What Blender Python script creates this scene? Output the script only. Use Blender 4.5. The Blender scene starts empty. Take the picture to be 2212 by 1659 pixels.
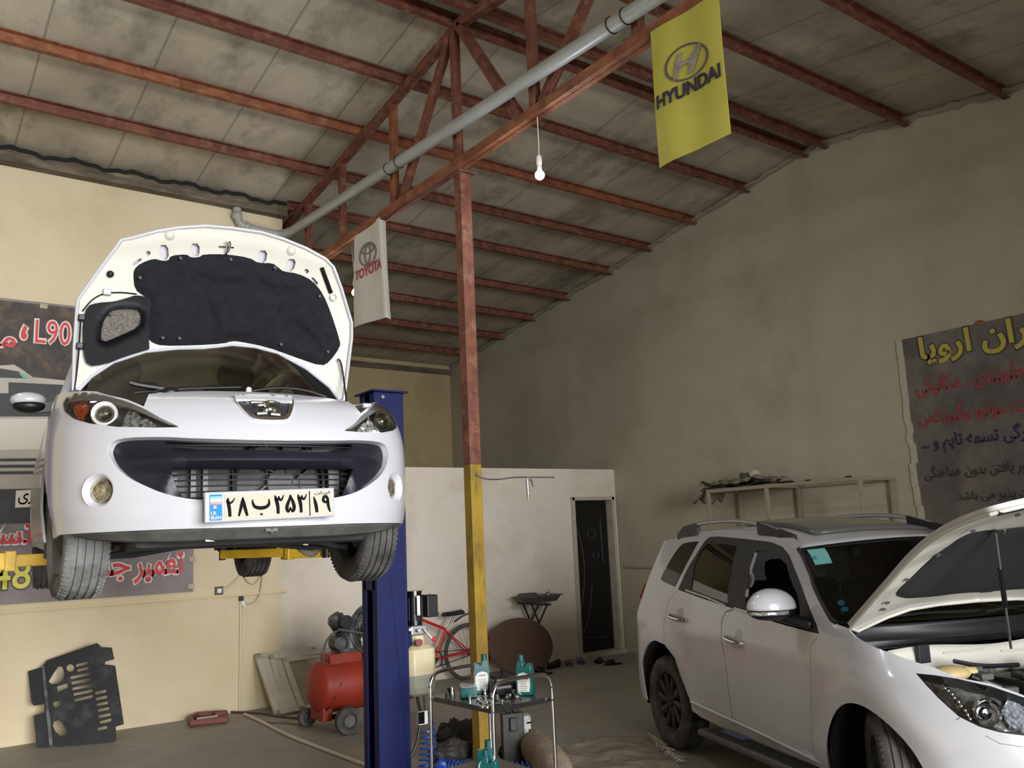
import bpy, bmesh, math, random, re
import numpy as np
from mathutils import Vector, Matrix, Euler
from mathutils import noise
from mathutils.geometry import delaunay_2d_cdt, tessellate_polygon

# ------------------------------------------------------------------ camera, light, exposure
random.seed(7)
SC = bpy.context.scene
COL = SC.collection
FPX = 1896.24; CX = 1106.0; CY = 829.5
CAM = Vector((0, 0, 1.75))
YAW, PIT, ROL = 0.6293604, 0.17221718, -0.04354852
_f = Vector((math.sin(YAW) * math.cos(PIT), math.cos(YAW) * math.cos(PIT), math.sin(PIT)))
_r = Vector((math.cos(YAW), -math.sin(YAW), 0)); _u = _r.cross(_f)
CR = _r * math.cos(ROL) + _u * math.sin(ROL); CU = CR.cross(_f); CF = _f
cd = bpy.data.cameras.new('camera'); cam = bpy.data.objects.new('camera', cd); COL.objects.link(cam)
cd.sensor_width = 36; cd.lens = FPX / 2212 * 36; cd.clip_start = 0.05; cd.clip_end = 200
mw = Matrix((CR, CU, -CF)).transposed().to_4x4(); mw.translation = CAM; cam.matrix_world = mw
SC.camera = cam
vs = SC.view_settings
vs.view_transform = 'Standard'; vs.look = 'None'; vs.gamma = 1; vs.use_curve_mapping = False; vs.exposure = 0.14

w = bpy.data.worlds.new('world'); SC.world = w; w.use_nodes = True
w.node_tree.nodes['Background'].inputs[0].default_value = (0.95, 0.98, 1.0, 1)
w.node_tree.nodes['Background'].inputs[1].default_value = 0.10

def area(name, loc, target, sx, sy, power, color=(1, 1, 1)):
    l = bpy.data.lights.new(name, 'AREA'); l.shape = 'RECTANGLE'; l.size = sx; l.size_y = sy; l.energy = power; l.color = color
    o = bpy.data.objects.new(name, l); COL.objects.link(o); o.location = loc
    o.rotation_euler = (Vector(target) - Vector(loc)).to_track_quat('-Z', 'Y').to_euler()
    return o
def point(name, loc, power, r=0.04, color=(1, 1, 1)):
    l = bpy.data.lights.new(name, 'POINT'); l.energy = power; l.shadow_soft_size = r; l.color = color
    o = bpy.data.objects.new(name, l); COL.objects.link(o); o.location = loc; return o
area('daylight_gate', (2.0, -10.0, 3.2), (1.0, 8.0, 2.2), 9.0, 5.5, 3900, (0.98, 0.985, 1.0))

# ------------------------------------------------------------------ pixel / geometry helpers
def ray(px, py): return CR * ((px - CX) / FPX) - CU * ((py - CY) / FPX) + CF
def at(px, py, X=None, Y=None, Z=None):
    """point of the room seen at a photo pixel on the plane X=, Y= or Z="""
    d = ray(px, py)
    t = (X - CAM.x) / d.x if X is not None else (Y - CAM.y) / d.y if Y is not None else (Z - CAM.z) / d.z
    return CAM + d * t
V = Vector
def lerp(a, b, t): return a + (b - a) * t
def interp(x, xs, ys):
    return float(np.interp(x, xs, ys))

class MB:
    """collects shapes, links them as ONE mesh object"""
    def __init__(s): s.v = []; s.f = []
    def add(s, vs_, fs):
        o = len(s.v); s.v += [tuple(p) for p in vs_]; s.f += [tuple(i + o for i in f) for f in fs]; return s
    def box(s, c, d, rot=None, taper=1.0):
        c = V(c); h = V(d) / 2; R = rot if rot is not None else Matrix.Identity(3)
        vs_ = []
        for z in (-1, 1):
            k = taper if z > 0 else 1
            for x, y in ((-1, -1), (1, -1), (1, 1), (-1, 1)): vs_.append(c + R @ V((x * h.x * k, y * h.y * k, z * h.z)))
        return s.add(vs_, [(3, 2, 1, 0), (4, 5, 6, 7), (0, 1, 5, 4), (1, 2, 6, 5), (2, 3, 7, 6), (3, 0, 4, 7)])
    def beam(s, a, b, wx, wy, up=(0, 0, 1)):
        a = V(a); b = V(b); d = (b - a); L = d.length; d.normalize(); up = V(up)
        x = d.cross(up)
        if x.length < 1e-4: x = d.cross(V((1, 0, 0)))
        x.normalize(); y = x.cross(d)
        R = Matrix((x, y, d)).transposed()
        return s.box((a + b) / 2, (wx, wy, L), R)
    def channel(s, a, b, wx, wy, t, up=(0, 0, 1)):
        """a C section: web plus two flanges, open towards +x side"""
        a = V(a); b = V(b); d = (b - a).normalized(); x = d.cross(V(up)).normalized(); y = x.cross(d)
        s.beam(a - x * (wx / 2 - t / 2), b - x * (wx / 2 - t / 2), t, wy, up)
        for k in (-1, 1): s.beam(a + y * k * (wy / 2 - t / 2) + x * t / 2, b + y * k * (wy / 2 - t / 2) + x * t / 2, wx - t, t, up)
        return s
    def cyl(s, a, b, r, r2=None, n=16, caps=True):
        a = V(a); b = V(b); r2 = r if r2 is None else r2; d = (b - a).normalized()
        x = d.orthogonal().normalized(); y = d.cross(x)
        vs_ = [p + (x * math.cos(2 * math.pi * i / n) + y * math.sin(2 * math.pi * i / n)) * q for p, q in ((a, r), (b, r2)) for i in range(n)]
        fs = [(i, (i + 1) % n, n + (i + 1) % n, n + i) for i in range(n)]
        if caps: fs += [tuple(range(n - 1, -1, -1)), tuple(range(n, 2 * n))]
        return s.add(vs_, fs)
    def tube(s, pts, r, n=8, closed=False, smooth=0):
        pts = [V(p) for p in pts]
        for _ in range(smooth):
            q = []
            m = len(pts)
            rng = range(m) if closed else range(m - 1)
            if not closed: q.append(pts[0])
            for i in rng:
                a, b = pts[i], pts[(i + 1) % m]; q += [a.lerp(b, .25), a.lerp(b, .75)]
            if not closed: q.append(pts[-1])
            pts = q
        m = len(pts); vs_ = []; fs = []
        t0 = (pts[1] - pts[0]).normalized(); nx = t0.orthogonal().normalized()
        for i, p in enumerate(pts):
            if closed: t = (pts[(i + 1) % m] - pts[i - 1]).normalized()
            else: t = (pts[min(i + 1, m - 1)] - pts[max(i - 1, 0)]).normalized()
            nx = (nx - t * nx.dot(t)).normalized(); ny = t.cross(nx)
            rr = r[i] if isinstance(r, (list, tuple)) and len(r) == m else (r if not isinstance(r, (list, tuple)) else r[0])
            for k in range(n):
                a = 2 * math.pi * k / n; vs_.append(p + (nx * math.cos(a) + ny * math.sin(a)) * rr)
        for i in range(m if closed else m - 1):
            j = (i + 1) % m
            for k in range(n): fs.append((i * n + k, i * n + (k + 1) % n, j * n + (k + 1) % n, j * n + k))
        if not closed: fs += [tuple(range(n - 1, -1, -1)), tuple(range((m - 1) * n, m * n))]
        return s.add(vs_, fs)
    def lathe(s, prof, c=(0, 0, 0), axis=(0, 0, 1), n=32, xdir=None, sweep=2 * math.pi):
        """prof: list of (radius, height along axis)"""
        c = V(c); ax = V(axis).normalized(); x = V(xdir).normalized() if xdir is not None else ax.orthogonal().normalized(); y = ax.cross(x)
        vs_ = []; fs = []; full = abs(sweep - 2 * math.pi) < 1e-6; nn = n if full else n + 1
        for r, h in prof:
            for i in range(nn):
                a = sweep * i / n; vs_.append(c + ax * h + (x * math.cos(a) + y * math.sin(a)) * max(r, 1e-5))
        for j in range(len(prof) - 1):
            for i in range(n):
                k = (i + 1) % nn; fs.append((j * nn + i, j * nn + k, (j + 1) * nn + k, (j + 1) * nn + i))
        return s.add(vs_, fs)
    def ball(s, c, r, n=16, sc=(1, 1, 1), rot=None):
        prof = [(r * math.sin(math.pi * i / (n // 2)), -r * math.cos(math.pi * i / (n // 2))) for i in range(n // 2 + 1)]
        o = len(s.v); s.lathe(prof, (0, 0, 0), (0, 0, 1), n)
        R = rot if rot is not None else Matrix.Identity(3); c = V(c)
        for i in range(o, len(s.v)):
            p = s.v[i]; s.v[i] = tuple(c + R @ V((p[0] * sc[0], p[1] * sc[1], p[2] * sc[2])))
        return s
    def prism(s, poly, M, z0, z1):
        """extrude a 2D polygon; M maps (u,v,w) to 3D"""
        n = len(poly); vs_ = [M @ V((p[0], p[1], z)) for z in (z0, z1) for p in poly]
        tri = tessellate_polygon([[V((p[0], p[1], 0)) for p in poly]])
        fs = [tuple(reversed(t)) for t in tri] + [tuple(i + n for i in t) for t in tri]
        fs += [(i, (i + 1) % n, n + (i + 1) % n, n + i) for i in range(n)]
        return s.add(vs_, fs)
    def grid(s, fn, nu, nv, closed_u=False):
        vs_ = [fn(i / (nu if closed_u else nu - 1), j / (nv - 1)) for j in range(nv) for i in range(nu)]
        fs = []
        for j in range(nv - 1):
            for i in range(nu if closed_u else nu - 1):
                k = (i + 1) % nu; fs.append((j * nu + i, j * nu + k, (j + 1) * nu + k, (j + 1) * nu + i))
        return s.add(vs_, fs)
    def xf(s, M):
        s.v = [tuple(M @ V(p)) for p in s.v]; return s
    def build(s, name, m, parent=None, smooth=True, angle=35, bevel=0, sub=0, solid=0, fix=True):
        me = bpy.data.meshes.new(name); me.from_pydata(s.v, [], s.f)
        if fix:
            bm = bmesh.new(); bm.from_mesh(me); bmesh.ops.remove_doubles(bm, verts=bm.verts, dist=1e-5)
            bmesh.ops.recalc_face_normals(bm, faces=bm.faces); bm.to_mesh(me); bm.free()
        me.validate(); me.update()
        o = bpy.data.objects.new(name, me); COL.objects.link(o); me.materials.append(m)
        if parent is not None: o.parent = parent
        if smooth:
            for p in me.polygons: p.use_smooth = True
            if angle < 180: me.set_sharp_from_angle(angle=math.radians(angle))
        if solid: b = o.modifiers.new('s', 'SOLIDIFY'); b.thickness = solid; b.offset = 0
        if bevel: b = o.modifiers.new('b', 'BEVEL'); b.width = bevel; b.segments = 2; b.limit_method = 'ANGLE'; b.angle_limit = math.radians(40)
        if sub: b = o.modifiers.new('u', 'SUBSURF'); b.levels = sub; b.render_levels = sub
        return o

def split(o):
    """one object per connected piece, all with the same name, parent and material"""
    me = o.data; n = len(me.vertices); par = list(range(n))
    def find(i):
        while par[i] != i: par[i] = par[par[i]]; i = par[i]
        return i
    for e in me.edges:
        a, b = find(e.vertices[0]), find(e.vertices[1])
        if a != b: par[a] = b
    groups = {}
    for p in me.polygons: groups.setdefault(find(p.vertices[0]), []).append(p)
    if len(groups) < 2: return [o]
    name = re.sub(r'\.\d+$', '', o.name); outs = []
    for ps in groups.values():
        idx = sorted({v for p in ps for v in p.vertices}); mp = {v: i for i, v in enumerate(idx)}
        m2 = bpy.data.meshes.new(name); m2.from_pydata([me.vertices[v].co[:] for v in idx], [], [tuple(mp[v] for v in p.vertices) for p in ps]); m2.update()
        sm = ps[0].use_smooth
        for p in m2.polygons: p.use_smooth = sm
        if sm: m2.set_sharp_from_angle(angle=math.radians(35))
        m2.materials.append(me.materials[0]); ob = bpy.data.objects.new(name, m2); COL.objects.link(ob); ob.parent = o.parent; outs.append(ob)
        for md in o.modifiers:
            k = ob.modifiers.new(md.name, md.type)
            for q in ('width', 'segments', 'limit_method', 'angle_limit', 'thickness', 'offset'):
                if hasattr(md, q): setattr(k, q, getattr(md, q))
    bpy.data.objects.remove(o); return outs
def tag(o, label=None, cat=None, group=None, kind=None):
    if label: o['label'] = label
    if cat: o['category'] = cat
    if group: o['group'] = group
    if kind: o['kind'] = kind
    return o
def empty(name, loc, label, cat, group=None, rz=0):
    o = bpy.data.objects.new(name, None); COL.objects.link(o); o.location = loc; o.rotation_euler = (0, 0, rz); o.empty_display_size = .1
    return tag(o, label, cat, group)
def inv(o):
    """world -> local matrix of a thing built in world coordinates"""
    M = Matrix.Translation(o.location) @ o.rotation_euler.to_matrix().to_4x4()
    return M.inverted()

# ---- patches: a 2D outline with holes, filled with a fine grid and laid on a curved surface
def inside(P, poly):
    x, y = P[:, 0], P[:, 1]; r = np.zeros(len(P), bool); a = np.asarray(poly, float); b = np.roll(a, -1, 0)
    for (x0, y0), (x1, y1) in zip(a, b):
        c = (y0 > y) != (y1 > y)
        if c.any():
            with np.errstate(all='ignore'): r ^= c & (x < (x1 - x0) * (y - y0) / (y1 - y0 + 1e-30) + x0)
    return r
def seg_dist(P, poly):
    a = np.asarray(poly, float); b = np.roll(a, -1, 0); d = np.full(len(P), 1e9)
    for p, q in zip(a, b):
        e = q - p; L = e @ e
        if L < 1e-14: continue
        t = np.clip(((P - p) @ e) / L, 0, 1); d = np.minimum(d, np.linalg.norm(P - p - t[:, None] * e, axis=1))
    return d
def resample(poly, step, closed=True):
    out = []; n = len(poly)
    for i in range(n if closed else n - 1):
        a = np.array(poly[i], float); b = np.array(poly[(i + 1) % n], float); k = max(1, int(np.linalg.norm(b - a) / step))
        for j in range(k): out.append(tuple(a + (b - a) * j / k))
    if not closed: out.append(tuple(poly[-1]))
    return out
def rounded(poly, it=2, keep=()):
    """corner cutting, corners listed in keep stay sharp"""
    pts = [(tuple(p), i in keep) for i, p in enumerate(poly)]
    for _ in range(it):
        q = []; n = len(pts)
        for i in range(n):
            (p, k) = pts[i]
            if k: q.append((p, True)); continue
            a = pts[i - 1][0]; b = pts[(i + 1) % n][0]
            q.append(((p[0] * .75 + a[0] * .25, p[1] * .75 + a[1] * .25), False)); q.append(((p[0] * .75 + b[0] * .25, p[1] * .75 + b[1] * .25), False))
        pts = q
    return [p for p, k in pts]
def smooth_line(pts, it=2):
    pts = [np.array(p, float) for p in pts]
    for _ in range(it):
        q = [pts[0]]
        for a, b in zip(pts[:-1], pts[1:]): q += [a * .75 + b * .25, a * .25 + b * .75]
        q.append(pts[-1]); pts = q
    return [tuple(p) for p in pts]
def mirror(half):
    """closed outline from a half outline given from top centre round to bottom centre on the negative side"""
    return list(half) + [(-x, y) for x, y in reversed(half) if abs(x) > 1e-6]
def circ(cx, cy, r, n=28, ry=None, a0=0):
    return [(cx + r * math.cos(a0 + 2 * math.pi * i / n), cy + (ry or r) * math.sin(a0 + 2 * math.pi * i / n)) for i in range(n)]

def patch(name, m, parent, outline, holes, surf, step=.03, thick=.004, flip=False, off=0.0, jitter=0, relief=None, rim=True):
    """surf(u,v) -> Vector; front side is the side of the finite-difference normal (or flipped)"""
    ol = resample(outline, step); hs = [resample(h, step) for h in holes]
    a = np.array(ol); mn, mx = a.min(0), a.max(0)
    gx = np.arange(mn[0] + step / 2, mx[0], step); gy = np.arange(mn[1] + step / 2, mx[1], step)
    G = np.array([(x, y) for y in gy for x in gx]) if len(gx) and len(gy) else np.zeros((0, 2))
    if len(G):
        k = inside(G, ol) & (seg_dist(G, ol) > step * .45)
        for h in hs: k &= ~inside(G, h) & (seg_dist(G, h) > step * .45)
        G = G[k]
    pts = [V(p) for p in ol]; edges = [(i, (i + 1) % len(ol)) for i in range(len(ol))]
    for h in hs:
        b0 = len(pts); pts += [V(p) for p in h]; edges += [(b0 + i, b0 + (i + 1) % len(h)) for i in range(len(h))]
    pts += [V((p[0], p[1])) for p in G]
    ov, oe, of, *_ = delaunay_2d_cdt(pts, edges, [], 0, 1e-6)
    P2 = np.array([(p.x, p.y) for p in ov]); F = np.array([f[:3] for f in of if len(f) == 3])
    cen = P2[F].mean(1); k = inside(cen, ol)
    for h in hs: k &= ~inside(cen, h)
    F = F[k]
    e = 1e-3; sg = -1 if flip else 1
    P3 = []; N3 = []
    for x, y in P2:
        p = surf(x, y); du = surf(x + e, y) - surf(x - e, y); dv = surf(x, y + e) - surf(x, y - e); n = du.cross(dv)
        n = n.normalized() * sg if n.length > 1e-14 else V((0, 0, 1)); 
        o = off + (relief(x, y) if relief else 0)
        P3.append(p + n * o); N3.append(n)
    if flip: F = F[:, ::-1]
    n = len(P3)
    verts = [tuple(p) for p in P3]; faces = [tuple(int(i) for i in f) for f in F]
    if thick:
        verts += [tuple(p - q * thick) for p, q in zip(P3, N3)]; faces += [tuple(int(i) + n for i in f[::-1]) for f in F]
        cnt = {}
        for f in F:
            for i in range(3):
                d = (int(f[i]), int(f[(i + 1) % 3])); cnt[d] = cnt.get(d, 0) + 1
        for (i, j) in list(cnt):
            if (j, i) not in cnt: faces.append((j, i, i + n, j + n))
    me = bpy.data.meshes.new(name); me.from_pydata(verts, [], faces); me.update()
    for p in me.polygons: p.use_smooth = True
    me.set_sharp_from_angle(angle=math.radians(50))
    me.materials.append(m)
    o = bpy.data.objects.new(name, me); COL.objects.link(o)
    if parent is not None: o.parent = parent
    return o

# ---- lettering
AR = {'ا': (0xFE8D, 2), 'آ': (0xFE81, 2), 'ب': (0xFE8F, 4), 'پ': (0xFB56, 4), 'ت': (0xFE95, 4), 'ج': (0xFE9D, 4), 'خ': (0xFEA5, 4), 'د': (0xFEA9, 2),
      'ذ': (0xFEAB, 2), 'ر': (0xFEAD, 2), 'ز': (0xFEAF, 2), 'س': (0xFEB1, 4), 'ش': (0xFEB5, 4), 'ض': (0xFEBD, 4), 'ع': (0xFEC9, 4), 'ف': (0xFED1, 4), 'ک': (0xFB8E, 4), 'گ': (0xFB92, 4),
      'ل': (0xFEDD, 4), 'م': (0xFEE1, 4), 'ن': (0xFEE5, 4), 'ه': (0xFEE9, 4), 'و': (0xFEED, 2), 'ی': (0xFBFC, 4)}
def shape(t):
    """joined letter forms, reversed for left-to-right layout"""
    out = []
    for i, ch in enumerate(t):
        if ch not in AR: out.append(ch); continue
        b, n = AR[ch]
        prv = i > 0 and t[i - 1] in AR and AR[t[i - 1]][1] == 4
        nxt = n == 4 and i + 1 < len(t) and t[i + 1] in AR
        out.append(chr(b + (3 if prv and nxt else 2 if nxt else 1 if prv else 0)))
    return ''.join(reversed(out))
def text(name, s, m, parent, org, xd, yd, wid, hei, bold=0.0, lift=0.002, rtl=False, shear=0, thick=.0006):
    """text fitted in a box wid x hei whose lower left corner is org, lying in the plane xd, yd"""
    cu = bpy.data.curves.new('t', 'FONT'); cu.body = shape(s) if rtl else s; cu.offset = bold; cu.resolution_u = 3; cu.shear = shear
    o = bpy.data.objects.new('t', cu); COL.objects.link(o)
    me = bpy.data.meshes.new_from_object(o.evaluated_get(bpy.context.evaluated_depsgraph_get()))
    bpy.data.objects.remove(o); bpy.data.curves.remove(cu)
    co = np.array([v.co[:] for v in me.vertices]); mn, mx = co.min(0), co.max(0)
    xd = V(xd).normalized(); yd = V(yd).normalized(); n = xd.cross(yd); org = V(org)
    for v in me.vertices:
        a = (v.co.x - mn[0]) / (mx[0] - mn[0]) * wid; b = (v.co.y - mn[1]) / (mx[1] - mn[1]) * hei
        v.co = org + xd * a + yd * b + n * lift
    me.name = name; me.materials.clear(); me.materials.append(m); me.update()
    ob = bpy.data.objects.new(name, me); COL.objects.link(ob)
    if parent is not None: ob.parent = parent
    if thick:
        b = ob.modifiers.new('s', 'SOLIDIFY'); b.thickness = thick; b.offset = 1
    return ob

# ------------------------------------------------------------------ materials
def sr(c):
    """sRGB 0-255 to linear"""
    return tuple((x / 255 / 12.92 if x / 255 <= .04045 else ((x / 255 + .055) / 1.055) ** 2.4) for x in c)
def mat(name, rgb, rough=.5, metal=0, var=0.0, scale=6, rgb2=None, bump=0, bscale=40, coat=0, spec=.5, emit=None, estr=0, trans=0, alpha=1, ior=1.45, dirt=None, dirt_amt=.5, dscale=3, rvar=0, stretch=(1, 1, 1)):
    m = bpy.data.materials.new(name); m.use_nodes = True; nt = m.node_tree; N = nt.nodes; L = nt.links
    b = N['Principled BSDF']; c = sr(rgb) + (1,)
    b.inputs['Base Color'].default_value = c; b.inputs['Roughness'].default_value = rough; b.inputs['Metallic'].default_value = metal
    b.inputs['Coat Weight'].default_value = coat; b.inputs['Coat Roughness'].default_value = .12
    b.inputs['Specular IOR Level'].default_value = spec; b.inputs['Transmission Weight'].default_value = trans; b.inputs['IOR'].default_value = ior; b.inputs['Alpha'].default_value = alpha
    if emit: b.inputs['Emission Color'].default_value = sr(emit) + (1,); b.inputs['Emission Strength'].default_value = estr
    tc = N.new('ShaderNodeTexCoord'); mp = N.new('ShaderNodeMapping'); mp.inputs['Scale'].default_value = stretch
    L.new(tc.outputs['Object'], mp.inputs[0]); src = mp.outputs[0]
    col = None
    if var or rgb2:
        n = N.new('ShaderNodeTexNoise'); n.inputs['Scale'].default_value = scale; n.inputs['Detail'].default_value = 6; n.inputs['Roughness'].default_value = .6; L.new(src, n.inputs['Vector'])
        r = N.new('ShaderNodeValToRGB'); r.color_ramp.elements[0].position = .35; r.color_ramp.elements[1].position = .68
        c2 = sr(rgb2) + (1,) if rgb2 else tuple(x * (1 - var) for x in c[:3]) + (1,)
        r.color_ramp.elements[0].color = c2; r.color_ramp.elements[1].color = c
        L.new(n.outputs['Fac'], r.inputs[0]); col = r.outputs[0]
    if dirt:
        n = N.new('ShaderNodeTexNoise'); n.inputs['Scale'].default_value = dscale; n.inputs['Detail'].default_value = 8; n.inputs['Roughness'].default_value = .7; L.new(src, n.inputs['Vector'])
        r = N.new('ShaderNodeValToRGB'); r.color_ramp.elements[0].position = .5; r.color_ramp.elements[1].position = .72
        r.color_ramp.elements[0].color = (0, 0, 0, 1); r.color_ramp.elements[1].color = (dirt_amt,) * 3 + (1,)
        L.new(n.outputs['Fac'], r.inputs[0])
        x = N.new('ShaderNodeMix'); x.data_type = 'RGBA'; L.new(r.outputs[0], x.inputs['Factor'])
        if col: L.new(col, x.inputs['A'])
        else: x.inputs['A'].default_value = c
        x.inputs['B'].default_value = sr(dirt) + (1,); col = x.outputs['Result']
    if col: L.new(col, b.inputs['Base Color'])
    if bump:
        n = N.new('ShaderNodeTexNoise'); n.inputs['Scale'].default_value = bscale; n.inputs['Detail'].default_value = 5; L.new(src, n.inputs['Vector'])
        k = N.new('ShaderNodeBump'); k.inputs['Strength'].default_value = bump; k.inputs['Distance'].default_value = .02; L.new(n.outputs['Fac'], k.inputs['Height']); L.new(k.outputs[0], b.inputs['Normal'])
    return m
def glass(name, rgb, rough=.02, alpha=.25, spec=.8):
    """thin tinted pane: see-through part plus mirror-like reflection"""
    m = bpy.data.materials.new(name); m.use_nodes = True; nt = m.node_tree; N = nt.nodes; L = nt.links
    N.remove(N['Principled BSDF']); out = N['Material Output']
    t = N.new('ShaderNodeBsdfTransparent'); t.inputs[0].default_value = sr(rgb) + (1,)
    g = N.new('ShaderNodeBsdfGlossy'); g.inputs['Roughness'].default_value = rough; g.inputs[0].default_value = (1, 1, 1, 1)
    f = N.new('ShaderNodeFresnel'); f.inputs[0].default_value = 1.5; mx = N.new('ShaderNodeMixShader')
    mm = N.new('ShaderNodeMath'); mm.operation = 'MULTIPLY_ADD'; mm.inputs[1].default_value = spec; mm.inputs[2].default_value = alpha * .1
    L.new(f.outputs[0], mm.inputs[0]); L.new(mm.outputs[0], mx.inputs[0]); L.new(t.outputs[0], mx.inputs[1]); L.new(g.outputs[0], mx.inputs[2]); L.new(mx.outputs[0], out.inputs[0])
    return m

M_ = {}
M_['paint'] = mat('white_car_paint', (184, 184, 189), .28, coat=1, var=.02, scale=1)
M_['paint_in'] = mat('inner_white_paint', (196, 194, 183), .35, coat=.5, var=.05, scale=3)
M_['suvpaint'] = mat('dusty_white_paint', (186, 186, 190), .3, coat=1, dirt=(154, 151, 145), dirt_amt=.35, dscale=2.2)
M_['black'] = mat('black_plastic', (22, 23, 27), .42, var=.25, scale=8, bump=.05, bscale=200)
M_['bumper'] = mat('dark_bumper_plastic', (28, 29, 37), .36, var=.2, scale=5, spec=.35)
M_['felt'] = mat('black_felt', (33, 34, 39), .95, var=.3, scale=25, bump=.35, bscale=220, spec=.2)
M_['rubber'] = mat('tyre_rubber', (46, 45, 44), .8, rgb2=(84, 82, 78), scale=9, bump=.2, bscale=60)
M_['rubber_light'] = mat('worn_tyre_rubber', (84, 84, 82), .75, rgb2=(130, 132, 130), scale=5, bump=.2, bscale=50, dirt=(28, 28, 28), dirt_amt=.9, dscale=6)
M_['grey_dusty'] = mat('dusty_grey_metal', (96, 95, 92), .6, metal=.2, var=.35, scale=10)
M_['darkgrey'] = mat('dark_underbody', (44, 44, 46), .6, var=.4, scale=7)
M_['chrome'] = mat('chrome', (225, 225, 228), .12, metal=1)
M_['steel'] = mat('brushed_steel', (170, 170, 168), .3, metal=1, var=.2, scale=20)
M_['alu'] = mat('aluminium', (185, 186, 188), .35, metal=.8)
M_['orange'] = mat('orange_lens', (236, 92, 24), .18, coat=1)
M_['redlens'] = mat('red_lens', (150, 30, 30), .2, coat=1)
M_['lens'] = glass('clear_lens', (232, 236, 238), alpha=.3)
M_['wind'] = glass('tinted_windscreen', (176, 178, 150), rough=.14, alpha=.5, spec=.9)
M_['darkglass'] = glass('dark_tinted_glass', (34, 36, 36), alpha=.9)
M_['suvglass'] = glass('suv_windscreen', (120, 126, 120), alpha=.3, spec=.45)
M_['brown'] = mat('red_oxide_paint', (122, 72, 52), .62, rgb2=(88, 50, 38), scale=7, dirt=(168, 132, 100), dirt_amt=.45, dscale=9, bump=.15, bscale=60)
M_['brown2'] = mat('rust_orange_paint', (146, 88, 54), .62, rgb2=(104, 58, 40), scale=6, dirt=(176, 140, 100), dirt_amt=.4, dscale=8, bump=.15, bscale=60)
M_['yellow'] = mat('worn_yellow_paint', (160, 132, 36), .6, rgb2=(124, 98, 30), scale=5, dirt=(64, 52, 30), dirt_amt=.8, dscale=6, stretch=(1, 1, .35))
M_['liftyellow'] = mat('yellow_lift_paint', (226, 182, 40), .45, var=.15, scale=9, dirt=(90, 80, 60), dirt_amt=.5, dscale=8)
M_['blue'] = mat('blue_lift_paint', (14, 22, 70), .5, spec=.25, var=.12, scale=4)
M_['pvc'] = mat('grey_pvc', (158, 160, 156), .4, var=.12, scale=3)
M_['white_plastic'] = mat('white_plastic', (226, 224, 214), .45, var=.06)
M_['cord'] = mat('pale_cord', (176, 168, 150), .7)
M_['dirtywhite'] = mat('dirty_white_paint', (192, 186, 168), .7, rgb2=(160, 152, 132), scale=5, dirt=(110, 96, 74), dirt_amt=.6, dscale=5)
M_['ink'] = mat('black_ink', (12, 11, 13), .7, spec=.1)
M_['red_ink'] = mat('red_ink', (206, 58, 56), .5)
M_['yellow_ink'] = mat('yellow_ink', (224, 222, 40), .5)
M_['white_ink'] = mat('pale_outline_ink', (214, 206, 200), .5)
M_['blue_ink'] = mat('navy_ink', (34, 26, 70), .5)
M_['black_void'] = mat('black_trim', (14, 14, 15), .5)
M_['woodblack'] = mat('black_door_paint', (16, 13, 13), .45, var=.2)
M_['halo'] = mat('white_halo_ring', (240, 240, 236), .4)

# ------------------------------------------------------------------ the room
XR = 9.177; YL = 9.95; YB = 14.7; YP = 10.05
def roof_z(x, y): return 6.28 - .1415 * abs(y - 5.98) + .0125 * (XR - x)      # underside of the purlins
DECK = .125
def struct(o): o['kind'] = 'structure'; return o

def floor_mat():
    m = mat('dusty_concrete', (154, 148, 136), .6, rgb2=(130, 124, 113), scale=1.1, dirt=(86, 81, 72), dirt_amt=.6, dscale=1.1, bump=.12, bscale=18)
    return m
def deck_mat():
    m = mat('stained_deck_sheet', (186, 176, 154), .75, rgb2=(150, 141, 122), scale=1.1, dirt=(86, 82, 70), dirt_amt=.75, dscale=2.0, stretch=(1, .55, 1), bump=.06, bscale=10)
    nt = m.node_tree; N = nt.nodes; L = nt.links; b = N['Principled BSDF']
    # sheet joints: narrow dark lines every 0.9 m along X
    tc = N.new('ShaderNodeTexCoord'); sx = N.new('ShaderNodeSeparateXYZ'); L.new(tc.outputs['Object'], sx.inputs[0])
    md = N.new('ShaderNodeMath'); md.operation = 'MODULO'; md.inputs[1].default_value = .92
    ad = N.new('ShaderNodeMath'); ad.operation = 'ADD'; ad.inputs[1].default_value = 9.2
    L.new(sx.outputs['X'], ad.inputs[0]); L.new(ad.outputs[0], md.inputs[0])
    lt = N.new('ShaderNodeMath'); lt.operation = 'LESS_THAN'; lt.inputs[1].default_value = .02; L.new(md.outputs[0], lt.inputs[0])
    mul = N.new('ShaderNodeMath'); mul.operation = 'MULTIPLY'; mul.inputs[1].default_value = .45; L.new(lt.outputs[0], mul.inputs[0])
    mx = N.new('ShaderNodeMix'); mx.data_type = 'RGBA'; old = b.inputs['Base Color'].links[0].from_socket
    L.new(mul.outputs[0], mx.inputs['Factor']); L.new(old, mx.inputs['A']); mx.inputs['B'].default_value = sr((70, 66, 56)) + (1,)
    L.new(mx.outputs['Result'], b.inputs['Base Color'])
    return m
cream = mat('cream_plaster', (212, 198, 166), .8, rgb2=(202, 187, 153), scale=.9, dirt=(152, 134, 98), dirt_amt=.22, dscale=1.2, bump=.05, bscale=9)
tan = mat('tan_plaster', (182, 164, 124), .85, rgb2=(168, 150, 110), scale=.8, dirt=(128, 112, 80), dirt_amt=.4, dscale=1.0, bump=.05, bscale=9)
greyp = mat('bare_grey_plaster', (172, 165, 144), .9, rgb2=(160, 153, 131), scale=.7, dirt=(134, 127, 106), dirt_amt=.45, dscale=.8, bump=.06, bscale=7)
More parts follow.
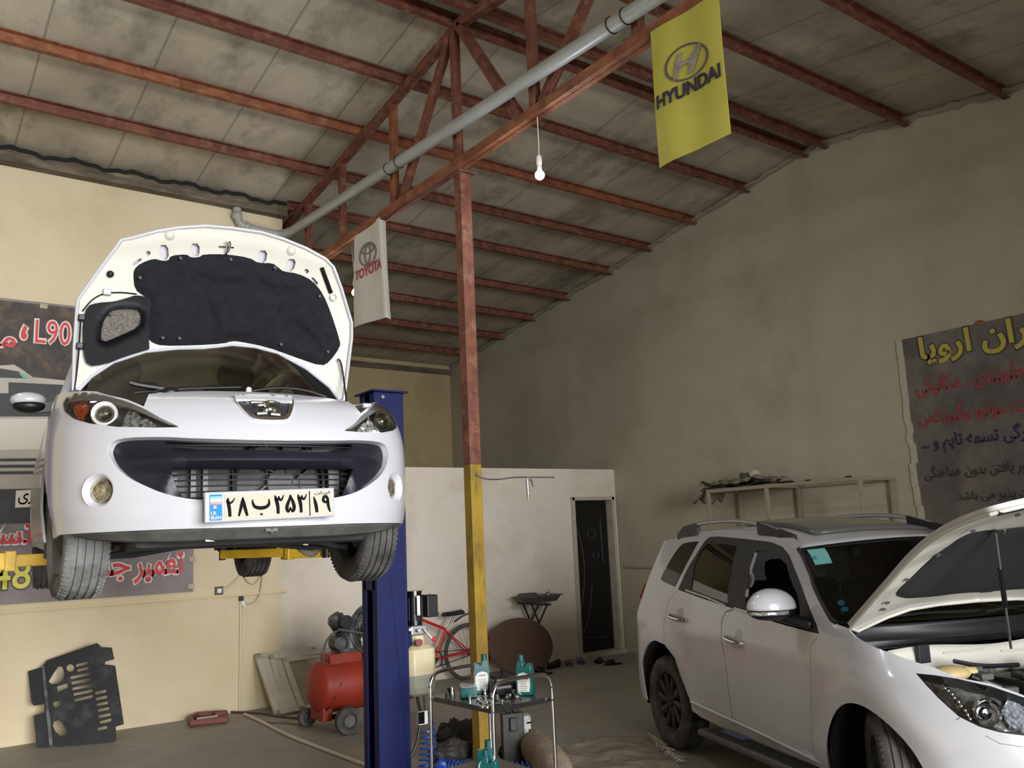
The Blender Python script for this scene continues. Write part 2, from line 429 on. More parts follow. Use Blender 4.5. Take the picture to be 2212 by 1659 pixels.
whitep = mat('white_plaster', (218, 209, 195), .75, rgb2=(211, 201, 184), scale=.9, dirt=(150, 134, 100), dirt_amt=.3, dscale=1.4, bump=.04, bscale=9)

struct(MB().box((3, 6, -.05), (16, 22, .1)).build('floor', floor_mat(), smooth=False))
# roof deck: two slopes
def deck(u, v): pass
mb = MB()
for y0, y1 in ((-4.5, 5.98), (5.98, 15.0)):
    a = []
    for z in (DECK, DECK + .06):
        for x, y in ((-5, y0), (XR + .2, y0), (XR + .2, y1), (-5, y1)): a.append((x, y, roof_z(x, y) + z))
    mb.add(a, [(3, 2, 1, 0), (4, 5, 6, 7), (0, 1, 5, 4), (1, 2, 6, 5), (2, 3, 7, 6), (3, 0, 4, 7)])
struct(mb.build('ceiling', deck_mat(), smooth=False, fix=False))
# walls
def gable(x, th, y0, y1, ym, name, m):
    ys = [y0, ym, y1]
    prof = [(y0, -.0), (y1, -.0), (y1, roof_z(x, y1) + DECK + .02), (ym, roof_z(x, ym) + DECK + .02), (y0, roof_z(x, y0) + DECK + .02)]
    T = Matrix(((0, 0, 1), (1, 0, 0), (0, 1, 0)))
    return struct(MB().prism(prof, T, x, x + th).build(name, m, smooth=False))
gable(XR, .2, -4.5, 15.0, 5.98, 'wall_right', greyp)
zt = roof_z(1, YL) + .02
struct(MB().box((-.575, YL + .1, zt / 2), (8.85, .2, zt)).build('wall_left', cream, smooth=False))
struct(MB().box((3.75, 12.4, 3.0), (.2, 4.5, 6.0)).build('wall_return', cream, smooth=False))
struct(MB().box((6.5, YB + .1, 2.6), (5.4, .2, 5.3)).build('wall_back', tan, smooth=False))
# gate wall behind the viewpoint, outer side wall: unseen, added to shape the daylight
G0, G1, GZ, GY = -3.6, 4.7, 4.3, -3.0
zg = roof_z(2, GY) + DECK
mb = MB()
mb.box(((-5 + G0) / 2, GY, zg / 2), (G0 + 5, .2, zg)).box(((G1 + XR) / 2, GY, zg / 2), (XR - G1, .2, zg)).box(((G0 + G1) / 2, GY, (GZ + zg) / 2), (G1 - G0, .2, zg - GZ))
struct(mb.build('wall_front', greyp, smooth=False))
gable(-5.2, .2, -3.1, 10.0, 5.98, 'wall_bay_side', cream)
# partition with a doorway
dl = at(1233, 1080, Y=YP); dr = at(1341, 1076, Y=YP); xl, xr, ztop = dl.x, 9.10, 2.24
pz = 2.70
mb = MB()
mb.box(((3.86 + xl) / 2, YP + .06, pz / 2), (xl - 3.86, .12, pz)).box(((xl + xr) / 2, YP + .06, (pz + ztop) / 2), (xr - xl, .12, pz - ztop)).box(((xr + XR) / 2, YP + .06, pz / 2), (XR - xr, .12, pz))
struct(mb.build('wall_partition', whitep, smooth=False))
# strip of old white paint at the end of the cream wall
# door
dz0 = .05
door = empty('door_1', ((xl + xr) / 2, YP, 0), 'black panelled door with thin curved grooves in the white partition', 'door'); door['kind'] = 'structure'
I = inv(door)
fr = MB()
fw = .05
for x in (xl - .01 + fw / 2, xr - fw / 2 + .01): fr.box((x, YP + .04, (ztop + .05) / 2), (fw, .18, ztop + .05 - .0))
fr.box(((xl + xr) / 2, YP + .04, ztop + .02), (xr - xl + .02, .18, fw)).box(((xl + xr) / 2, YP + .02, .03), (xr - xl + .10, .22, .06))
fr.xf(I).build('door_frame', M_['dirtywhite'], door, smooth=False, bevel=.004)
lf = MB().box(((xl + xr) / 2 - .02, YP + .10, (dz0 + ztop) / 2), (xr - xl - .08, .045, ztop - dz0 - .02)).xf(I).build('door_leaf', M_['woodblack'], door, smooth=False, bevel=.003)
gm = mat('pale_groove', (126, 126, 132), .35, metal=.4)
yf = YP + .076
def on_door(px, py): p = at(px, py, Y=yf); p.y = yf; return p
g1 = [(1237, 1120), (1254, 1160), (1262, 1210), (1263, 1250), (1259, 1300), (1250, 1340)]
g2 = [(1245, 1190), (1249, 1230)]
g3 = [(1279, 1260), (1277, 1300), (1270, 1345), (1257, 1375)]
g4 = [(1296, 1118), (1299, 1165), (1303, 1215)]
mb = MB()
for g in (g1, g2, g3, g4): mb.tube([on_door(*p) for p in g], .0035, 6, smooth=2)
for px, py, r in ((1278, 1153, .075), (1287, 1199, .055)):
    c = on_door(px, py); mb.tube([c + V((math.cos(a / 12 * math.pi) * r, 0, math.sin(a / 12 * math.pi) * r)) for a in range(24)], .0015, 5, closed=True)
mb.tube([on_door(1250, 1378), on_door(1315, 1375)], .002, 5)
mb.xf(I).build('groove', gm, door)
hd = on_door(1336, 1272); MB().box(hd + V((-.0, -.02, 0)), (.03, .03, .14)).cyl(hd + V((0, -.03, .03)), hd + V((-.08, -.05, .03)), .009).xf(I).build('handle', M_['black'], door)

# trims
bl = mat('weathered_timber', (110, 98, 82), .85, rgb2=(74, 64, 54), scale=9, stretch=(.2, 1, 1), bump=.3, bscale=30, dirt=(170, 160, 140), dirt_amt=.5, dscale=10)
zb = roof_z(1, YL)
mb = MB().beam((-5, YL - .09, roof_z(-5, YL) + .005), (3.86, YL - .09, roof_z(3.86, YL) + .005), .12, .13)
struct(mb.build('trim_1', bl, smooth=False))
tar = mat('black_bitumen', (26, 25, 24), .8)
mb = MB(); n = 120
pts = [V((lerp(-5, 3.84, i / n), YL - .13, roof_z(lerp(-5, 3.84, i / n), YL) + .075 + .018 * math.sin(i * .8) + .012 * math.sin(i * 2.3))) for i in range(n + 1)]
mb.tube(pts, .035, 6); struct(mb.build('trim_2', tar))
# ragged plaster edge where the right wall meets the roof sheets
mb = MB(); n = 90; random.seed(3)
for s0 in ((-1.0, 5.9), (6.0, 14.6)):
    pts = []
    for i in range(n + 1):
        y = lerp(s0[0], s0[1], i / n); pts.append(V((XR - .01, y, roof_z(XR, y) + DECK - .035 + random.uniform(-.02, .012))))
    mb.tube(pts, [random.uniform(.03, .055) for _ in pts], 6)
struct(mb.build('trim_3', mat('ragged_plaster', (140, 132, 110), .95, bump=.6, bscale=25)))
mb = MB().beam((4, YB - .02, roof_z(6, YB) - .01), (XR, YB - .02, roof_z(XR, YB) - .01), .10, .10); struct(mb.build('trim_4', bl, smooth=False))
# lower band line along the left wall (thin painted batten) and along the right wall behind the vehicle
p0 = at(0, 1321, Y=YL); p1 = at(640, 1275, Y=YL)
mb = MB().beam((-4.8, YL - .012, p0.z), (p1.x - .1, YL - .012, p1.z), .022, .022); tag(mb.build('conduit', mat('painted_conduit', (206, 190, 150), .6), smooth=False), 'thin horizontal cream conduit along the left wall below the workshop poster', 'conduit')
a = at(1352, 1225, X=XR); mb = MB().beam((XR - .015, a.y, a.z), (XR - .015, 4.0, a.z), .025, .03); tag(mb.build('conduit', mat('grey_conduit', (146, 138, 116), .7), smooth=False), 'thin horizontal conduit on the grey right wall beside the black door', 'conduit')

# purlins
names = ['nearest to the front gate', 'first in front of the ridge pair', 'front one of the ridge pair', 'rear one of the ridge pair', 'first behind the ridge pair', 'second behind the ridge pair', 'third behind the ridge pair', 'last before the left wall top beam',
         'first beyond the left wall', 'second beyond the left wall', 'third beyond the left wall', 'last before the back wall']
ys = [3.745, 4.816, 5.843, 6.122, 7.06, 8.02, 8.92, 9.80, 10.87, 11.83, 12.78, 13.75]
for i, (y, nm) in enumerate(zip(ys, names)):
    x0 = -5 if i < 8 else 3.86
    if i == 7: x0 = 3.86
    hh = .115
    mb = MB().channel((x0, y, roof_z(x0, y) + hh / 2), (XR + .02, y, roof_z(XR, y) + hh / 2), .06, hh, .008)
    o = mb.build('roof_purlin', M_['brown2'] if i in (5,) else M_['brown'], smooth=False)
    tag(o, 'rust-brown steel roof purlin, ' + nm, 'purlin', 'steel purlins under the roof')

# truss in the plane X = XT
XT = 3.98
tr = empty('roof_truss', (XT, 6.1, 4.95), 'rust-brown steel roof truss resting on the painted steel column', 'truss'); I = inv(tr)
ZB = 4.99
bm = M_['brown']
def web(name, a, b, s=.07, m=None, x=XT): 
    MB().beam((x, a[0], a[1]), (x, b[0], b[1]), s, s, up=(1, 0, 0)).xf(I).build(name, m or bm, tr, smooth=False, bevel=.004)
def tcz(y): return roof_z(XT, y) - .035
MB().beam((XT - .03, 10.0, ZB), (XT - .03, -3, ZB), .045, .085).beam((XT + .03, 10.0, ZB + .006), (XT + .03, -3, ZB + .006), .045, .085).xf(I).build('bottom_chord', M_['brown2'], tr, smooth=False, bevel=.004)
MB().beam((XT, 10.35, tcz(10.35)), (XT, 6.0, tcz(6.0)), .08, .08).beam((XT, 6.02, tcz(6.0)), (XT, -3, tcz(-3)), .08, .08).xf(I).build('top_chord', bm, tr, smooth=False, bevel=.004)
for y in (9.45, 8.5, 7.3, 6.12, 5.0, 3.84, 2.6): web('vertical', (y, ZB + .03), (y, tcz(y)), m=M_['brown2'] if y < 8 and y > 6.5 else bm)
web('diagonal', (7.16, ZB + .03), (6.2, tcz(6.2) - .03)); web('diagonal', (5.2, ZB + .05), (6.02, tcz(6.0) - .03), .08); web('diagonal', (4.9, ZB + .05), (3.9, tcz(3.9) - .03))
for y in ys[4:8]:
    pass
# column
cp = V((4.045, 6.17, 0))
colm = empty('steel_column', cp, 'tall square steel column painted brown above and worn yellow below', 'column'); I = inv(colm)
zs = 2.36
for nm, z0, z1, m in (('upper_shaft', zs, 4.95, M_['brown']), ('lower_shaft', 0, zs, M_['yellow'])):
    mb = MB()
    for k in (-1, 1): mb.box((k * .029, k * .002, (z0 + z1) / 2), (.056, .108, z1 - z0))
    mb.box((0, 0, (z0 + z1) / 2), (.02, .108, z1 - z0))
    mb.build(nm, m, colm, smooth=False, bevel=.005)
MB().box((0, 0, 4.94), (.17, .17, .02)).build('cap_plate', M_['brown'], colm, smooth=False)
MB().box((0, 0, .008), (.26, .26, .016)).build('base_plate', M_['grey_dusty'], colm, smooth=False)
# rod welded to the column + air gun hanging from it
rp = [at(*p, Y=6.12) for p in ((1028, 1026), (1040, 1033), (1060, 1036), (1085, 1035), (1108, 1031), (1150, 1031), (1197, 1031))]
MB().tube(rp, .0065, 8, smooth=2).ball(rp[0], .018, 10).xf(I).build('hook_rod', M_['grey_dusty'], colm)
gun = empty('air_blow_gun', at(1140, 1031, Y=6.12), 'silver air blow gun hanging from the rod on the painted column', 'air gun'); I = inv(gun)
P = lambda x, y, d=0: at(x, y, Y=6.12 + d)
MB().tube([P(1141, 1031), P(1139, 1036), P(1140, 1040)], .006, 8).tube([P(1139, 1037), P(1140, 1055), P(1141, 1068)], [.014, .015, .013], 12).cyl(P(1139, 1038), P(1147, 1034), .013).xf(I).build('body', M_['alu'], gun)
MB().tube([P(1144, 1032), P(1149, 1040), P(1151, 1051)], .0055, 8, smooth=1).xf(I).build('trigger', M_['black'], gun)
MB().cyl(P(1140.5, 1067), P(1141, 1079), .010, .008).xf(I).build('coupler', mat('brass', (196, 164, 96), .25, metal=1), gun)
# pvc drain pipe
pp0 = V((XT - .02, 10.2, 5.645)); 
pipe = empty('drain_pipe', (XT, 9, 5.5), 'long grey plastic drain pipe hung along the roof truss', 'pipe'); I = inv(pipe)
A = at(617, 508, Y=9.85); E_ = at(1379, 18, X=XT - .12); d = (E_ - A).normalized(); B = A + d * 12.5
MB().cyl(A, B, .055, n=20).xf(I).build('straight_run', M_['pvc'], pipe)
def S(x, y): p = at(x, y, Y=YL - .08); return p
el = [S(512, 432), S(512, 462), S(517, 484), S(535, 492), S(575, 502), S(604, 508), A + d * .25]
MB().tube(el, .05, 14, smooth=2).xf(I).build('elbow_run', M_['pvc'], pipe)
mb = MB()
for q in (S(512, 466), S(533, 491)): mb.ball(q, .063, 14)
mb.xf(I).build('socket', M_['pvc'], pipe)
mb = MB()
for px in (840, 862, 1322, 1352):
    t = (px - 617) / (1379 - 617)
    # pixel -> along the pipe
    best = min((abs((lambda q: CX + FPX * (q - CAM).dot(CR) / (q - CAM).dot(CF))(A + d * s) - px), s) for s in np.linspace(0, 7, 1400))[1]
    c = A + d * best; x = d.orthogonal().normalized(); y = d.cross(x)
    mb.tube([c + (x * math.cos(a * math.pi / 9) + y * math.sin(a * math.pi / 9)) * .058 for a in range(18)], .004, 5, closed=True)
split(mb.xf(I).build('wire_tie', M_['ink'], pipe))
# hanging bulbs
bulbm = mat('lit_bulb', (255, 255, 255), .3, emit=(225, 235, 255), estr=14)
def bulb(top, c, label, energy, r=.04, group='bare bulbs under the truss', drop=.06):
    o = empty('hanging_bulb', top, label, 'lamp', group); I = inv(o)
    MB().tube([top, (top + c) / 2 + V((.004, 0, 0)), c + V((0, 0, .155))], .0035, 6).xf(I).build('cord', M_['white_plastic'], o)
    MB().lathe([(.0, .165), (.012, .16), (.02, .15), (.024, .11), (.022, .085), (.018, .08), (.019, .045), (.017, .035)], c, n=20).xf(I).build('socket', M_['white_plastic'], o)
    MB().lathe([(.015, .04), (.022, .03), (.034, .015), (.038, 0), (.034, -.018), (.02, -.032), (.0, -.038)], c, n=20).xf(I).build('glass_bulb', bulbm, o)
    point('bulb_light', c - V((0, 0, drop)), energy, r, (.85, .91, 1))
bulb(at(1160, 247, X=XT), at(1166, 378, X=XT), 'lit bare bulb on a white cord under the middle of the truss', 34)
bulb(at(767, 512, X=XT + .1) + V((0, .1, 0)), at(767, 632, X=XT + .1), 'lit bare bulb half hidden behind the hanging white flag', 30)

bulb(V((-.3, 6.0, 5.95)), V((-.3, 6.0, 5.0)), 'lit bare bulb hanging from the roof over the lift bay', 120, .10, None, 0)

# ------------------------------------------------------------------ car surfaces
def hermite(xs, ys):
    xs = np.array(xs, float); ys = np.array(ys, float); d = np.diff(ys) / np.diff(xs); m = np.zeros(len(xs)); m[0] = d[0]; m[-1] = d[-1]
    for i in range(1, len(xs) - 1): m[i] = 0 if d[i - 1] * d[i] <= 0 else 2 * d[i - 1] * d[i] / (d[i - 1] + d[i])
    def f(x):
        if x <= xs[0]: return float(ys[0] + m[0] * (x - xs[0]))
        if x >= xs[-1]: return float(ys[-1] + m[-1] * (x - xs[-1]))
        i = int(np.searchsorted(xs, x)) - 1; h = xs[i + 1] - xs[i]; t = (x - xs[i]) / h
        return float((2 * t**3 - 3 * t**2 + 1) * ys[i] + (t**3 - 2 * t**2 + t) * h * m[i] + (-2 * t**3 + 3 * t**2) * ys[i + 1] + (t**3 - t**2) * h * m[i + 1])
    return f
class Frame:
    def __init__(s, origin, yaw):
        s.o = V(origin); s.yaw = yaw; s.R = Matrix.Rotation(yaw, 3, 'Z'); s.Ri = s.R.transposed(); s.cam = s.Ri @ (CAM - s.o)
    def ray(s, px, py): return s.Ri @ ray(px, py)
    def at(s, px, py, x=None, y=None, z=None):
        d = s.ray(px, py); o = s.cam
        t = (x - o.x) / d.x if x is not None else (y - o.y) / d.y if y is not None else (z - o.z) / d.z
        return o + d * t
class PlanSurf:
    """upright wall swept round a plan outline; |x|<=W, nose at y=0, tail at y=LEN"""
    def __init__(s, fr, W, L, n, LEN, Lr, wz, y0, fade=1.0, x_c=0.0):
        s.fr = fr; s.W = W; s.wz = wz; s.y0 = y0; s.fade = fade; s.LEN = LEN; s.xc = x_c
        P = []
        for i in range(121):
            t = math.pi / 2 * i / 120; P.append((W * math.sin(t) ** (2 / n), L * (1 - max(math.cos(t), 0) ** (2 / n))))
        for i in range(1, 81): P.append((W, L + (LEN - L - Lr) * i / 80))
        for i in range(1, 61):
            t = math.pi / 2 * i / 60; P.append((W * max(math.cos(t), 0) ** (2 / n), LEN - Lr + Lr * math.sin(t) ** (2 / n)))
        s.P = np.array(P); s.A = np.concatenate([[0], np.cumsum(np.linalg.norm(np.diff(s.P, axis=0), axis=1))]); s.AM = s.A[-1]
        s.xf, s.yf = s.P[:121, 0], s.P[:121, 1]
    def sh(s, y, z): return s.y0(z) * max(0.0, 1 - y / s.fade)
    def __call__(s, a, z):
        b = min(abs(a), s.AM); x = float(np.interp(b, s.A, s.P[:, 0])) * s.wz(z); y = float(np.interp(b, s.A, s.P[:, 1]))
        return V((s.xc + math.copysign(x, a), y + s.sh(y, z), z))
    def inside(s, p):
        x = abs(p.x - s.xc) / s.wz(p.z)
        if x >= s.W or p.y > s.LEN: return False
        y = float(np.interp(x, s.xf, s.yf)); return p.y > y + s.sh(y, p.z)
    def a_of(s, x, y, z):
        px = abs(x - s.xc) / s.wz(z); Y = s.P[:, 1]; sh = s.y0(z) * np.maximum(0, 1 - Y / s.fade)
        i = int(np.argmin((s.P[:, 0] - px) ** 2 + (Y + sh - y) ** 2)); return math.copysign(s.A[i], x - s.xc)
    def aside(s, y, side): # a of a point on the straight side
        return side * float(np.interp(y, s.P[:201, 1], s.A[:201]))
    def pix(s, px, py, t0=1.0, t1=9.0):
        d = s.fr.ray(px, py); o = s.fr.cam; t = t0
        while t < t1:
            if s.inside(o + d * t): break
            t += .02
        lo, hi = t - .02, t
        for _ in range(16):
            m = (lo + hi) / 2
            if s.inside(o + d * m): hi = m
            else: lo = m
        p = o + d * hi; return (s.a_of(p.x, p.y, p.z), p.z)
    def pl(s, pts, **k): return [s.pix(*p, **k) for p in pts]
def wheel(parent, c, r, width, out, rim_r, spokes, rubber, rimm, disc=True, style='steel', dz=0, name='wheel'):
    """tyre (with grooves), rim and hub; axle along local x, 'out' = +1/-1 outer side"""
    o = bpy.data.objects.new(name, None); COL.objects.link(o); o.parent = parent; o.location = c; o.rotation_euler = (0, 0, dz); o.empty_display_size = .1
    w = width / 2; prof = [(rim_r - .012, -w * .72), (rim_r + .01, -w * .86), (rim_r + (r - rim_r) * .5, -w * 1.0), (r - .03, -w * .97), (r - .010, -w * .84)]
    gs = [-.52, -.18, .18, .52]
    for g in gs: prof += [(r - .001, (g - .07) * w), (r - .010, (g - .05) * w), (r - .010, (g + .05) * w), (r - .001, (g + .07) * w)]
    prof += [(r - .010, w * .84), (r - .03, w * .97), (rim_r + (r - rim_r) * .5, w), (rim_r + .01, w * .86), (rim_r - .012, w * .72)]
    mb = MB().lathe(prof, (0, 0, 0), (1, 0, 0), 56)
    for side in (-1, 1):
        for k in range(64):
            a = 2 * math.pi * k / 64; d = V((0, math.cos(a), math.sin(a)))
            mb.beam(V((side * w * .60, 0, 0)) + d * (r - .001), V((side * w * .93, 0, 0)) + d * (r - .018), .009, .006, up=d)
    mb.build('tyre', rubber, o, angle=50)
    rp = [(rim_r - .008, -w * .8), (rim_r - .004, -w * .84), (rim_r - .02, -w * .7), (rim_r - .035, -w * .2), (rim_r - .035, w * .3), (rim_r - .02, w * .72), (rim_r - .002, w * .84), (rim_r - .008, w * .8)]
    MB().lathe(rp, (0, 0, 0), (1, 0, 0), 48).build('rim', rimm, o)
    mb = MB()
    if style == 'alloy':
        for k in range(spokes):
            a = 2 * math.pi * k / spokes
            d0 = V((0, math.cos(a), math.sin(a))); d1 = V((0, math.cos(a + .10), math.sin(a + .10))); t_ = V((0, -math.sin(a), math.cos(a))); xo = V((out * w * .55, 0, 0)); ns = 7; vs_ = []
            for i in range(ns):
                f = i / (ns - 1); c_ = xo + V((out * w * (.16 * f ** .5 - .02), 0, 0)) + d0.lerp(d1, f) * lerp(.04, rim_r - .012, f); hw = lerp(.014, .030, math.sin(f * 2.2))
                for q, dx in ((-hw, 0), (-hw * .3, .008), (hw * .3, .008), (hw, 0), (hw, -.02), (-hw, -.02)): vs_.append(c_ + t_ * q + V((out * dx, 0, 0)))
            mb.add(vs_, [(i * 6 + k, i * 6 + (k + 1) % 6, (i + 1) * 6 + (k + 1) % 6, (i + 1) * 6 + k) for i in range(ns - 1) for k in range(6)])
        mb.cyl((out * w * .4, 0, 0), (out * w * .72, 0, 0), .055, .04, 24)
        for k in range(5):
            a = 2 * math.pi * k / 5; mb.cyl((out * w * .6, .035 * math.cos(a), .035 * math.sin(a)), (out * w * .76, .035 * math.cos(a), .035 * math.sin(a)), .007, n=8)
    else:
        mb.lathe([(rim_r - .03, out * w * .25), (rim_r * .7, out * w * .5), (rim_r * .45, out * w * .35), (.05, out * w * .55), (.0, out * w * .6)], (0, 0, 0), (1, 0, 0), 32)
    mb.build('spokes' if style == 'alloy' else 'wheel_disc', rimm, o)
    if disc:
        MB().lathe([(.0, -out * w * .1), (.12, -out * w * .1), (.12, -out * w * .25), (.0, -out * w * .25)], (0, 0, 0), (1, 0, 0), 28).cyl((-out * w * .2, 0, 0), (-out * w * 1.3, 0, 0), .06, .04).box((-out * w * .35, -.09, .06), (.06, .07, .12)).build('brake', M_['grey_dusty'], o)
    return o

# ------------------------------------------------------------------ white hatchback on the lift
F1 = Frame((1.33, 3.55, 1.57), -.1085)
car = empty('hatchback_car', F1.o, 'white hatchback raised on the lift with its bonnet open', 'car', rz=F1.yaw)
wz1 = hermite([.15, .25, .36, .40, .65, .80, .88, .95, 1.02], [.93, .965, .985, .992, 1, .985, .965, .935, .90])
y01 = hermite([.15, .25, .355, .40, .50, .62, .70, .77, .82, .875, .95], [.03, .015, .0, .012, .02, .04, .07, .125, .18, .30, .48])
S1 = PlanSurf(F1, .82, .65, 2.2, 3.80, .35, wz1, y01, fade=1.6)
P1 = S1.pl
# outlines traced on the shell (picture-left half, then mirrored)
hl = P1([(386, 923), (330, 924), (253, 922), (195, 915), (160, 904.5), (139, 888), (137, 872), (145, 857)]) + [S1.pix(163, 850), S1.pix(184, 848)]
topb = P1([(207, 850), (234, 857), (272, 867), (311, 883), (349, 904)])
headL = hl + topb
headR = [(-a, z) for a, z in headL]
mouth = rounded(mirror([(0, S1.pix(560, 951)[1])] + P1([(423, 947), (349, 943), (272, 945), (243, 951), (233, 962), (231.5, 974), (239, 994), (253, 1013), (276, 1033), (311, 1050), (349, 1065.5), (388, 1075), (438, 1081)]) + [(0, S1.pix(438, 1081)[1] - .012)]), 1)
fogc = S1.pix(212, 1060)
fogH = [circ(k * abs(fogc[0]), fogc[1], .066) for k in (-1, 1)]
def arch(side, yc=.83, zc=.27, r=.335): 
    q = []
    for i in range(25):
        t = math.pi * (1.15 * i / 24 - .075); q.append((side * 1, yc - r * math.cos(t), zc + r * math.sin(t)))
    return q
# body shell outline: z top as a function of a
a_fe = S1.aside(1.22, 1)
def mk_body():
    top = [(0, .876), (.20, .872), (.36, .862), (.47, .850)]
    # from the panel end to the lamp upper edge, then lamp top, then fender top
    lamp = [(abs(a), z + .012) for a, z in reversed(topb)]
    lamp = [p for p in lamp if p[0] > .45]
    fend = [(abs(S1.pix(184, 848)[0]), S1.pix(184, 848)[1] + .012), (S1.aside(.85, 1), .935), (S1.aside(1.05, 1), .955), (a_fe, .965)]
    aL = [(S1.aside(.83 - .335 * math.cos(t), 1), .27 + .335 * math.sin(t)) for t in [math.pi * (1.13 - 1.2 * i / 22) for i in range(23)]]
    aL = [p for p in aL if p[1] > .21]
    right = top + lamp + fend + [(a_fe, .21)] + aL + [(S1.aside(.42, 1), .268), (.62, .268), (.4, .268), (.2, .266), (0, .265)]
    return right + [(-a, z) for a, z in reversed(right) if a > 1e-6]
body = patch('body_shell', M_['paint'], car, mk_body(), [headL, headR, mouth] + fogH, S1, .028, .012)
# chin crease + lower white skirt step are in the surface profile; doors, sills and tail
for sd in (1, -1):
    a0, a1 = S1.aside(1.225, 1), S1.AM
    y = lambda q: S1.aside(q, 1)
    rc, rr = 3.27, .33
    ar = [(y(rc - rr * math.cos(t)), .27 + rr * math.sin(t)) for t in [math.pi * (1.13 - 1.2 * i / 22) for i in range(23)]]
    ol = [(a0, .21), (a0, .965), (y(2.3), .985), (y(3.3), 1.0), (a1, 1.0), (a1, .28), (y(3.75), .25)] + [p for p in ar if p[1] > .22 and p[0] < y(3.75)]
    ol = [(sd * p, q) for p, q in ol]
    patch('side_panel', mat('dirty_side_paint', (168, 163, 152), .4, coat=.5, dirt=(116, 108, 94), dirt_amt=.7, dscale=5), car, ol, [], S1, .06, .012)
# mouth insert
slot = P1([(354, 947), (430, 951), (560, 953)]); low = P1([(366, 1012), (450, 1010), (560, 1009)]); lowb = P1([(397, 1075), (380, 1050)])
slotP = [(0, slot[2][1])] + [(slot[1][0], slot[1][1]), slot[0]] + P1([(354, 961), (430, 964), (529, 966)])
slotP = mirror([(0, slot[2][1]), slot[1], slot[0], S1.pix(352, 960), S1.pix(430, 965), (0, S1.pix(545, 967)[1])])
lowP = mirror([(0, low[2][1]), low[1], low[0], lowb[1], lowb[0], (S1.pix(440, 1079)[0], lowb[0][1] - .006), (0, lowb[0][1] - .012)])
zbar = S1.pix(545, 990)[1]
def bar_relief(a, z):
    k = max(0, 1 - abs(a) / .66); b = math.exp(-((z - zbar) / .034) ** 4)
    side = .018 * math.exp(-((abs(a) - .42 + (z - .45) * .45) / .03) ** 2) * (z < zbar - .03)
    return b * .045 * min(1, k * 2.5) + side
insert = patch('bumper_insert', M_['bumper'], car, mouth, [slotP, lowP], S1, .02, .012, off=-.035, relief=bar_relief)
patch('mouth_rim', M_['paint'], car, mouth, [[(a * .992, z * .997 + .0014) for a, z in mouth]], S1, .02, .045, off=-.002)
gb = MB()
for z in np.linspace(lowb[0][1], low[2][1], 6)[0:6]:
    gb.tube([S1(a, z) + V((0, .055, 0)) for a in np.linspace(-.47, .47, 22)], .0035, 6)
for a in np.linspace(-.42, .42, 7): gb.tube([S1(a, low[2][1]) + V((0, .06, 0)), S1(a, lowb[0][1] - .01) + V((0, .06, 0))], .0028, 6)
gb.build('lower_grille', M_['black'], car)
gb = MB()
for z in (slot[2][1] - .012, ): gb.tube([S1(a, z) + V((0, .05, 0)) for a in np.linspace(-.5, .5, 22)], .004, 6)
for a in np.linspace(-.44, .44, 7): gb.tube([S1(a, slot[2][1] + .004) + V((0, .052, 0)), S1(a, slot[2][1] - .034) + V((0, .052, 0))], .003, 6)
gb.build('upper_grille', M_['black'], car)
# radiator and fan seen through the grille
rad = MB().box((0, .30, .48), (1.16, .03, .42))
rad.build('radiator', M_['grey_dusty'], car, smooth=False)
mb = MB()
for i in range(9): mb.box((-.42, .255, .38 + .02 * i), (.17, .03, .010)); mb.box((.44, .255, .38 + .02 * i), (.12, .03, .010))
mb.box((-.22, .255, .46), (.02, .03, .2)).box((-.27, .255, .46), (.02, .03, .2)).box((.34, .24, .46), (.05, .03, .2))
split(mb.build('radiator_fin', mat('fin_metal', (104, 102, 97), .5, metal=.3), car, smooth=False))
mb = MB().tube([(.10 + .20 * math.cos(t * math.pi / 18), .25, .46 + .20 * math.sin(t * math.pi / 18)) for t in range(36)], .012, 8, closed=True).cyl((.10, .23, .46), (.10, .27, .46), .06)
for k in range(6):
    a = k * math.pi / 3; mb.beam((.10 + .05 * math.cos(a), .25, .46 + .05 * math.sin(a)), (.10 + .19 * math.cos(a + .5), .25, .46 + .19 * math.sin(a + .5)), .008, .06, up=(0, 1, 0))
mb.build('cooling_fan', M_['black'], car)
# badge
bO = rounded(P1([(503, 862), (567, 861), (630, 865), (632, 873), (626, 901), (615, 910), (582, 911), (550, 909), (536, 900)]), 1)
bI = P1([(514, 871), (570, 871), (626, 873), (620, 897), (611, 904), (582, 905), (553, 904), (542, 896)])
patch('badge_frame', M_['chrome'], car, bO, [bI], S1, .012, .012, off=.012)
patch('badge_lip', M_['paint'], car, P1([(503, 860), (567, 859), (631, 863), (627, 874), (570, 870), (512, 870)]), [], S1, .012, .014, off=.018)
patch('badge_mesh', mat('badge_mesh', (58, 58, 60), .5, rgb2=(24, 24, 26), scale=160), car, bI, [], S1, .012, .004, off=.003)
mb = MB()
def em(pts, r=.0075):
    q = []
    for p in pts:
        a, z = S1.pix(*p); n = S1(a, z); q.append(n + V((0, -.016, .004)))
    mb.tube(q, r, 6, smooth=1)
em([(541, 872), (553, 872), (568, 873), (584, 871), (597, 874)]); em([(546, 879), (558, 878), (567, 878)]); em([(570, 876), (580, 880), (575, 888), (564, 893)], .013); em([(578, 879), (590, 877), (600, 876)], .009)
em([(574, 886), (585, 887), (596, 892)], .010); em([(552, 896), (562, 896), (571, 895)], .008); em([(586, 897), (596, 898), (605, 899)], .008); em([(590, 870), (597, 878)], .006)
mb.build('lion_emblem', M_['chrome'], car)
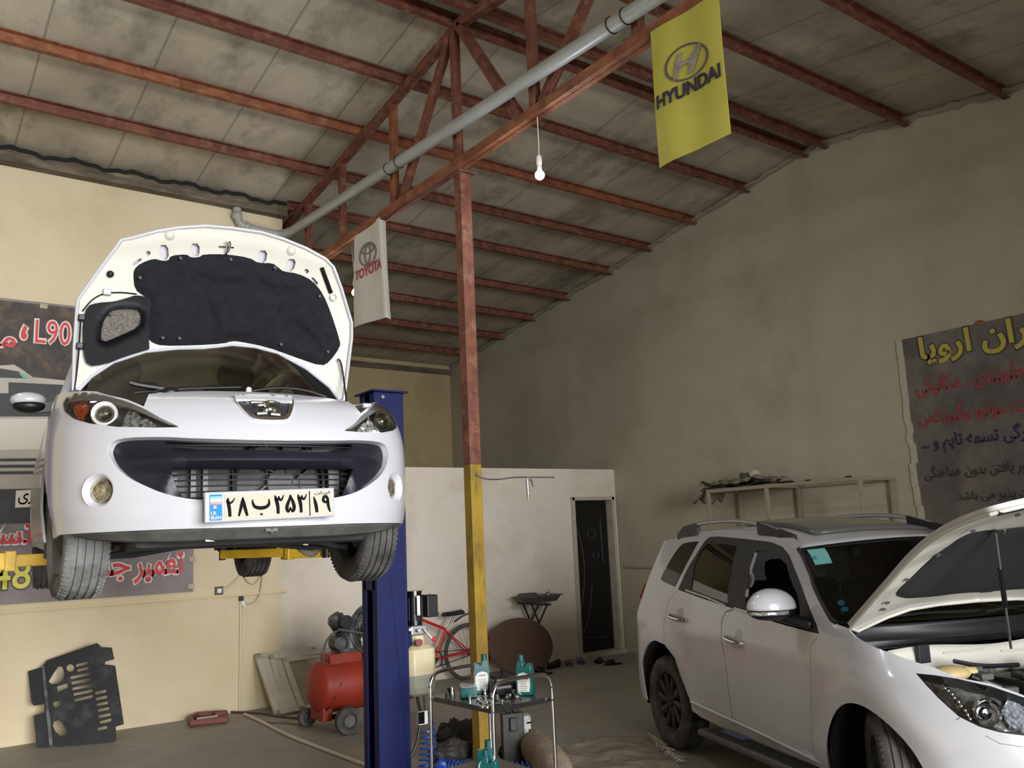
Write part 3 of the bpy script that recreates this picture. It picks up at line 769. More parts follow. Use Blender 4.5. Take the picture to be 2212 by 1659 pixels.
# number plate
def plp(px, py): return F1.at(px, py, y=-.035)
pTL, pTR, pBL, pBR = plp(448, 1066), plp(715, 1057.5), plp(450, 1127), plp(716, 1112)
xd = ((pTR - pTL) + (pBR - pBL)).normalized(); yd = V((0, 0, 1)); yd = (yd - xd * yd.dot(xd)).normalized(); nd = xd.cross(yd)
pc = (pTL + pTR + pBL + pBR) / 4; PW, PH = .53, .122
R3 = Matrix((xd, nd, yd)).transposed()
plate = MB().box(pc + nd * -.004, (PW, .016, PH), R3).build('license_plate', mat('plate_frame', (160, 160, 168), .5), car, smooth=False, bevel=.006)
q0 = pc - xd * (PW / 2) - yd * (PH / 2)
def pq(u, v): return q0 + xd * (u * PW) + yd * (v * PH)
fl = nd * .006
MB().box(pq(.565, .49) + nd * .003, (PW * .84, .006, PH * .84), R3).build('plate_face', mat('plate_cream', (168, 164, 148), .5, spec=.2), plate, smooth=False)
MB().box(pq(.082, .49) + nd * .003, (PW * .09, .006, PH * .84), R3).build('plate_band', mat('plate_blue', (8, 110, 168), .5, spec=.2), plate, smooth=False)
for k, (c, nm) in enumerate((((60, 190, 160), 'flag_green'), ((240, 236, 210), 'flag_white'), ((226, 80, 90), 'flag_red'))):
    MB().box(pq(.082, .80 - .085 * k) + nd * .0045, (PW * .082, .006, PH * .085), R3).build('flag_stripe', mat(nm, c, .4), plate, smooth=False)
MB().cyl(pq(.075, .50) + nd * .004, pq(.075, .50) + nd * .008, .006).build('plate_hologram', M_['white_ink'], plate)
text('plate_letters', 'I.R.', M_['white_ink'], plate, pq(.045, .25) + fl, xd, yd, PW * .045, PH * .12, .02, .001)
text('plate_letters', 'IRAN', M_['white_ink'], plate, pq(.045, .10) + fl, xd, yd, PW * .075, PH * .12, .02, .001)
for g, u, wd, v, h in () and (('۲', .155, .06, .15, .62), ('۸', .245, .065, .17, .60), ('ب', .352, .135, .2, .5), ('۳', .525, .068, .19, .62), ('۵', .612, .062, .2, .60), ('۳', .705, .068, .19, .62), ('۱', .832, .03, .18, .52), ('۹', .905, .055, .18, .52)):
    text('plate_letters', g, M_['ink'], plate, pq(u, v) + fl, xd, yd, PW * wd, PH * h, .028, .001)
# digits and letter drawn as pen strokes: (x, y, half width) in a unit cell
GL = {'2': [[(.30, 1.0, .02), (.22, .86, .10), (.30, .74, .10), (.50, .70, .07), (.72, .78, .06), (.95, .98, .02)], [(.22, .86, .10), (.34, .62, .12), (.42, .3, .11), (.44, 0, .10)]],
      '8': [[(.50, 1.0, .03), (.44, .78, .10), (.32, .45, .11), (.10, 0, .06)], [(.50, 1.0, .03), (.58, .72, .10), (.70, .38, .12), (.90, 0, .08)]],
      '3': [[(.10, 1.0, .03), (.16, .84, .11), (.28, .72, .10), (.40, .78, .07), (.46, .95, .03)], [(.46, .95, .03), (.50, .76, .08), (.64, .72, .09), (.76, .80, .06), (.90, 1.0, .03)], [(.16, .84, .11), (.30, .56, .13), (.36, .28, .11), (.36, 0, .10)]],
      '5': [[(.50, 1.0, .03), (.62, .80, .09), (.84, .50, .12), (.90, .25, .12), (.72, .05, .09), (.54, .22, .05), (.48, .34, .03)], [(.50, 1.0, .03), (.40, .72, .10), (.16, .45, .12), (.10, .22, .12), (.28, .05, .09), (.44, .22, .05), (.48, .34, .03)]],
      '1': [[(.12, 1.0, .03), (.38, .70, .11), (.56, .36, .13), (.66, 0, .10)]],
      '9': [[(.70, .66, .08), (.42, .58, .09), (.20, .72, .11), (.30, .94, .10), (.56, .98, .10), (.72, .80, .10), (.72, .55, .11), (.80, .25, .10), (.96, .0, .05)]],
      'b': [[(.06, .95, .03), (.05, .72, .08), (.16, .48, .11), (.45, .40, .13), (.75, .44, .12), (.93, .62, .10), (.90, .95, .03)], [(.44, .04, .07), (.50, .04, .07), (.56, .04, .07)]]}
def pen(ch, u, v, wd, h):
    mb = MB()
    for st in GL[ch]:
        P = np.array(st, float)
        for _ in range(2):
            q = [P[0]]
            for a, b in zip(P[:-1], P[1:]): q += [a * .75 + b * .25, a * .25 + b * .75]
            q.append(P[-1]); P = np.array(q)
        X = P[:, 0] * wd * PW; Y = P[:, 1] * h * PH; W_ = P[:, 2] * .058
        dx = np.gradient(X); dy = np.gradient(Y); L_ = np.hypot(dx, dy) + 1e-9
        lf_ = [(x - b / l * w_, y + a / l * w_) for x, y, a, b, l, w_ in zip(X, Y, dx, dy, L_, W_)]; rt_ = [(x + b / l * w_, y - a / l * w_) for x, y, a, b, l, w_ in zip(X, Y, dx, dy, L_, W_)]
        k = len(X); o_ = pq(u, v); vs_ = [o_ + xd * x + yd * y + nd * d for d in (.0062, .0078) for x, y in lf_ + rt_]; fs = []
        for i in range(k - 1):
            for b0, fl2 in ((0, 0), (2 * k, 1)):
                f = (b0 + i, b0 + i + 1, b0 + k + i + 1, b0 + k + i); fs.append(f if fl2 else f[::-1])
            fs += [(i, i + 1, 2 * k + i + 1, 2 * k + i), (k + i + 1, k + i, 3 * k + i, 3 * k + i + 1)]
        mb.add(vs_, fs)
    mb.build('plate_digit', M_['ink'], plate, smooth=False, fix=False)
for ch, u, wd, v, h in (('2', .150, .075, .17, .62), ('8', .240, .080, .17, .62), ('b', .345, .145, .18, .55), ('3', .515, .085, .19, .62), ('5', .605, .075, .19, .62), ('3', .695, .085, .19, .62), ('1', .822, .045, .17, .54), ('9', .888, .075, .17, .56)): pen(ch, u, v, wd, h)
text('plate_letters', 'ایران', mat('plate_grey', (84, 82, 80), .6, spec=.1), plate, pq(.835, .76) + fl, xd, yd, PW * .125, PH * .13, .02, .001, rtl=True)
MB().box(pq(.795, .49) + fl, (.004, .003, PH * .84), R3).build('plate_divider', M_['ink'], plate, smooth=False)
# head lamps
def pn(a, z, d=0):
    e = 1e-3; p = S1(a, z); n = (S1(a + e, z) - S1(a - e, z)).cross(S1(a, z + e) - S1(a, z - e)).normalized(); return p + n * d, n
for sd in (-1, 1):
    H = headL if sd < 0 else headR
    mir = lambda pts: [(a * -sd, z) for a, z in pts]
    lamp = patch('headlamp', mat('lamp_housing', (92, 88, 84), .35, metal=.1, var=.5, scale=30), car, H, [], S1, .03, .01, off=-.042)
    patch('lamp_wall', mat('lamp_wall_grey', (120, 116, 112), .3), lamp, H, [[(a * .985 + H[3][0] * .015, z * .985 + .76 * .015) for a, z in H]], S1, .03, .042, off=-.002)
    patch('lamp_cover', M_['lens'], lamp, H, [], S1, .03, 0, off=.004)
    # grey band along the upper edge: lens reflection put into the colour
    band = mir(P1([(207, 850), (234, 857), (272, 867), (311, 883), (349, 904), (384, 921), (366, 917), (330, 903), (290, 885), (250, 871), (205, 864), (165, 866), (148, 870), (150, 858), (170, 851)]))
    patch('lens_sheen_band', mat('lens_sheen_band', (150, 142, 134), .3), lamp, band, [], S1, .02, .004, off=.001)
    c, n = pn(*mir([S1.pix(222, 887)])[0], -.022)
    n = V((n.x * .3, -1, .05)).normalized()
    MB().lathe([(.050, 0), (.052, .010), (.048, .016), (.041, .016), (.038, .008), (.038, -.01)], c, n, 36).build('halo_ring', mat('lit_halo', (250, 250, 246), .3, emit=(255, 250, 240), estr=.55) if sd < 0 else M_['chrome'], lamp)
    MB().lathe([(.037, .0), (.034, .010), (.026, .02), (.013, .026), (.0, .028)], c, n, 28).build('projector_lens', glass('projector_glass', (236, 232, 222), alpha=.6), lamp)
    MB().lathe([(.037, .0), (.032, -.018), (.02, -.028), (.0, -.03)], c, n, 28).build('projector_bowl', mat('warm_reflector', (206, 198, 176), .25, metal=.3, rgb2=(90, 84, 74), scale=40), lamp)
    if sd < 0:
        am = mir(P1([(163, 858), (186, 858), (184, 872), (180, 884), (173, 894), (174, 905), (162, 898), (154, 886), (155, 872)]))
        patch('indicator', M_['orange'], lamp, am, [], S1, .015, .01, off=-.012, relief=lambda a, z: .004 * math.sin(z * 500))
    else:
        am = mir(P1([(163, 858), (180, 858), (172, 894), (162, 898), (150, 886)])); patch('indicator', mat('smoke_lens', (120, 112, 104), .2), lamp, am, [], S1, .02, .01, off=-.012)
    rf = mir(P1([(276, 878), (302, 893), (328, 905), (336, 920), (290, 921), (252, 919), (260, 904)]))
    fm = mat('facet_reflector', (236, 232, 222), .15, metal=.4, rgb2=(70, 68, 66), scale=55)
    patch('reflector', fm, lamp, rf, [], S1, .012, .006, off=-.018, relief=lambda a, z: .008 * math.sin(a * 260) * math.sin(z * 210))
    f = mir([fogc])[0]; c, n = pn(f[0], f[1], 0); n = V((n.x * .85, n.y, 0)).normalized()
    fog = MB().lathe([(.070, .003), (.064, -.001), (.056, -.012), (.049, -.024), (.047, -.03)], c, n, 36).build('fog_lamp', M_['paint'], car)
    MB().lathe([(.047, -.03), (.046, -.018), (.03, -.009), (.0, -.006)], c, n, 28).build('fog_glass', mat('fog_glass', (226, 222, 200), .12, metal=.85, rgb2=(150, 140, 110), scale=50), fog)
# bay floor, cowl, wipers
MB().grid(lambda u, v: V((lerp(-.62, .62, u), lerp(.42, 1.15, v), .74 + .03 * math.sin(u * 19) * math.sin(v * 13))), 30, 20).build('engine_cover', M_['black'], car)
mb = MB().grid(lambda u, v: V((lerp(-.66, .66, u), lerp(.76, .96, v) + .22 * (2 * u - 1) ** 2, .882 + .045 * v + .010 * math.sin(v * 18) - .03 * (2 * u - 1) ** 4)), 40, 14); mb.build('cowl', M_['black'], car)
MB().ball(F1.at(346, 856, y=.6), .03, sc=(1, 1, .6)).build('filler_cap', mat('beige_cap', (196, 170, 150), .5), car)
mb = MB().ball(F1.at(368, 848, y=.62), .035, sc=(1.2, 1, .8)).beam(F1.at(345, 846, y=.66), F1.at(330, 853, y=.6), .03, .02); mb.build('hose_clamp', M_['black'], car)
MB().lathe([(.012, -.02), (.012, .014), (.008, .02), (0, .022)], F1.at(537, 846, y=.36), (0, -.3, 1), 14).build('bonnet_stop', M_['white_plastic'], car)
def wsb(u): # windscreen base
    x = 2 * u - 1; return V((.66 * x, .93 + .20 * x * x, .915 + .012 * x * x))
def wst(u):
    x = 2 * u - 1; return V((.535 * x, 1.62 + .13 * x * x, 1.425 - .055 * x * x))
def wsf(u, v):
    p = wsb(u).lerp(wst(u), v); b = .05 * math.sin(math.pi * v) * (1 - (2 * u - 1) ** 2 * .6); return p + V((0, -b * .7, b * .7))
MB().grid(wsf, 30, 16).build('windscreen', M_['wind'], car, angle=180)
mb = MB()
for k in (0, 1): mb.tube([wsf(k, v) + V(((.03 if k else -.03), .01, 0)) for v in np.linspace(0, 1, 12)], .032, 8)
split(mb.build('screen_pillar', M_['black_void'], car))
mb = MB()
for k in (-1, 1): mb.tube([V((k * .72, 1.2, .93)), V((k * .66, 1.5, 1.16)), V((k * .60, 1.82, 1.36)), V((k * .59, 2.6, 1.40)), V((k * .62, 3.4, 1.30)), V((k * .70, 3.7, 1.0))], .045, 8, smooth=2)
split(mb.build('roof_side_rail', M_['paint'], car))
MB().grid(lambda u, v: (lambda x: V((.56 * x, lerp(1.66 + .12 * x * x, 3.5, v), 1.425 - .05 * x * x + .035 * math.sin(math.pi * v * .9)))) (2 * u - 1), 20, 14).build('roof', M_['paint'], car, solid=.02)
for k in (-1, 1):
    MB().grid(lambda u, v: V((k * lerp(.755 - .02 * u, .615, v), lerp(lerp(1.3, 1.85, v), lerp(3.5, 3.25, v), u), lerp(.985, 1.36, v))), 12, 6).build('side_window', M_['darkglass'], car, angle=180)
MB().grid(lambda u, v: V(((2 * u - 1) * lerp(.66, .56, v), lerp(3.72, 3.45, v), lerp(1.0, 1.36, v))), 10, 6).build('rear_window', M_['lens'], car, angle=180)
# cabin: dashboard and seats seen through the glass
mb = MB().grid(lambda u, v: V((lerp(-.68, .68, u), lerp(1.18, 1.55, v), .90 + .06 * math.sin(v * math.pi))), 10, 8); mb.build('dashboard', M_['black'], car)
for k in (-.36, .36): MB().box((k, 2.35, .95), (.42, .14, .62)).ball((k, 2.38, 1.34), .11, sc=(1.2, .6, 1)).build('front_seat', mat('seat_cloth', (120, 108, 84), .9), car, bevel=.04)
mb = MB()
for px in ([(290, 848), (340, 843), (420, 838), (520, 836)], [(530, 846), (600, 836), (660, 842), (705, 858)]):
    mb.tube([F1.at(x, y, y=.84) for x, y in px], .008, 6, smooth=1)
mb.tube([F1.at(x, y, y=.80) for x, y in ((375, 850), (372, 842), (300, 832), (280, 826))], .012, 6, smooth=1)
mb.build('wiper', M_['black_void'], car)
# mirrors
for k in (-1, 1):
    mb = MB().ball((k * .885, 1.46, .985), .085, 20, (1.0, .72, .48)); mir_ = mb.build('wing_mirror', M_['paint'], car)
    MB().ball((k * .88, 1.455, .952), .085, 20, (.92, .68, .44)).beam((k * .74, 1.46, .955), (k * .88, 1.46, .94), .04, .05).build('mirror_base', M_['black'], mir_)
# underside
mb = MB()
mb.grid(lambda u, v: S1(lerp(-.83, .83, u), lerp(.268, .262 - .045 * (1 - abs(2 * u - 1) ** 4), v)) + V((0, .03 + .05 * v, 0)), 40, 6)
mb.build('front_valance', M_['grey_dusty'], car, solid=.008)
MB().box((0, .98, .235), (1.0, 1.5, .09)).box((0, 2.4, .25), (1.30, 1.8, .10)).build('undertray', M_['darkgrey'], car, smooth=False, bevel=.03)
MB().box(F1.at(455, 1158, y=.12), (.045, .02, .045)).build('tow_cover', M_['white_plastic'], car, bevel=.005)
MB().box(F1.at(585, 1140, y=.06), (.05, .03, .03)).cyl(F1.at(587, 1125, y=.04), F1.at(587, 1150, y=.06), .01).build('tray_bracket', M_['grey_dusty'], car, smooth=False)
for k in (-1, 1):
    mb = MB().tube([(k * .25, .70, .22), (k * .46, .78, .19), (k * .60, .83, .16)], .013, 8).tube([(k * .2, .95, .25), (k * .58, .85, .27)], .016, 8).tube([(k * .2, 1.0, .2), (k * .42, .95, .17), (k * .60, .80, .17)], .012, 8)
    mb.cyl((k * .54, .88, .30), (k * .52, .92, .75), .035); mb.build('suspension', M_['darkgrey'], car)
mb = MB().tube([(-.5, 3.27, .24), (.5, 3.27, .24)], .04, 10).cyl((-.3, 3.2, .28), (-.25, 3.0, .3), .05); mb.build('rear_axle', M_['darkgrey'], car)
mb = MB().tube([F1.at(638, 1166, y=1.1), F1.at(646, 1182, y=1.1), F1.at(665, 1194, y=1.1), F1.at(676, 1195, y=1.1), F1.at(684, 1186, y=1.1)], .022, 10, smooth=2).ball(F1.at(686, 1180, y=1.1), .032).cyl(F1.at(687, 1178, y=1.1), F1.at(690, 1155, y=1.1), .012)
mb.build('hanging_hose', mat('dusty_hose', (128, 120, 106), .7), car)
for k in (-1, 1):
    MB().grid(lambda u, v: V((k * lerp(.79, .50, v), .83 - .345 * math.cos(math.pi * (u * 1.06 + .03)), .27 + .345 * math.sin(math.pi * (u * 1.06 + .03)))), 24, 4).build('wheel_arch_liner', M_['grey_dusty'], car, solid=.004)
    MB().grid(lambda u, v: V((k * lerp(.79, .50, v), 3.27 - .345 * math.cos(math.pi * (u * 1.2 - .1)), .27 + .345 * math.sin(math.pi * (u * 1.2 - .1)))), 24, 4).build('wheel_arch_liner', M_['darkgrey'], car, solid=.004)
wheel(car, (-.665, .83, .275), .29, .19, -1, .18, 0, M_['rubber_light'], M_['grey_dusty'], dz=.10)
wheel(car, (.685, .83, .275), .29, .19, 1, .18, 0, M_['rubber'], M_['darkgrey'], dz=.05)
wheel(car, (.69, 3.27, .255), .29, .19, 1, .18, 0, M_['rubber'], M_['darkgrey'])
wheel(car, (-.69, 3.27, .255), .29, .19, -1, .18, 0, M_['rubber'], M_['darkgrey'])
# ---- open bonnet
AL = math.radians(75); HY, HZ = 1.05, .90
vdir = V((0, -math.cos(AL), math.sin(AL))); ndir = V((0, -math.sin(AL), -math.cos(AL)))      # ndir points to the viewer (underside)
def crown(x, v): return .055 * (x / .7) ** 2 + .07 * max(0, v / .95) ** 3
def HS(x, v): return V((x, HY, HZ)) + vdir * v + ndir * crown(x, v)
def hp(px, py):
    d = F1.ray(px, py); o = F1.cam - V((0, HY, HZ)); x = v = 0
    for _ in range(6):
        t = (crown(x, v) - o.dot(ndir)) / d.dot(ndir); p = o + d * t; x, v = p.x, p.dot(vdir)
    return (x, v)
HP = lambda L: [hp(*p) for p in L]
hood_o = HP([(158, 842), (160.5, 752), (167.6, 649), (173.5, 639), (216, 580), (263, 518), (282, 515), (338, 500), (385, 492), (444, 488), (502, 493), (564, 502), (613, 517), (662, 537), (702, 559), (719, 576), (737, 623), (759, 697), (759, 730), (749, 811), (742, 864),
             (734, 866), (712, 836), (662, 796), (600, 762), (551, 749), (502, 744), (479, 747), (440, 751), (385, 752), (314, 759), (244, 782), (197, 813), (170, 842)])
hood = patch('bonnet', M_['paint'], car, hood_o, [], HS, .04, .006, off=-.028, flip=False)
def sc(poly, k, c=None):
    a = np.array(poly); m = a.mean(0) if c is None else np.array(c); return [tuple(m + (p - m) * k) for p in a]
def rect(px, py, w_, h_, skew=0): return HP([(px - w_ / 2 + skew, py - h_ / 2), (px + w_ / 2 + skew, py - h_ / 2), (px + w_ / 2 - skew, py + h_ / 2), (px - w_ / 2 - skew, py + h_ / 2)])
holes = [rounded(rect(354, 545, 20, 32, -1), 1), rounded(rect(421, 540, 20, 28), 1), rounded(rect(566, 555, 20, 28, 2), 1), rounded(rect(627, 573, 20, 27, 3), 1), HP([(x, y) for x, y in circ(320, 547, 5, 12)]), HP([(x, y) for x, y in circ(662, 586, 5, 12)]),
         rounded(HP([(284, 570), (303, 557), (307, 561), (289, 575)]), 1), rounded(HP([(671, 601), (676, 598), (688, 612), (684, 616)]), 1), HP([(472, 531), (505, 533), (505, 537), (472, 536)])]
inner_o = sc(hood_o, .985)
def hrel(x, v):
    r = .004 * math.exp(-((v - .78 - .1 * (1 - (x / .6) ** 2)) / .03) ** 2); return r
inner = patch('inner_panel', M_['paint_in'], hood, inner_o, holes, HS, .025, .004, relief=hrel)
fl_ = MB().tube([HS(x, v) + ndir * .004 for x, v in hood_o], .009, 8, closed=True); fl_.build('hemmed_edge', M_['paint'], hood)
liner = HP([(291, 625), (287.5, 592), (291, 580), (303, 569), (333, 558), (347, 563), (364, 563), (368.6, 552), (404, 549), (411, 556), (430, 556), (439, 549), (489, 549), (539, 556.5), (558.6, 569), (588, 567.6), (603, 579), (610.6, 586), (645, 591), (675, 606), (697, 633), (714, 673), (734, 734.5), (735, 749), (712, 781.5), (694.6, 791), (638, 771.6), (576, 749), (514, 737), (499, 737), (484.5, 742), (420, 746), (350, 747), (328.6, 740), (320, 731), (319, 693), (326, 648), (310, 639)])
liner = rounded(liner, 1)
pk = [HP([(425, 576), (525, 578), (520, 602), (470, 604), (430, 590)]), HP([(556, 588), (645, 616), (640, 622), (570, 612)]), HP([(446, 632), (480, 620), (620, 648), (566, 716), (478, 722)]), HP([(612, 700), (640, 690), (690, 740), (690, 760), (600, 735)])]
pkA = [np.array(p) for p in pk]; lnA = np.array(liner)
def lrel(x, v):
    P = np.array([[x, v]]); e = float(seg_dist(P, lnA)[0]); r = .020 * (1 - math.exp(-(e / .025) ** 2))
    for i, p in enumerate(pkA):
        d = float(seg_dist(P, p)[0]) * (1 if inside(P, p)[0] else -1); r += (.018 if i < 3 else -.02) * (1 / (1 + math.exp(-d / .006)))
    return r
patch('bonnet_liner', M_['felt'], hood, liner, [], HS, .016, .01, off=.004, relief=lrel)
mb = MB()
for p in ((301, 600), (388, 558), (496, 561), (591, 579), (687, 640), (705, 759), (604, 743), (386, 730), (350, 729), (237, 677)):
    c = HS(*hp(*p)) + ndir * .030; mb.ball(c, .010, 12, (1, .6, 1))
split(mb.build('liner_clip', mat('grey_clip', (66, 68, 72), .5), hood))
duct = rounded(HP([(187.6, 660), (209, 653), (244, 651), (270, 644), (291, 637), (310, 639), (326, 648), (318, 688.6), (320, 753), (267.5, 768.5), (227.6, 785), (187.6, 790), (178, 761), (177, 693)]), 1, keep=(7, 8))
mesh_o = rounded(HP([(216, 700), (228, 678), (241, 667), (272, 664), (300, 667), (303, 690), (296, 706), (262, 722), (213.5, 742)]), 1)
dA = np.array(duct); mA = np.array(mesh_o)
patch('air_duct', mat('gloss_black_plastic', (14, 14, 18), .45, spec=.15), hood, duct, [mesh_o], HS, .016, .02, off=.03, relief=lambda x, v: .012 * math.exp(-(float(seg_dist(np.array([[x, v]]), mA)[0]) / .012) ** 2))
patch('duct_mesh', mat('duct_mesh', (110, 100, 84), .5, rgb2=(22, 22, 24), scale=120), hood, mesh_o, [], HS, .02, .004, off=.016)
mb = MB()
for p in ((176, 686), (172, 747)): mb.box(HS(*hp(*p)) + ndir * .02, (.03, .03, .03))
split(mb.build('duct_clip', M_['black'], hood, bevel=.004))
MB().ball(HS(*hp(238, 592)) + ndir * .012, .017, 14).build('rubber_stop', M_['black_void'], hood)
MB().tube([HS(*hp(x, y)) + ndir * .008 for x, y in ((178, 672), (200, 645), (226, 633), (260, 631), (295, 635))], .0035, 6, smooth=2).tube([HS(*hp(x, y)) + ndir * .012 for x, y in ((174, 690), (170, 760), (166, 800), (160, 842))], .004, 6, smooth=1).build('washer_tube', M_['black_void'], hood)
MB().box(HS(*hp(231, 631)) + ndir * .012, (.035, .02, .03)).build('tube_clip', M_['alu'], hood, bevel=.003)
MB().beam(HS(*hp(694, 578)) + ndir * .010, HS(*hp(714, 633)) + ndir * .012, .018, .012).build('rod_slot', M_['black_void'], hood, smooth=False)
MB().lathe([(.02, 0), (.022, .008), (.014, .012), (.012, .0)], HS(*hp(720, 642)), ndir, 20).build('rod_grommet', M_['paint_in'], hood)
MB().tube([HS(*hp(*p)) + ndir * k for p, k in (((487, 552), .01), ((489, 540), .03), ((488, 525), .035), ((492, 520), .03), ((496, 528), .03), ((492, 545), .02))], .0045, 8, smooth=1).build('bonnet_catch', M_['chrome'], hood)
mb = MB()
for p in ((366, 507), (629, 541)): mb.lathe([(.028, 0), (.024, .006), (.01, .012), (.0, .010)], HS(*hp(*p)), ndir, 18)
split(mb.build('stop_pad', M_['paint_in'], hood))
MB().tube([HS(*hp(728, 775)) + ndir * .02, HS(*hp(733, 781)) + ndir * .03, F1.at(742, 815, y=.93), F1.at(749, 870, y=.86)], .0055, 8, smooth=1).build('prop_rod', M_['black_void'], hood)
# hinge corner fillers of the inner panel and fender rail under the bonnet
mb = MB()
for k in (-1, 1): mb.beam((k * .70, .72, .90), (k * .70, 1.2, .93), .07, .03)
split(mb.build('fender_rail', M_['paint'], car, bevel=.008))

# ------------------------------------------------------------------ white off-road estate parked by the right wall
F2 = Frame((5.00658, 1.90884, 0), -math.radians(20.5))
suv = empty('suv_car', F2.o, 'white sport utility vehicle parked by the right wall with its bonnet propped open', 'car', rz=F2.yaw)
class SuvSurf(PlanSurf):
    def sh(s, y, z): return s.y0(z) * max(0.0, 1 - y / s.fade) - max(0, z - 1.05) * .35 * min(1, max(0, (y - 2.6) / 1.6))
wz2 = hermite([.15, .30, .46, .52, .75, .95, 1.08, 1.20, 1.40, 1.60, 1.70, 1.80], [.955, .965, .985, .99, 1.0, .99, .965, .925, .845, .75, .70, .65])
y02 = hermite([.2, .45, .6, .75, .85, .95, 1.05, 1.2, 1.7], [.05, .0, .0, .05, .12, .22, .34, .45, .5])
S2 = SuvSurf(F2, .915, .75, 2.5, 4.28, .5, wz2, y02, fade=1.5)
P2 = lambda L: S2.pl(L, t0=2.0, t1=12.0)
HC, HY2, HZ2, AL2 = 0, 1.09, 1.135, math.radians(33)
# outline pieces (near side, traced)
fend = P2([(2067, 1464), (2018, 1442), (1978, 1430), (1927, 1411), (1891, 1399), (1873, 1389), (1848, 1376), (1832, 1357), (1805, 1347), (1791, 1337)])
apil = P2([(1789, 1333), (1774, 1300), (1758, 1268), (1748, 1245), (1739, 1223), (1731, 1203), (1724, 1188)])
roofe = P2([(1731, 1177), (1716, 1163), (1681, 1156), (1638, 1151), (1592, 1147), (1534, 1148), (1490, 1152), (1465, 1157)])
a_r, z_r = roofe[-1]
yR = 3.40; yF = .79
def aS(y): return S2.aside(y, -1)
tail_top = [(aS(3.75), z_r - .03), (-S2.AM, z_r - .12)]
tail_bot = [(-S2.AM, .36), (aS(3.77), .33)]
archR_b = [(aS(yR + .435 * math.cos(t)), .40 + .455 * math.sin(t)) for t in np.linspace(-.1, 1.35, 14)]
archR_f = P2([(1424, 1384), (1441, 1392), (1461, 1421), (1476, 1459), (1488, 1494), (1495, 1514), (1499, 1534)])
def aN(y):   # a of a point of the near side at distance y from the nose, also on the rounded corner
    return -float(np.interp(y, S2.P[:201, 1], S2.A[:201]))
archF = [(aN(yF + .39 * math.cos(t)), .395 + .378 * math.sin(t)) for t in np.linspace(-.30, math.pi + .30, 34)]
rd_rear = P2([(1441, 1392), (1437, 1374), (1437, 1340), (1443, 1298), (1463, 1272)])
gh_top = P2([(1463, 1272), (1475, 1240), (1488, 1216), (1513, 1171), (1519, 1164), (1527, 1160), (1554, 1159), (1611, 1164), (1669, 1171), (1692, 1181), (1708, 1200), (1727, 1254), (1764, 1349), (1766, 1368)])
fd_front = P2([(1766, 1368), (1762, 1380), (1753, 1396), (1749, 1455), (1753, 1532), (1765, 1628), (1775, 1668)])
nose_low = [(-.9, .27), (-.5, .25), (0, .25)]
lampO = P2([(1980, 1455), (2003, 1482), (2028, 1508), (2073, 1548), (2117, 1570), (2157, 1582), (2212, 1589), (2270, 1594)]) + P2([(2330, 1580), (2300, 1556), (2212, 1507), (2140, 1484), (2067, 1467), (2020, 1459)])
half = [(0, .93), (lampO[-3][0] * .5, .93), (lampO[9][0], lampO[9][1] + .02), (lampO[10][0], lampO[10][1] + .012), (lampO[11][0], lampO[11][1] + .012)] + fend + apil + roofe + tail_top + tail_bot + archR_b + archR_f[:2] + rd_rear + gh_top[1:] + fd_front[1:] + archF + nose_low
def flare(a, z):
    y = float(np.interp(abs(a), S2.A, S2.P[:, 1])); r = 0
    for yc, zc in ((yR, .40), (yF, .40)):
        d = math.hypot(y - yc, z - zc); r = max(r, .022 * math.exp(-max(0, d - .46) ** 2 / .012) if z < .98 else 0)
    # shoulder crease
    r += .006 * math.exp(-((z - .96 - .05 * (y - 2) / 2) / .05) ** 2)
    return r
lampL = lampO; lampR = [(-a, z) for a, z in lampO]
patch('body_shell', M_['suvpaint'], suv, mirror(half), [lampL, lampR], S2, .045, .012, relief=flare)
dsplit = P2([(1588, 1315), (1570, 1322), (1561, 1341), (1560, 1396), (1566, 1440), (1572, 1474), (1576, 1523), (1584, 1553), (1593, 1580), (1603, 1594)])
rdoor = rd_rear[:-1] + P2([(1463, 1272)]) + [dsplit[0]] + dsplit[1:] + P2([(1560, 1572), (1518, 1551)]) + list(reversed(archR_f[2:]))
rdoor = list(reversed(rd_rear)); rdoor = [rd_rear[-1]] + P2([(1520, 1292)]) + dsplit + P2([(1560, 1573), (1518, 1552)]) + list(reversed(archR_f[1:])) + rd_rear[:-1]
fdoor = list(reversed(dsplit)) + P2([(1640, 1332), (1700, 1350), (1737, 1360)]) + fd_front + P2([(1790, 1698), (1715, 1655), (1660, 1624)])
def shrink(poly, d):
    a = np.array(poly); n = len(a); out = []
    ar = sum(a[i][0] * a[(i + 1) % n][1] - a[(i + 1) % n][0] * a[i][1] for i in range(n)); s = 1 if ar > 0 else -1
    for i in range(n):
        e1 = a[i] - a[i - 1]; e2 = a[(i + 1) % n] - a[i]; n1 = np.array([-e1[1], e1[0]]) * s; n2 = np.array([-e2[1], e2[0]]) * s
        k = n1 / (np.linalg.norm(n1) + 1e-9) + n2 / (np.linalg.norm(n2) + 1e-9); k = k / (np.linalg.norm(k) + 1e-9); out.append(tuple(a[i] + k * d))
    return out
frame_o = gh_top + P2([(1737, 1360), (1700, 1350), (1640, 1332), (1588, 1315), (1520, 1292)])
win_r = P2([(1488, 1272), (1492, 1240), (1497, 1217), (1508, 1190), (1521, 1175), (1560, 1175), (1590, 1178), (1593, 1182), (1586, 1212), (1579, 1239), (1573, 1270), (1569, 1303), (1530, 1288)])
win_f = P2([(1612, 1290), (1616, 1262), (1621, 1228), (1629, 1199), (1635, 1189), (1660, 1192), (1681, 1200), (1697, 1220), (1708, 1247), (1718, 1270), (1726, 1290), (1728, 1320), (1724, 1345), (1680, 1336), (1612, 1312)])
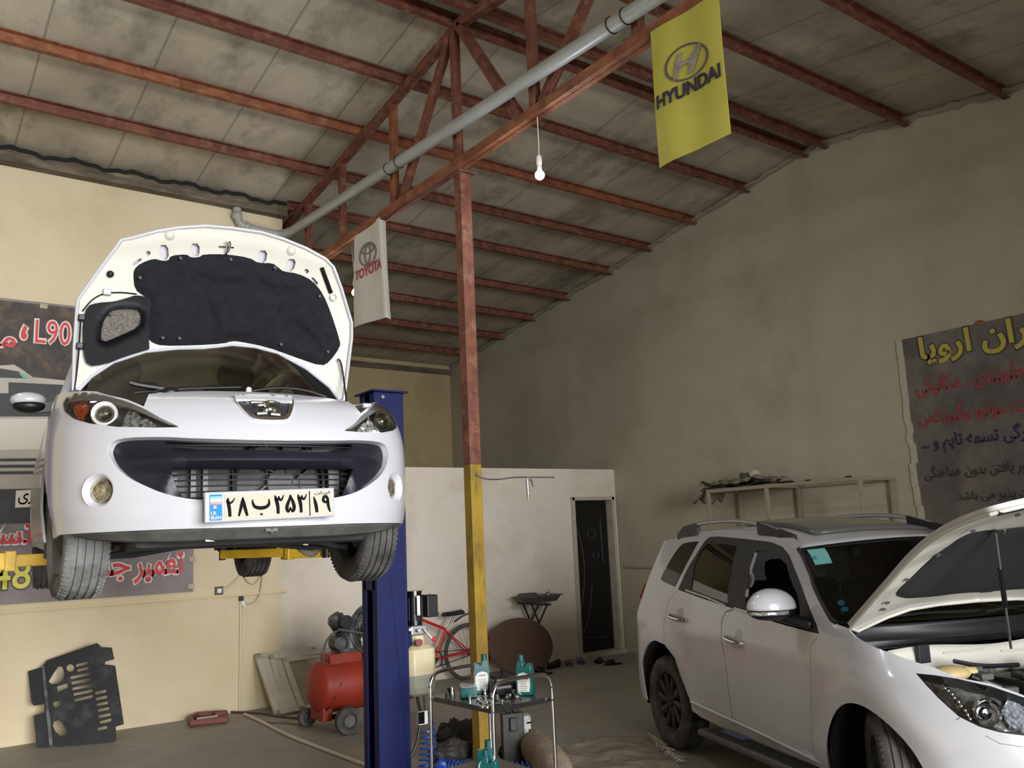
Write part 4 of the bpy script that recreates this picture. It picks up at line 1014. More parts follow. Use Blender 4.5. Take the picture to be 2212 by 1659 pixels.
qwin = rounded(P2([(1500, 1170), (1473, 1172), (1459, 1177), (1443, 1202), (1420, 1247), (1422, 1254), (1452, 1267)]), 1, keep=(0, 6))
sills = None
for sd in (1, -1):
    mm = (lambda L: L) if sd > 0 else (lambda L: [(-a, z) for a, z in L])
    kw = {}
    rd = patch('rear_door', M_['suvpaint'], suv, mm(shrink(rdoor, .005)), [], S2, .045, .012, relief=flare)
    fd = patch('front_door', M_['suvpaint'], suv, mm(shrink(fdoor, .005)), [], S2, .045, .012, relief=flare)
    wf = patch('window_frame', mat('matt_black_trim', (34, 34, 35), .5), suv, mm(shrink(frame_o, .003)), [mm(win_r), mm(win_f)], S2, .04, .012, off=.002)
    patch('rear_side_window', M_['darkglass'], suv, mm(win_r), [], S2, .05, 0, off=-.006)
    patch('quarter_window', mat('black_glass', (26, 26, 27), .06), suv, mm(qwin), [], S2, .05, .004, off=.004)
    if sd < 0: patch('front_side_window', M_['darkglass'], suv, mm(win_f), [], S2, .05, 0, off=-.006)
    else: patch('front_side_window', M_['darkglass'], suv, P2([(1612, 1290), (1630, 1296), (1660, 1305), (1660, 1330), (1612, 1312)]), [], S2, .05, 0, off=-.006)
    for nm, L, par in (('window_strip', [(1482, 1273), (1530, 1290), (1568, 1306), (1568, 1310), (1529, 1294), (1481, 1277)], rd), ('window_strip', [(1589, 1312), (1612, 1319), (1640, 1327), (1640, 1332), (1611, 1324), (1589, 1317)], fd)):
        patch(nm, M_['alu'], par, mm(P2(L)), [], S2, .04, .008, off=.008)
    for par, c, e0, e1 in ((rd, (1468, 1328), (1450, 1329), (1479, 1339)), (fd, (1596, 1377), (1571, 1376), (1611, 1391))):
        ca = mm(P2([c]))[0]; patch('handle_recess', mat('recess_paint', (176, 174, 170), .4), par, circ(ca[0], ca[1] + .006, .048, 20), [], S2, .03, .003, off=.0045)
        p0, p1 = [S2(*q) for q in mm(P2([e0, e1]))]; o_ = V((-sd * .035, 0, 0))
        MB().tube([p0 + o_ * .2, p0.lerp(p1, .12) + o_, p0.lerp(p1, .5) + o_ * 1.15 + V((0, 0, -.003)), p0.lerp(p1, .9) + o_, p1 + o_ * .2], .019, 10, smooth=2).build('door_handle', M_['chrome'], par)
    # sill crease line
    # mirror
    mc = F2.at(1664, 1316, y=1.42); mc.x *= sd
    mm_ = MB().grid(lambda u, v: mc + V((.155 * math.cos(2 * math.pi * u) * math.sin(math.pi * (.02 + .96 * v) * .5), -.075 * math.cos(math.pi * .5 * v) ** .8 * .9 + .06 * (1 - 1), 0)) if False else mc + V((.158 * math.cos(2 * math.pi * u) * math.sin(math.pi * .5 * v) * (1.0 - .12 * math.sin(2 * math.pi * u) * 1), -.12 * math.cos(math.pi * .5 * v), .078 * math.sin(2 * math.pi * u) * math.sin(math.pi * .5 * v) ** .9 + .012)), 36, 12, closed_u=True)
    shell = mm_.build('mirror_shell', M_['black'], suv, solid=.004)
    MB().grid(lambda u, v: mc + V((.162 * math.cos(math.pi * u) * math.sin(math.pi * .5 * v), -.125 * math.cos(math.pi * .5 * v) - .002, .122 * math.sin(math.pi * u) ** .9 * math.sin(math.pi * .5 * v) ** .8 + .002)), 24, 12).build('mirror_cap', M_['paint'], shell, solid=.006)
    MB().grid(lambda u, v: mc + V((-sd * .01 + .160 * math.cos(math.pi * (.02 + u * .62) if sd < 0 else math.pi * (1 - .02 - u * .62)), -.126 * math.sin(math.pi * (.08 + u * .58)) * 1.0 - .004, -.004 - .022 * v)), 20, 4).build('mirror_indicator', mat('clear_indicator', (222, 222, 220), .15, metal=.7, rgb2=(120, 120, 120), scale=70), shell, solid=.003)
    MB().beam(mc + V((sd * .10, .03, -.05)), (-sd * .84, 1.30, mc.z - .10), .10, .055).build('mirror_arm', M_['black'], shell, bevel=.015)
    MB().grid(lambda u, v: mc + V((.15 * math.cos(2 * math.pi * u) * v, .012, .075 * math.sin(2 * math.pi * u) * v + .012)), 24, 3, closed_u=True).build('mirror_glass', M_['chrome'], shell)
# black door-bottom gap lines and sill cladding crease
mb = MB()
for sd in (1, -1):
    L = P2([(1495, 1515), (1540, 1535), (1584, 1555), (1640, 1580), (1700, 1610), (1750, 1634), (1783, 1650)])
    mb.tube([S2(sd * a, z) + V((-sd * .012, 0, 0)) for a, z in L], .012, 8)
split(mb.build('sill_moulding', M_['suvpaint'], suv))
# windscreen, roof
def curve(L):
    P = [S2(*q) for q in L]; P = np.array([p[:] for p in P]); d = np.concatenate([[0], np.cumsum(np.linalg.norm(np.diff(P, axis=0), axis=1))]); d /= d[-1]
    return lambda t: V([float(np.interp(t, d, P[:, i])) for i in range(3)])
eA = curve(P2([(1806, 1348), (1791, 1337)]) + apil)
def ws2(u, v):
    p = eA(v); x = 2 * u - 1; b = 1 - x * x
    return V((abs(p.x) * x, p.y - b * lerp(.16, .20, v), p.z + b * lerp(-.0, .045, v)))
MB().grid(ws2, 30, 14).build('windscreen', M_['suvglass'], suv, angle=180)
mb = MB()
for u in (0.0, 1.0): mb.tube([ws2(u, v) + V((.012 - .024 * u, 0, .004)) for v in np.linspace(0, 1, 14)], .018, 6)
mb.tube([ws2(u, 1) + V((0, .0, -.008)) for u in np.linspace(0, 1, 24)], .018, 6)
split(mb.build('screen_seal', M_['black_void'], suv))
eR = curve(roofe[1:])
def rf2(u, v):
    p = eR(v); x = 2 * u - 1; b = 1 - abs(x) ** 2.2
    q = V((abs(p.x) * x, p.y, p.z + b * .045)); p0 = eR(0); q0 = V((abs(p0.x) * x, p0.y, p0.z + b * .045))
    return q + (ws2(u, 1) - q0) * max(0, 1 - v * 3.5) ** 1.5
MB().grid(rf2, 36, 24).build('roof', M_['suvpaint'], suv, solid=.012, angle=180)
def uvpix(fr, surf, px, py):
    best = (.5, .5)
    def pr(u, v):
        q = fr.R @ surf(u, v) + fr.o - CAM; z = q.dot(CF); return CX + FPX * q.dot(CR) / z - px, CY - FPX * q.dot(CU) / z - py
    g = min(((pr(i / 14, j / 14), i / 14, j / 14) for i in range(15) for j in range(15)), key=lambda t: t[0][0] ** 2 + t[0][1] ** 2); u, v = g[1], g[2]
    for _ in range(8):
        a = pr(u, v); e = 1e-3; b = pr(u + e, v); c = pr(u, v + e)
        J = np.array([[(b[0] - a[0]) / e, (c[0] - a[0]) / e], [(b[1] - a[1]) / e, (c[1] - a[1]) / e]])
        d = np.linalg.lstsq(J, -np.array(a), rcond=None)[0]; u += float(np.clip(d[0], -.1, .1)); v += float(np.clip(d[1], -.1, .1))
    return (u, v)
W2 = lambda L: [uvpix(F2, ws2, *p) for p in L]
st = patch('toll_sticker', mat('teal_sticker', (118, 182, 176), .5), suv, W2([(1743, 1189), (1781, 1185), (1798, 1217), (1761, 1221)]), [], ws2, .05, .002, off=.004)
patch('sticker_mark', mat('teal_mark', (70, 140, 150), .5), st, W2([(1751, 1204), (1762, 1202), (1766, 1208), (1756, 1210)]), [], ws2, .05, .001, off=.007)
for px, py in ((1817, 1303), (1825, 1317)):
    patch('round_sticker', mat('blue_sticker', (44, 128, 176), .4), suv, W2([(px + 8 * math.cos(t * math.pi / 8), py + 6 * math.sin(t * math.pi / 8)) for t in range(16)]), [], ws2, .05, .002, off=.004)
R2_ = lambda L: [uvpix(F2, rf2, *p) for p in L]
MB().grid(lambda u, v: rf2(lerp(.16, .84, u), lerp(.10, .62, v)) + V((0, 0, .018 + .012 * math.sin(math.pi * u) * math.sin(math.pi * v))), 14, 12).build('sunroof', mat('sunroof_glass', (92, 92, 90), .15), suv, solid=.02)
for sd in (1, -1):
    px = [(1468, 1156), (1482, 1140), (1508, 1133), (1534, 1128), (1592, 1125), (1640, 1131), (1680, 1146), (1716, 1160)]
    pts = [F2.at(*p, x=-.635) for p in px]; pts = [V((p.x * sd, p.y, p.z)) for p in pts]
    rail = MB().tube(pts[1:-1], .017, 10, smooth=2).build('roof_rail', M_['alu'], suv)
    mb = MB()
    for a, b, c_, h0, h1 in ((pts[0], pts[1], pts[2], .02, .03), (pts[-1], pts[-2], pts[-3], .02, .03)):
        e = [a, a.lerp(b, .6) + V((0, 0, .0)), b, c_]
        n = len(e); vs_ = []
        for p in e:
            zr = float(np.interp(p.y, [S2(*q_).y for q_ in roofe], [S2(*q_).z for q_ in roofe])) + .03
            zr = min(zr, p.z)
            for dx in (-.022, .022): vs_ += [V((p.x + dx, p.y, p.z + .012)), V((p.x + dx, p.y, zr - .04))]
        fs = []
        for i in range(n - 1):
            o0, o1 = i * 4, (i + 1) * 4
            fs += [(o0, o1, o1 + 1, o0 + 1), (o0 + 2, o0 + 3, o1 + 3, o1 + 2), (o0, o0 + 2, o1 + 2, o1)]
        fs += [(0, 1, 3, 2), ((n - 1) * 4, (n - 1) * 4 + 2, (n - 1) * 4 + 3, (n - 1) * 4 + 1)]
        mb.add(vs_, fs)
    split(mb.build('rail_foot', M_['black'], rail, smooth=False))
# headlamps
for sd in (1, -1):
    mm = (lambda L: L) if sd > 0 else (lambda L: [(-a, z) for a, z in L])
    H = mm(lampO)
    lamp = patch('headlamp', mat('chrome_housing', (196, 190, 182), .2, metal=.35, rgb2=(74, 70, 68), scale=18), suv, H, [], S2, .03, .01, off=-.07, relief=lambda a, z: .012 * math.sin(a * 60) * math.sin(z * 70))
    patch('lamp_rim', M_['black_void'], lamp, H, [shrink(H, .009)], S2, .03, .075, off=.001)
    patch('lamp_cover', M_['lens'], lamp, H, [], S2, .04, 0, off=.004)
    def pn2(a, z, d=0):
        e = 1e-3; p = S2(a, z); n = (S2(a + e, z) - S2(a - e, z)).cross(S2(a, z + e) - S2(a, z - e)).normalized(); return p + n * d, n
    c, n = pn2(*mm(P2([(2133, 1533)]))[0], -.05); n = V((n.x * .5, -1, .05)).normalized()
    MB().lathe([(.072, 0), (.076, .02), (.068, .03), (.060, .022), (.054, -.015), (.03, -.03), (0, -.035)], c, n, 32).build('projector_ring', M_['chrome'], lamp)
    MB().lathe([(.034, -.02), (.033, .0), (.024, .014), (.0, .02)], c, n, 24).build('projector_lens', glass('suv_projector', (120, 120, 118), alpha=2), lamp)
    mb = MB()
    for k in range(9):
        t = k / 8; q = mm(P2([(lerp(2042, 2098, t), lerp(1482, 1552, t ** 1.2))]))[0]; p, n_ = pn2(q[0], q[1], -.03); mb.ball(p, .014, 10, (1, .7, 1.1))
    mb.build('led_row', M_['chrome'], lamp)
    b = mm(P2([(2180, 1500), (2250, 1530), (2260, 1570), (2190, 1570), (2165, 1530)]))
    patch('main_reflector', mat('suv_facets', (236, 238, 244), .1, metal=.4, rgb2=(130, 132, 140), scale=50), lamp, b, [], S2, .015, .006, off=-.045, relief=lambda a, z: .01 * math.sin(a * 160) * math.sin(z * 150))
    a8 = -float(np.interp(4.02, S2.P[120:, 1], S2.A[120:])); tl = mm([(a8 + .05, 1.16), (a8 - .25, 1.10), (a8 - .25, 1.28), (a8 - .02, 1.28)])
    patch('tail_lamp', M_['redlens'], suv, tl, [], S2, .04, .02, off=.016)
# bumper joint line
J = P2([(1940, 1573), (1975, 1574), (2010, 1571), (2040, 1565), (2073, 1551)])
mb = MB().tube([S2(a, z) + V((-.0, 0, 0)) for a, z in J], .003, 5); mb.build('bumper_joint', mat('joint_grey', (96, 94, 92), .7), suv)
MB().tube([S2(*q) for q in P2([(2130, 1590), (2160, 1606), (2212, 1614)])], .0025, 5).build('crack_line', mat('joint_grey', (150, 146, 140), .7), suv)
gz = [(-.42, .90), (.42, .90), (.36, .64), (-.36, .64)]
gr = patch('front_grille', M_['black'], suv, rounded(gz, 1), [], S2, .04, .02, off=.012)
mb = MB()
for z in (.69, .74, .79, .84): mb.tube([S2(a, z) + V((0, -.022, 0)) for a in np.linspace(-.36, .36, 14)], .009, 6)
split(mb.build('grille_bar', M_['chrome'], gr))
patch('lower_intake', M_['black'], suv, rounded([(-.55, .52), (.55, .52), (.45, .34), (-.45, .34)], 1), [], S2, .04, .02, off=.010)
# bay, cowl, scuttle
def q4(L, ys): return [F2.at(px, py, y=y) for (px, py), y in zip(L, ys)]
MB().grid(lambda u, v: V((lerp(-.60, .60, u), lerp(.34, 1.0, v), .70)), 10, 10).build('bay_floor', M_['black_void'], suv, smooth=False, solid=.01)
MB().box((0, .25, .80), (.9, .06, .12)).build('front_panel', M_['black'], suv, bevel=.01)
def cow(u, v):
    p = ws2(u, 0); e = V((p.x * .99, .90 + .02 * math.sin(v * 9), 1.035 + .01 * math.sin(v * 14))); return p.lerp(e, v) + V((0, 0, -.01 - .02 * math.sin(math.pi * v)))
MB().grid(cow, 24, 10).build('cowl', M_['black'], suv, solid=.008)
t0_ = F2.at(1975, 1411, y=.88).z; 
MB().grid(lambda u, v: V((lerp(-.66, .70, u), .88 - .015 * math.sin(v * 3.1), lerp(.86, 1.025, v) + .012 * math.sin(u * 9))), 24, 6).build('scuttle_panel', M_['paint_in'], suv, solid=.01)
MB().beam((-.30, .862, .99), (-.02, .862, .99), .012, .012).beam((.1, .862, .97), (.5, .862, .97), .012, .012).build('scuttle_rib', M_['paint_in'], suv, bevel=.004)
c = F2.at(1994, 1412, y=.84); MB().box(c, (.075, .03, .10)).build('relay_box', M_['black'], suv, smooth=False, bevel=.004)
mb = MB()
for k in (-1, 1): mb.beam((k * .68, .55, .93), (k * .725, 1.05, 1.03), .10, .03)
split(mb.build('inner_wing', M_['paint_in'], suv, bevel=.008))
c = F2.at(2052, 1455, y=.55); MB().ball(c, .1, 18, (1.15, .8, .42)).cyl(c + V((.09, 0, .0)), c + V((.15, -.01, -.005)), .03).build('reservoir', mat('yellowed_plastic', (186, 166, 118), .5), suv)
MB().tube([F2.at(2098, 1462, y=.52), F2.at(2130, 1475, y=.48), F2.at(2180, 1492, y=.44), F2.at(2240, 1510, y=.40)], .022, 10, smooth=2).tube([F2.at(2060, 1428, y=.7), F2.at(2120, 1440, y=.66), F2.at(2200, 1436, y=.66)], .012, 8, smooth=2).build('bay_hose', M_['black'], suv)
mb = MB()
random.seed(5)
mb.box((.15, .55, .80), (.55, .45, .14)).box((.45, .62, .86), (.18, .2, .16)).cyl((-.1, .5, .88), (.3, .5, .88), .05)
for i in range(14): mb.box((random.uniform(-.4, .5), random.uniform(.3, .75), random.uniform(.84, .92)), (random.uniform(.04, .1), random.uniform(.03, .1), random.uniform(.03, .08)))
mb.build('engine', M_['grey_dusty'], suv, bevel=.008)
mb = MB()
mb.tube([ws2(.10, .0) + V((.0, -.06, .03)), ws2(.3, .08) + V((0, -.03, .02)), ws2(.52, .05) + V((0, -.03, .02))], .009, 6).tube([ws2(.5, .0) + V((.0, -.06, .03)), ws2(.7, .07) + V((0, -.03, .02)), ws2(.92, .05) + V((0, -.03, .02))], .009, 6)
mb.build('wiper', M_['black_void'], suv)
# cabin
MB().box((0, 2.55, .72), (1.5, 2.6, .5)).build('cabin_light_blocker', M_['black_void'], suv, smooth=False)  # solid black box in the lower cabin, added to block light
MB().grid(lambda u, v: V((lerp(-.74, .74, u), lerp(1.25, 1.75, v), 1.05 + .05 * math.sin(v * math.pi))), 10, 6).build('dashboard', M_['black_void'], suv)
MB().tube([V((-.36, 1.78, 1.12)) + V((.18 * math.cos(t * math.pi / 12), .07 * math.sin(t * math.pi / 12), .17 * math.sin(t * math.pi / 12))) for t in range(24)], .014, 8, closed=True).build('steering_wheel', M_['black_void'], suv)
for k in (-.38, .38): MB().box((k, 2.35, 1.05), (.46, .16, .56)).box((k, 2.36, 1.42), (.24, .10, .17)).build('front_seat', M_['felt'], suv, bevel=.05)
MB().box((0, 3.2, 1.0), (1.3, .18, .6)).build('rear_seat', M_['felt'], suv, bevel=.05)
MB().tube([F2.at(1634, 1194, x=-.70), F2.at(1622, 1230, x=-.74), F2.at(1616, 1262, x=-.78), F2.at(1613, 1290, x=-.82)], .012, 6).tube([F2.at(1622, 1236, x=-.74), F2.at(1627, 1246, x=-.73), F2.at(1626, 1258, x=-.74), F2.at(1620, 1268, x=-.76)], .012, 6, smooth=1).build('seat_belt', mat('belt_grey', (150, 150, 148), .6), suv)
# running boards, wheels, liners
for sd in (1, -1):
    pA, pB = F2.at(1524, 1562, x=-.99), F2.at(1700, 1690, x=-.99); zb_ = (pA.z + .30) / 2; y0b = pA.y; y1b = .98
    rb = MB().box((-sd * .975, (y0b + y1b) / 2, zb_ - .02), (.17, y0b - y1b, .045)).build('running_board', M_['grey_dusty'], suv, bevel=.015)
    mb = MB()
    for k in range(5): mb.box((-sd * (.92 + .027 * k), (y0b + y1b) / 2, zb_ + .005), (.009, y0b - y1b - .1, .008))
    mb.build('step_rubber', M_['black'], rb, smooth=False)
    if sd > 0: MB().box((-.94, y0b - .32, zb_ + .0085), (.07, .3, .006)).build('blue_film', mat('blue_film', (40, 62, 110), .3), rb, smooth=False)
    for yc, nm in ((yF, 'f'), (yR, 'r')):
        MB().grid(lambda u, v: V((-sd * lerp(.885 if nm == 'r' else .83 + .06 * math.cos(math.pi * u), .55, v), yc + (.43 if nm == 'r' else .40) * math.cos(math.pi * (u * 1.16 - .08)), .40 + .44 * math.sin(math.pi * (u * 1.16 - .08)))), 26, 4).build('wheel_arch_liner', M_['black'], suv, solid=.004)
    alloy = mat('dusty_alloy', (66, 65, 64), .45, metal=.6, var=.3, scale=12)
    wheel(suv, (-sd * .775, 3.43, .362), .362, .225, -sd, .235, 10, M_['rubber'], alloy, style='alloy')
    wheel(suv, (-sd * .755, .79, .362), .362, .225, -sd, .235, 10, M_['rubber'], alloy, style='alloy', dz=-.50)
MB().box((0, 2.1, .30), (1.3, 3.4, .12)).build('underbody', M_['black_void'], suv, smooth=False)
# ---- propped bonnet
vd2 = V((0, -math.cos(AL2), math.sin(AL2))); nd2 = V((0, -math.sin(AL2), -math.cos(AL2)))
def crown2(x, v): return .05 * (x / .75) ** 2 + .13 * max(0, (v - .75) / .7) ** 2
def H2(x, v): return V((x, HY2, HZ2)) + vd2 * v + nd2 * crown2(x, v)
def hp2(px, py):
    d = F2.ray(px, py); o = F2.cam - V((0, HY2, HZ2)); x = -.7; v = .5
    for _ in range(8):
        t = (crown2(x, v) - o.dot(nd2)) / d.dot(nd2); p = o + d * t; x, v = p.x, p.dot(vd2)
    return (x, v)
G2 = lambda L: [hp2(*p) for p in L]
edge = G2([(1836, 1355), (1880, 1305), (1934, 1244), (1980, 1194), (2026, 1156), (2067, 1132), (2110, 1112), (2149, 1097)])
ve = edge[-1][1]
rear = G2([(1852, 1361), (1873, 1351), (1914, 1332), (1965, 1314), (2026, 1304), (2129, 1294)])
hh_ = smooth_line([(0, ve + .22), (-.35, ve + .18), (-.58, ve + .10)] + list(reversed(edge)), 2) + rear + [(0, rear[-1][1] + .01)]
bon = patch('bonnet', M_['suvpaint'], suv, mirror(hh_), [], H2, .05, .022, off=-.005)
lin = [(0, G2([(2212, 1143)])[0][1] + .03)] + G2([(2160, 1142), (2119, 1144), (2078, 1156), (2037, 1185), (2005, 1212), (1975, 1238), (1955, 1256), (1944, 1267), (1934, 1284), (1950, 1290), (1965, 1290.6), (2016, 1287), (2067, 1280), (2149, 1276)]) + [(0, G2([(2212, 1274)])[0][1])]
lin = rounded(mirror(lin), 1)
patch('bonnet_inner', M_['paint_in'], bon, shrink(mirror(hh_), .012), [], H2, .03, .004, relief=lambda x, v: .006 * math.sin(v * 9 + 4 * x * x) ** 2)
lA = np.array(lin)
patch('bonnet_liner', mat('dark_felt', (30, 32, 34), .95), bon, lin, [], H2, .03, .01, off=.006, relief=lambda x, v: .014 * (1 - math.exp(-(float(seg_dist(np.array([[x, v]]), lA)[0]) / .03) ** 2)))
MB().tube([H2(x, v) + nd2 * .006 for x, v in mirror(hh_)], .010, 8, closed=True).build('bonnet_edge', M_['paint_in'], bon)
mb = MB()
for p in ((2098, 1141), (2024, 1194), (1957, 1247), (1906, 1311), (1914, 1297), (2194, 1106)): mb.lathe([(.012, 0), (.014, .006), (.006, .007), (.005, .002), (0, .002)], H2(*hp2(*p)) + nd2 * .012, nd2, 14)
split(mb.build('panel_plug', M_['grey_dusty'], bon))
e9 = edge[-1]; sp_ = [(e9[0] + .02, e9[1] - .02), (-.58, ve + .065), (-.35, ve + .14), (0, ve + .18), (.35, ve + .14), (.58, ve + .065), (-e9[0] - .02, e9[1] - .02)]
MB().tube([H2(*q_) + nd2 * .010 for q_ in resample(smooth_line(sp_, 2), .04, False)], .013, 8).build('rubber_seal', M_['black_void'], bon)
MB().tube([F2.at(1845, 1358, x=-.68), F2.at(1850, 1375, x=-.68), F2.at(1853, 1388, x=-.68)], .008, 6).tube([F2.at(1855, 1360, x=-.66), F2.at(1862, 1375, x=-.66), F2.at(1872, 1388, x=-.66)], .007, 6).tube([F2.at(1842, 1352, x=-.67), F2.at(1870, 1335, x=-.66), F2.at(1884, 1328, x=-.65)], .014, 6).build('bonnet_hinge', M_['paint_in'], bon)
pr0 = H2(*hp2(2145, 1142)) + nd2 * .02; pr1 = F2.at(2184, 1400, y=.50); pm = pr0.lerp(pr1, .5)
prop = MB().tube([pr0, pr0.lerp(pr1, .35), pr1], .007, 8).build('prop_rod', M_['grey_dusty'], bon)
MB().cyl(pr0.lerp(pr1, .30), pr0.lerp(pr1, .62), .013).build('foam_grip', M_['black'], prop)
MB().tube([H2(*hp2(2145, 1142)) + nd2 * .012, H2(*hp2(2155, 1132)) + nd2 * .05, H2(*hp2(2160, 1128)) + nd2 * .04], .009, 8).build('bonnet_catch', M_['grey_dusty'], bon)

# ------------------------------------------------------------------ wall posters
class Plane:
    def __init__(s, o, ux, vtop):
        s.o = V(o); s.u = V(ux).normalized(); v = V(vtop); s.v = (v - s.u * v.dot(s.u)).normalized(); s.n = s.u.cross(s.v)
    def __call__(s, a, b): return s.o + s.u * a + s.v * b
    def pix(s, px, py):
        d = ray(px, py); t = (s.o - CAM).dot(s.n) / d.dot(s.n); p = CAM + d * t - s.o; return (p.dot(s.u), p.dot(s.v))
    def pl(s, L): return [s.pix(*p) for p in L]
def text_px(s, m, parent, pl, l, r, b, t, bold=.01, lift=.003, rtl=False, outline=None, ob=.05, name='lettering', shear=0, width=None):
    """text between pixel columns l and r (or of a given width) on a plane, bottom / top rows b, t taken at column l"""
    a0 = pl.pix(l, b); a1 = pl.pix(r, b); h = pl.pix(l, t)[1] - a0[1]; wd = width if width else a1[0] - a0[0]
    o = text(name, s, m, parent, pl(a0[0], a0[1]), pl.u, pl.v, wd, h, bold, lift + .002, rtl, shear, 0)
    if outline:
        g = .016; text('letter_outline', s, outline, o, pl(a0[0] - g, a0[1] - g), pl.u, pl.v, wd + 2 * g, h + 2 * g, bold + ob, lift, rtl, shear, 0)
    return o
def blot(name, m, parent, pl, L, off=.002, px=True, it=0, keep=()):
    q = pl.pl(L) if px else L
    return patch(name, m, parent, rounded(q, it, keep) if it else q, [], pl, .25, 0, off=off)
WL = Plane((0, YL - .004, 0), (1, 0, 0), (0, 0, 1))
zb0, zt0 = at(415, 1278, Y=YL).z, at(165, 664, Y=YL).z
xb = at(418, 1200, Y=YL).x
pic = mat('poster_dark_photo', (72, 62, 54), .55, rgb2=(40, 36, 34), scale=6, dirt=(132, 104, 78), dirt_amt=.55, dscale=7)
grey = mat('poster_grey_print', (136, 126, 124), .55, rgb2=(118, 108, 106), scale=3)
greyd = mat('poster_dark_grey', (62, 60, 62), .5, var=.3, scale=8)
silver = mat('poster_silver_print', (196, 188, 172), .5, rgb2=(172, 164, 150), scale=2)
silv2 = mat('poster_bright_print', (222, 214, 198), .5)
po = patch('wall_poster', grey, None, [(-2.6, zb0), (xb, zb0), (xb - .012, zb0 + 1), (xb, zb0 + 2), (xb - .01, zt0 - .4), (xb - .02, zt0), (.9, zt0 + .015), (.2, zt0 - .01), (-2.6, zt0)], [], WL, .3, .003, off=.006)
tag(po, 'large torn workshop poster with red lettering on the cream left wall', 'poster')
zmid = at(60, 880, Y=YL).z
blot('poster_photo', pic, po, WL, [(-2.59, at(60, 835, Y=YL).z), (xb - .03, at(60, 835, Y=YL).z), (xb - .03, zt0 - .012), (-2.59, zt0 - .012)], .008, px=False)
blot('printed_car', silver, po, WL, [(-120, 800), (0, 790), (30, 788), (50, 800), (70, 815), (140, 822), (150, 830), (150, 1010), (100, 1080), (-120, 1080)], .010)
blot('printed_window', greyd, po, WL, [(-120, 795), (0, 796), (40, 803), (62, 818), (-120, 813)], .012)
blot('printed_sticker', mat('poster_teal', (120, 176, 158), .5), po, WL, [(40, 806), (55, 808), (64, 818), (50, 817)], .014)
blot('printed_cabin', greyd, po, WL, [(18, 826), (140, 832), (150, 900), (-120, 900), (-120, 850), (18, 850)], .013)
blot('printed_bonnet', silv2, po, WL, [(-120, 905), (140, 905), (130, 970), (-120, 975)], .0135)
for k in range(5): blot('printed_grille', greyd if k % 2 == 0 else silver, po, WL, [(-120, 992 + 7 * k), (90, 990 + 7 * k), (88, 996 + 7 * k), (-120, 998 + 7 * k)], .0145)
blot('printed_intake', greyd, po, WL, [(-120, 1058), (70, 1056), (72, 1130), (-120, 1134)], .0145)
blot('printed_plate', silv2, po, WL, [(34, 1060), (72, 1058), (70, 1095), (32, 1097)], .016)
blot('printed_tyre', greyd, po, WL, [(68, 1090), (100, 1120), (100, 1270), (70, 1270)], .012)
wo = M_['white_ink']; ri = M_['red_ink']
text_px('L90', ri, po, WL, 75, 151, 741, 690, .0, .012, outline=wo, ob=.05)
text_px('،', ri, po, WL, 44, 58, 733, 702, .01, .012, rtl=True, outline=wo)
q = WL.pix(34, 733); text_px('مکانیک', ri, po, WL, -190, 34, 746, 690, .02, .012, rtl=True, outline=wo)
text_px('ری', M_['ink'], po, WL, 38, 70, 1090, 1066, .01, .019, rtl=True)
text_px('تسمه', ri, po, WL, -80, 70, 1180, 1134, .02, .018, rtl=True, outline=wo)
text_px('48', mat('poster_yellow', (214, 206, 70), .5), po, WL, -22, 64, 1276, 1212, .01, .018, outline=greyd, ob=.03)
text_px('تعمیر', ri, po, WL, 288, 394, 1262, 1196, .02, .012, rtl=True, outline=wo)
text_px('جلو', ri, po, WL, 182, 280, 1262, 1196, .02, .012, rtl=True, outline=wo)
text_px('ی', ri, po, WL, 268, 302, 1186, 1140, .02, .012, rtl=True, outline=wo)
text_px('ری', ri, po, WL, 326, 378, 1186, 1140, .02, .012, rtl=True, outline=wo)
tp = MB()
for px, py in ((94, 662), (414, 1208), (412, 1266)):
    c = WL(*WL.pix(px, py)) + V((0, -.018, 0)); tp.box(c, (.07, .004, .05))
split(tp.build('tape_piece', M_['dirtywhite'], po, smooth=False))

WR = Plane((XR - .004, 0, 0), (0, -1, 0), (0, 0, 1))
a = WR.pix(1945, 735); b_ = WR.pix(1990, 1105)
rm = mat('faded_poster_print', (108, 101, 92), .6, rgb2=(80, 75, 72), scale=2.2, dirt=(136, 127, 106), dirt_amt=.5, dscale=2.5)
rp_ = patch('wall_poster', rm, None, [(a[0], .9), (a[0] + 2.6, .9), (a[0] + 2.6, a[1]), (a[0], a[1])], [], WR, .3, .003, off=.006)
tag(rp_, 'faded workshop poster with yellow and red lettering on the grey right wall', 'poster')
yl = M_['yellow_ink']; pk_ = mat('poster_faded_yellow', (170, 156, 60), .55); rd_ = mat('poster_faded_red', (150, 52, 56), .55); bk = mat('poster_faded_black', (52, 48, 46), .55)
def tR(s, m, l, b, t, r, bold=.02, outline=None): return text_px(s, m, rp_, WR, l, r, b, t, bold, .012, rtl=True, outline=outline, ob=.03)
tR('ران اروپا', pk_, 1992, 798, 728, 2232, .03, bk)
tR('جلوبندی ، مکانیکی', rd_, 1982, 862, 816, 2224, .02)
tR('ت موتور وگیربکس', rd_, 1988, 926, 882, 2224, .02)
tR('رگی تسمه تایم و ...', M_['blue_ink'], 1994, 984, 938, 2224, .02)
tR('ور یافتن بدون هماهنگی', bk, 2000, 1040, 1008, 2224, .01)
tR('ن پذیر می باشد', bk, 2072, 1088, 1062, 2224, .01)
mb = MB(); random.seed(11); z = a[1]
while z > 1.3:
    h = random.uniform(.10, .26); mb.box((XR - .012, -a[0] + random.uniform(.0, .03), z - h / 2), (.004, .075, h)); z -= h
mb.build('edge_tape', M_['dirtywhite'], rp_, smooth=False)
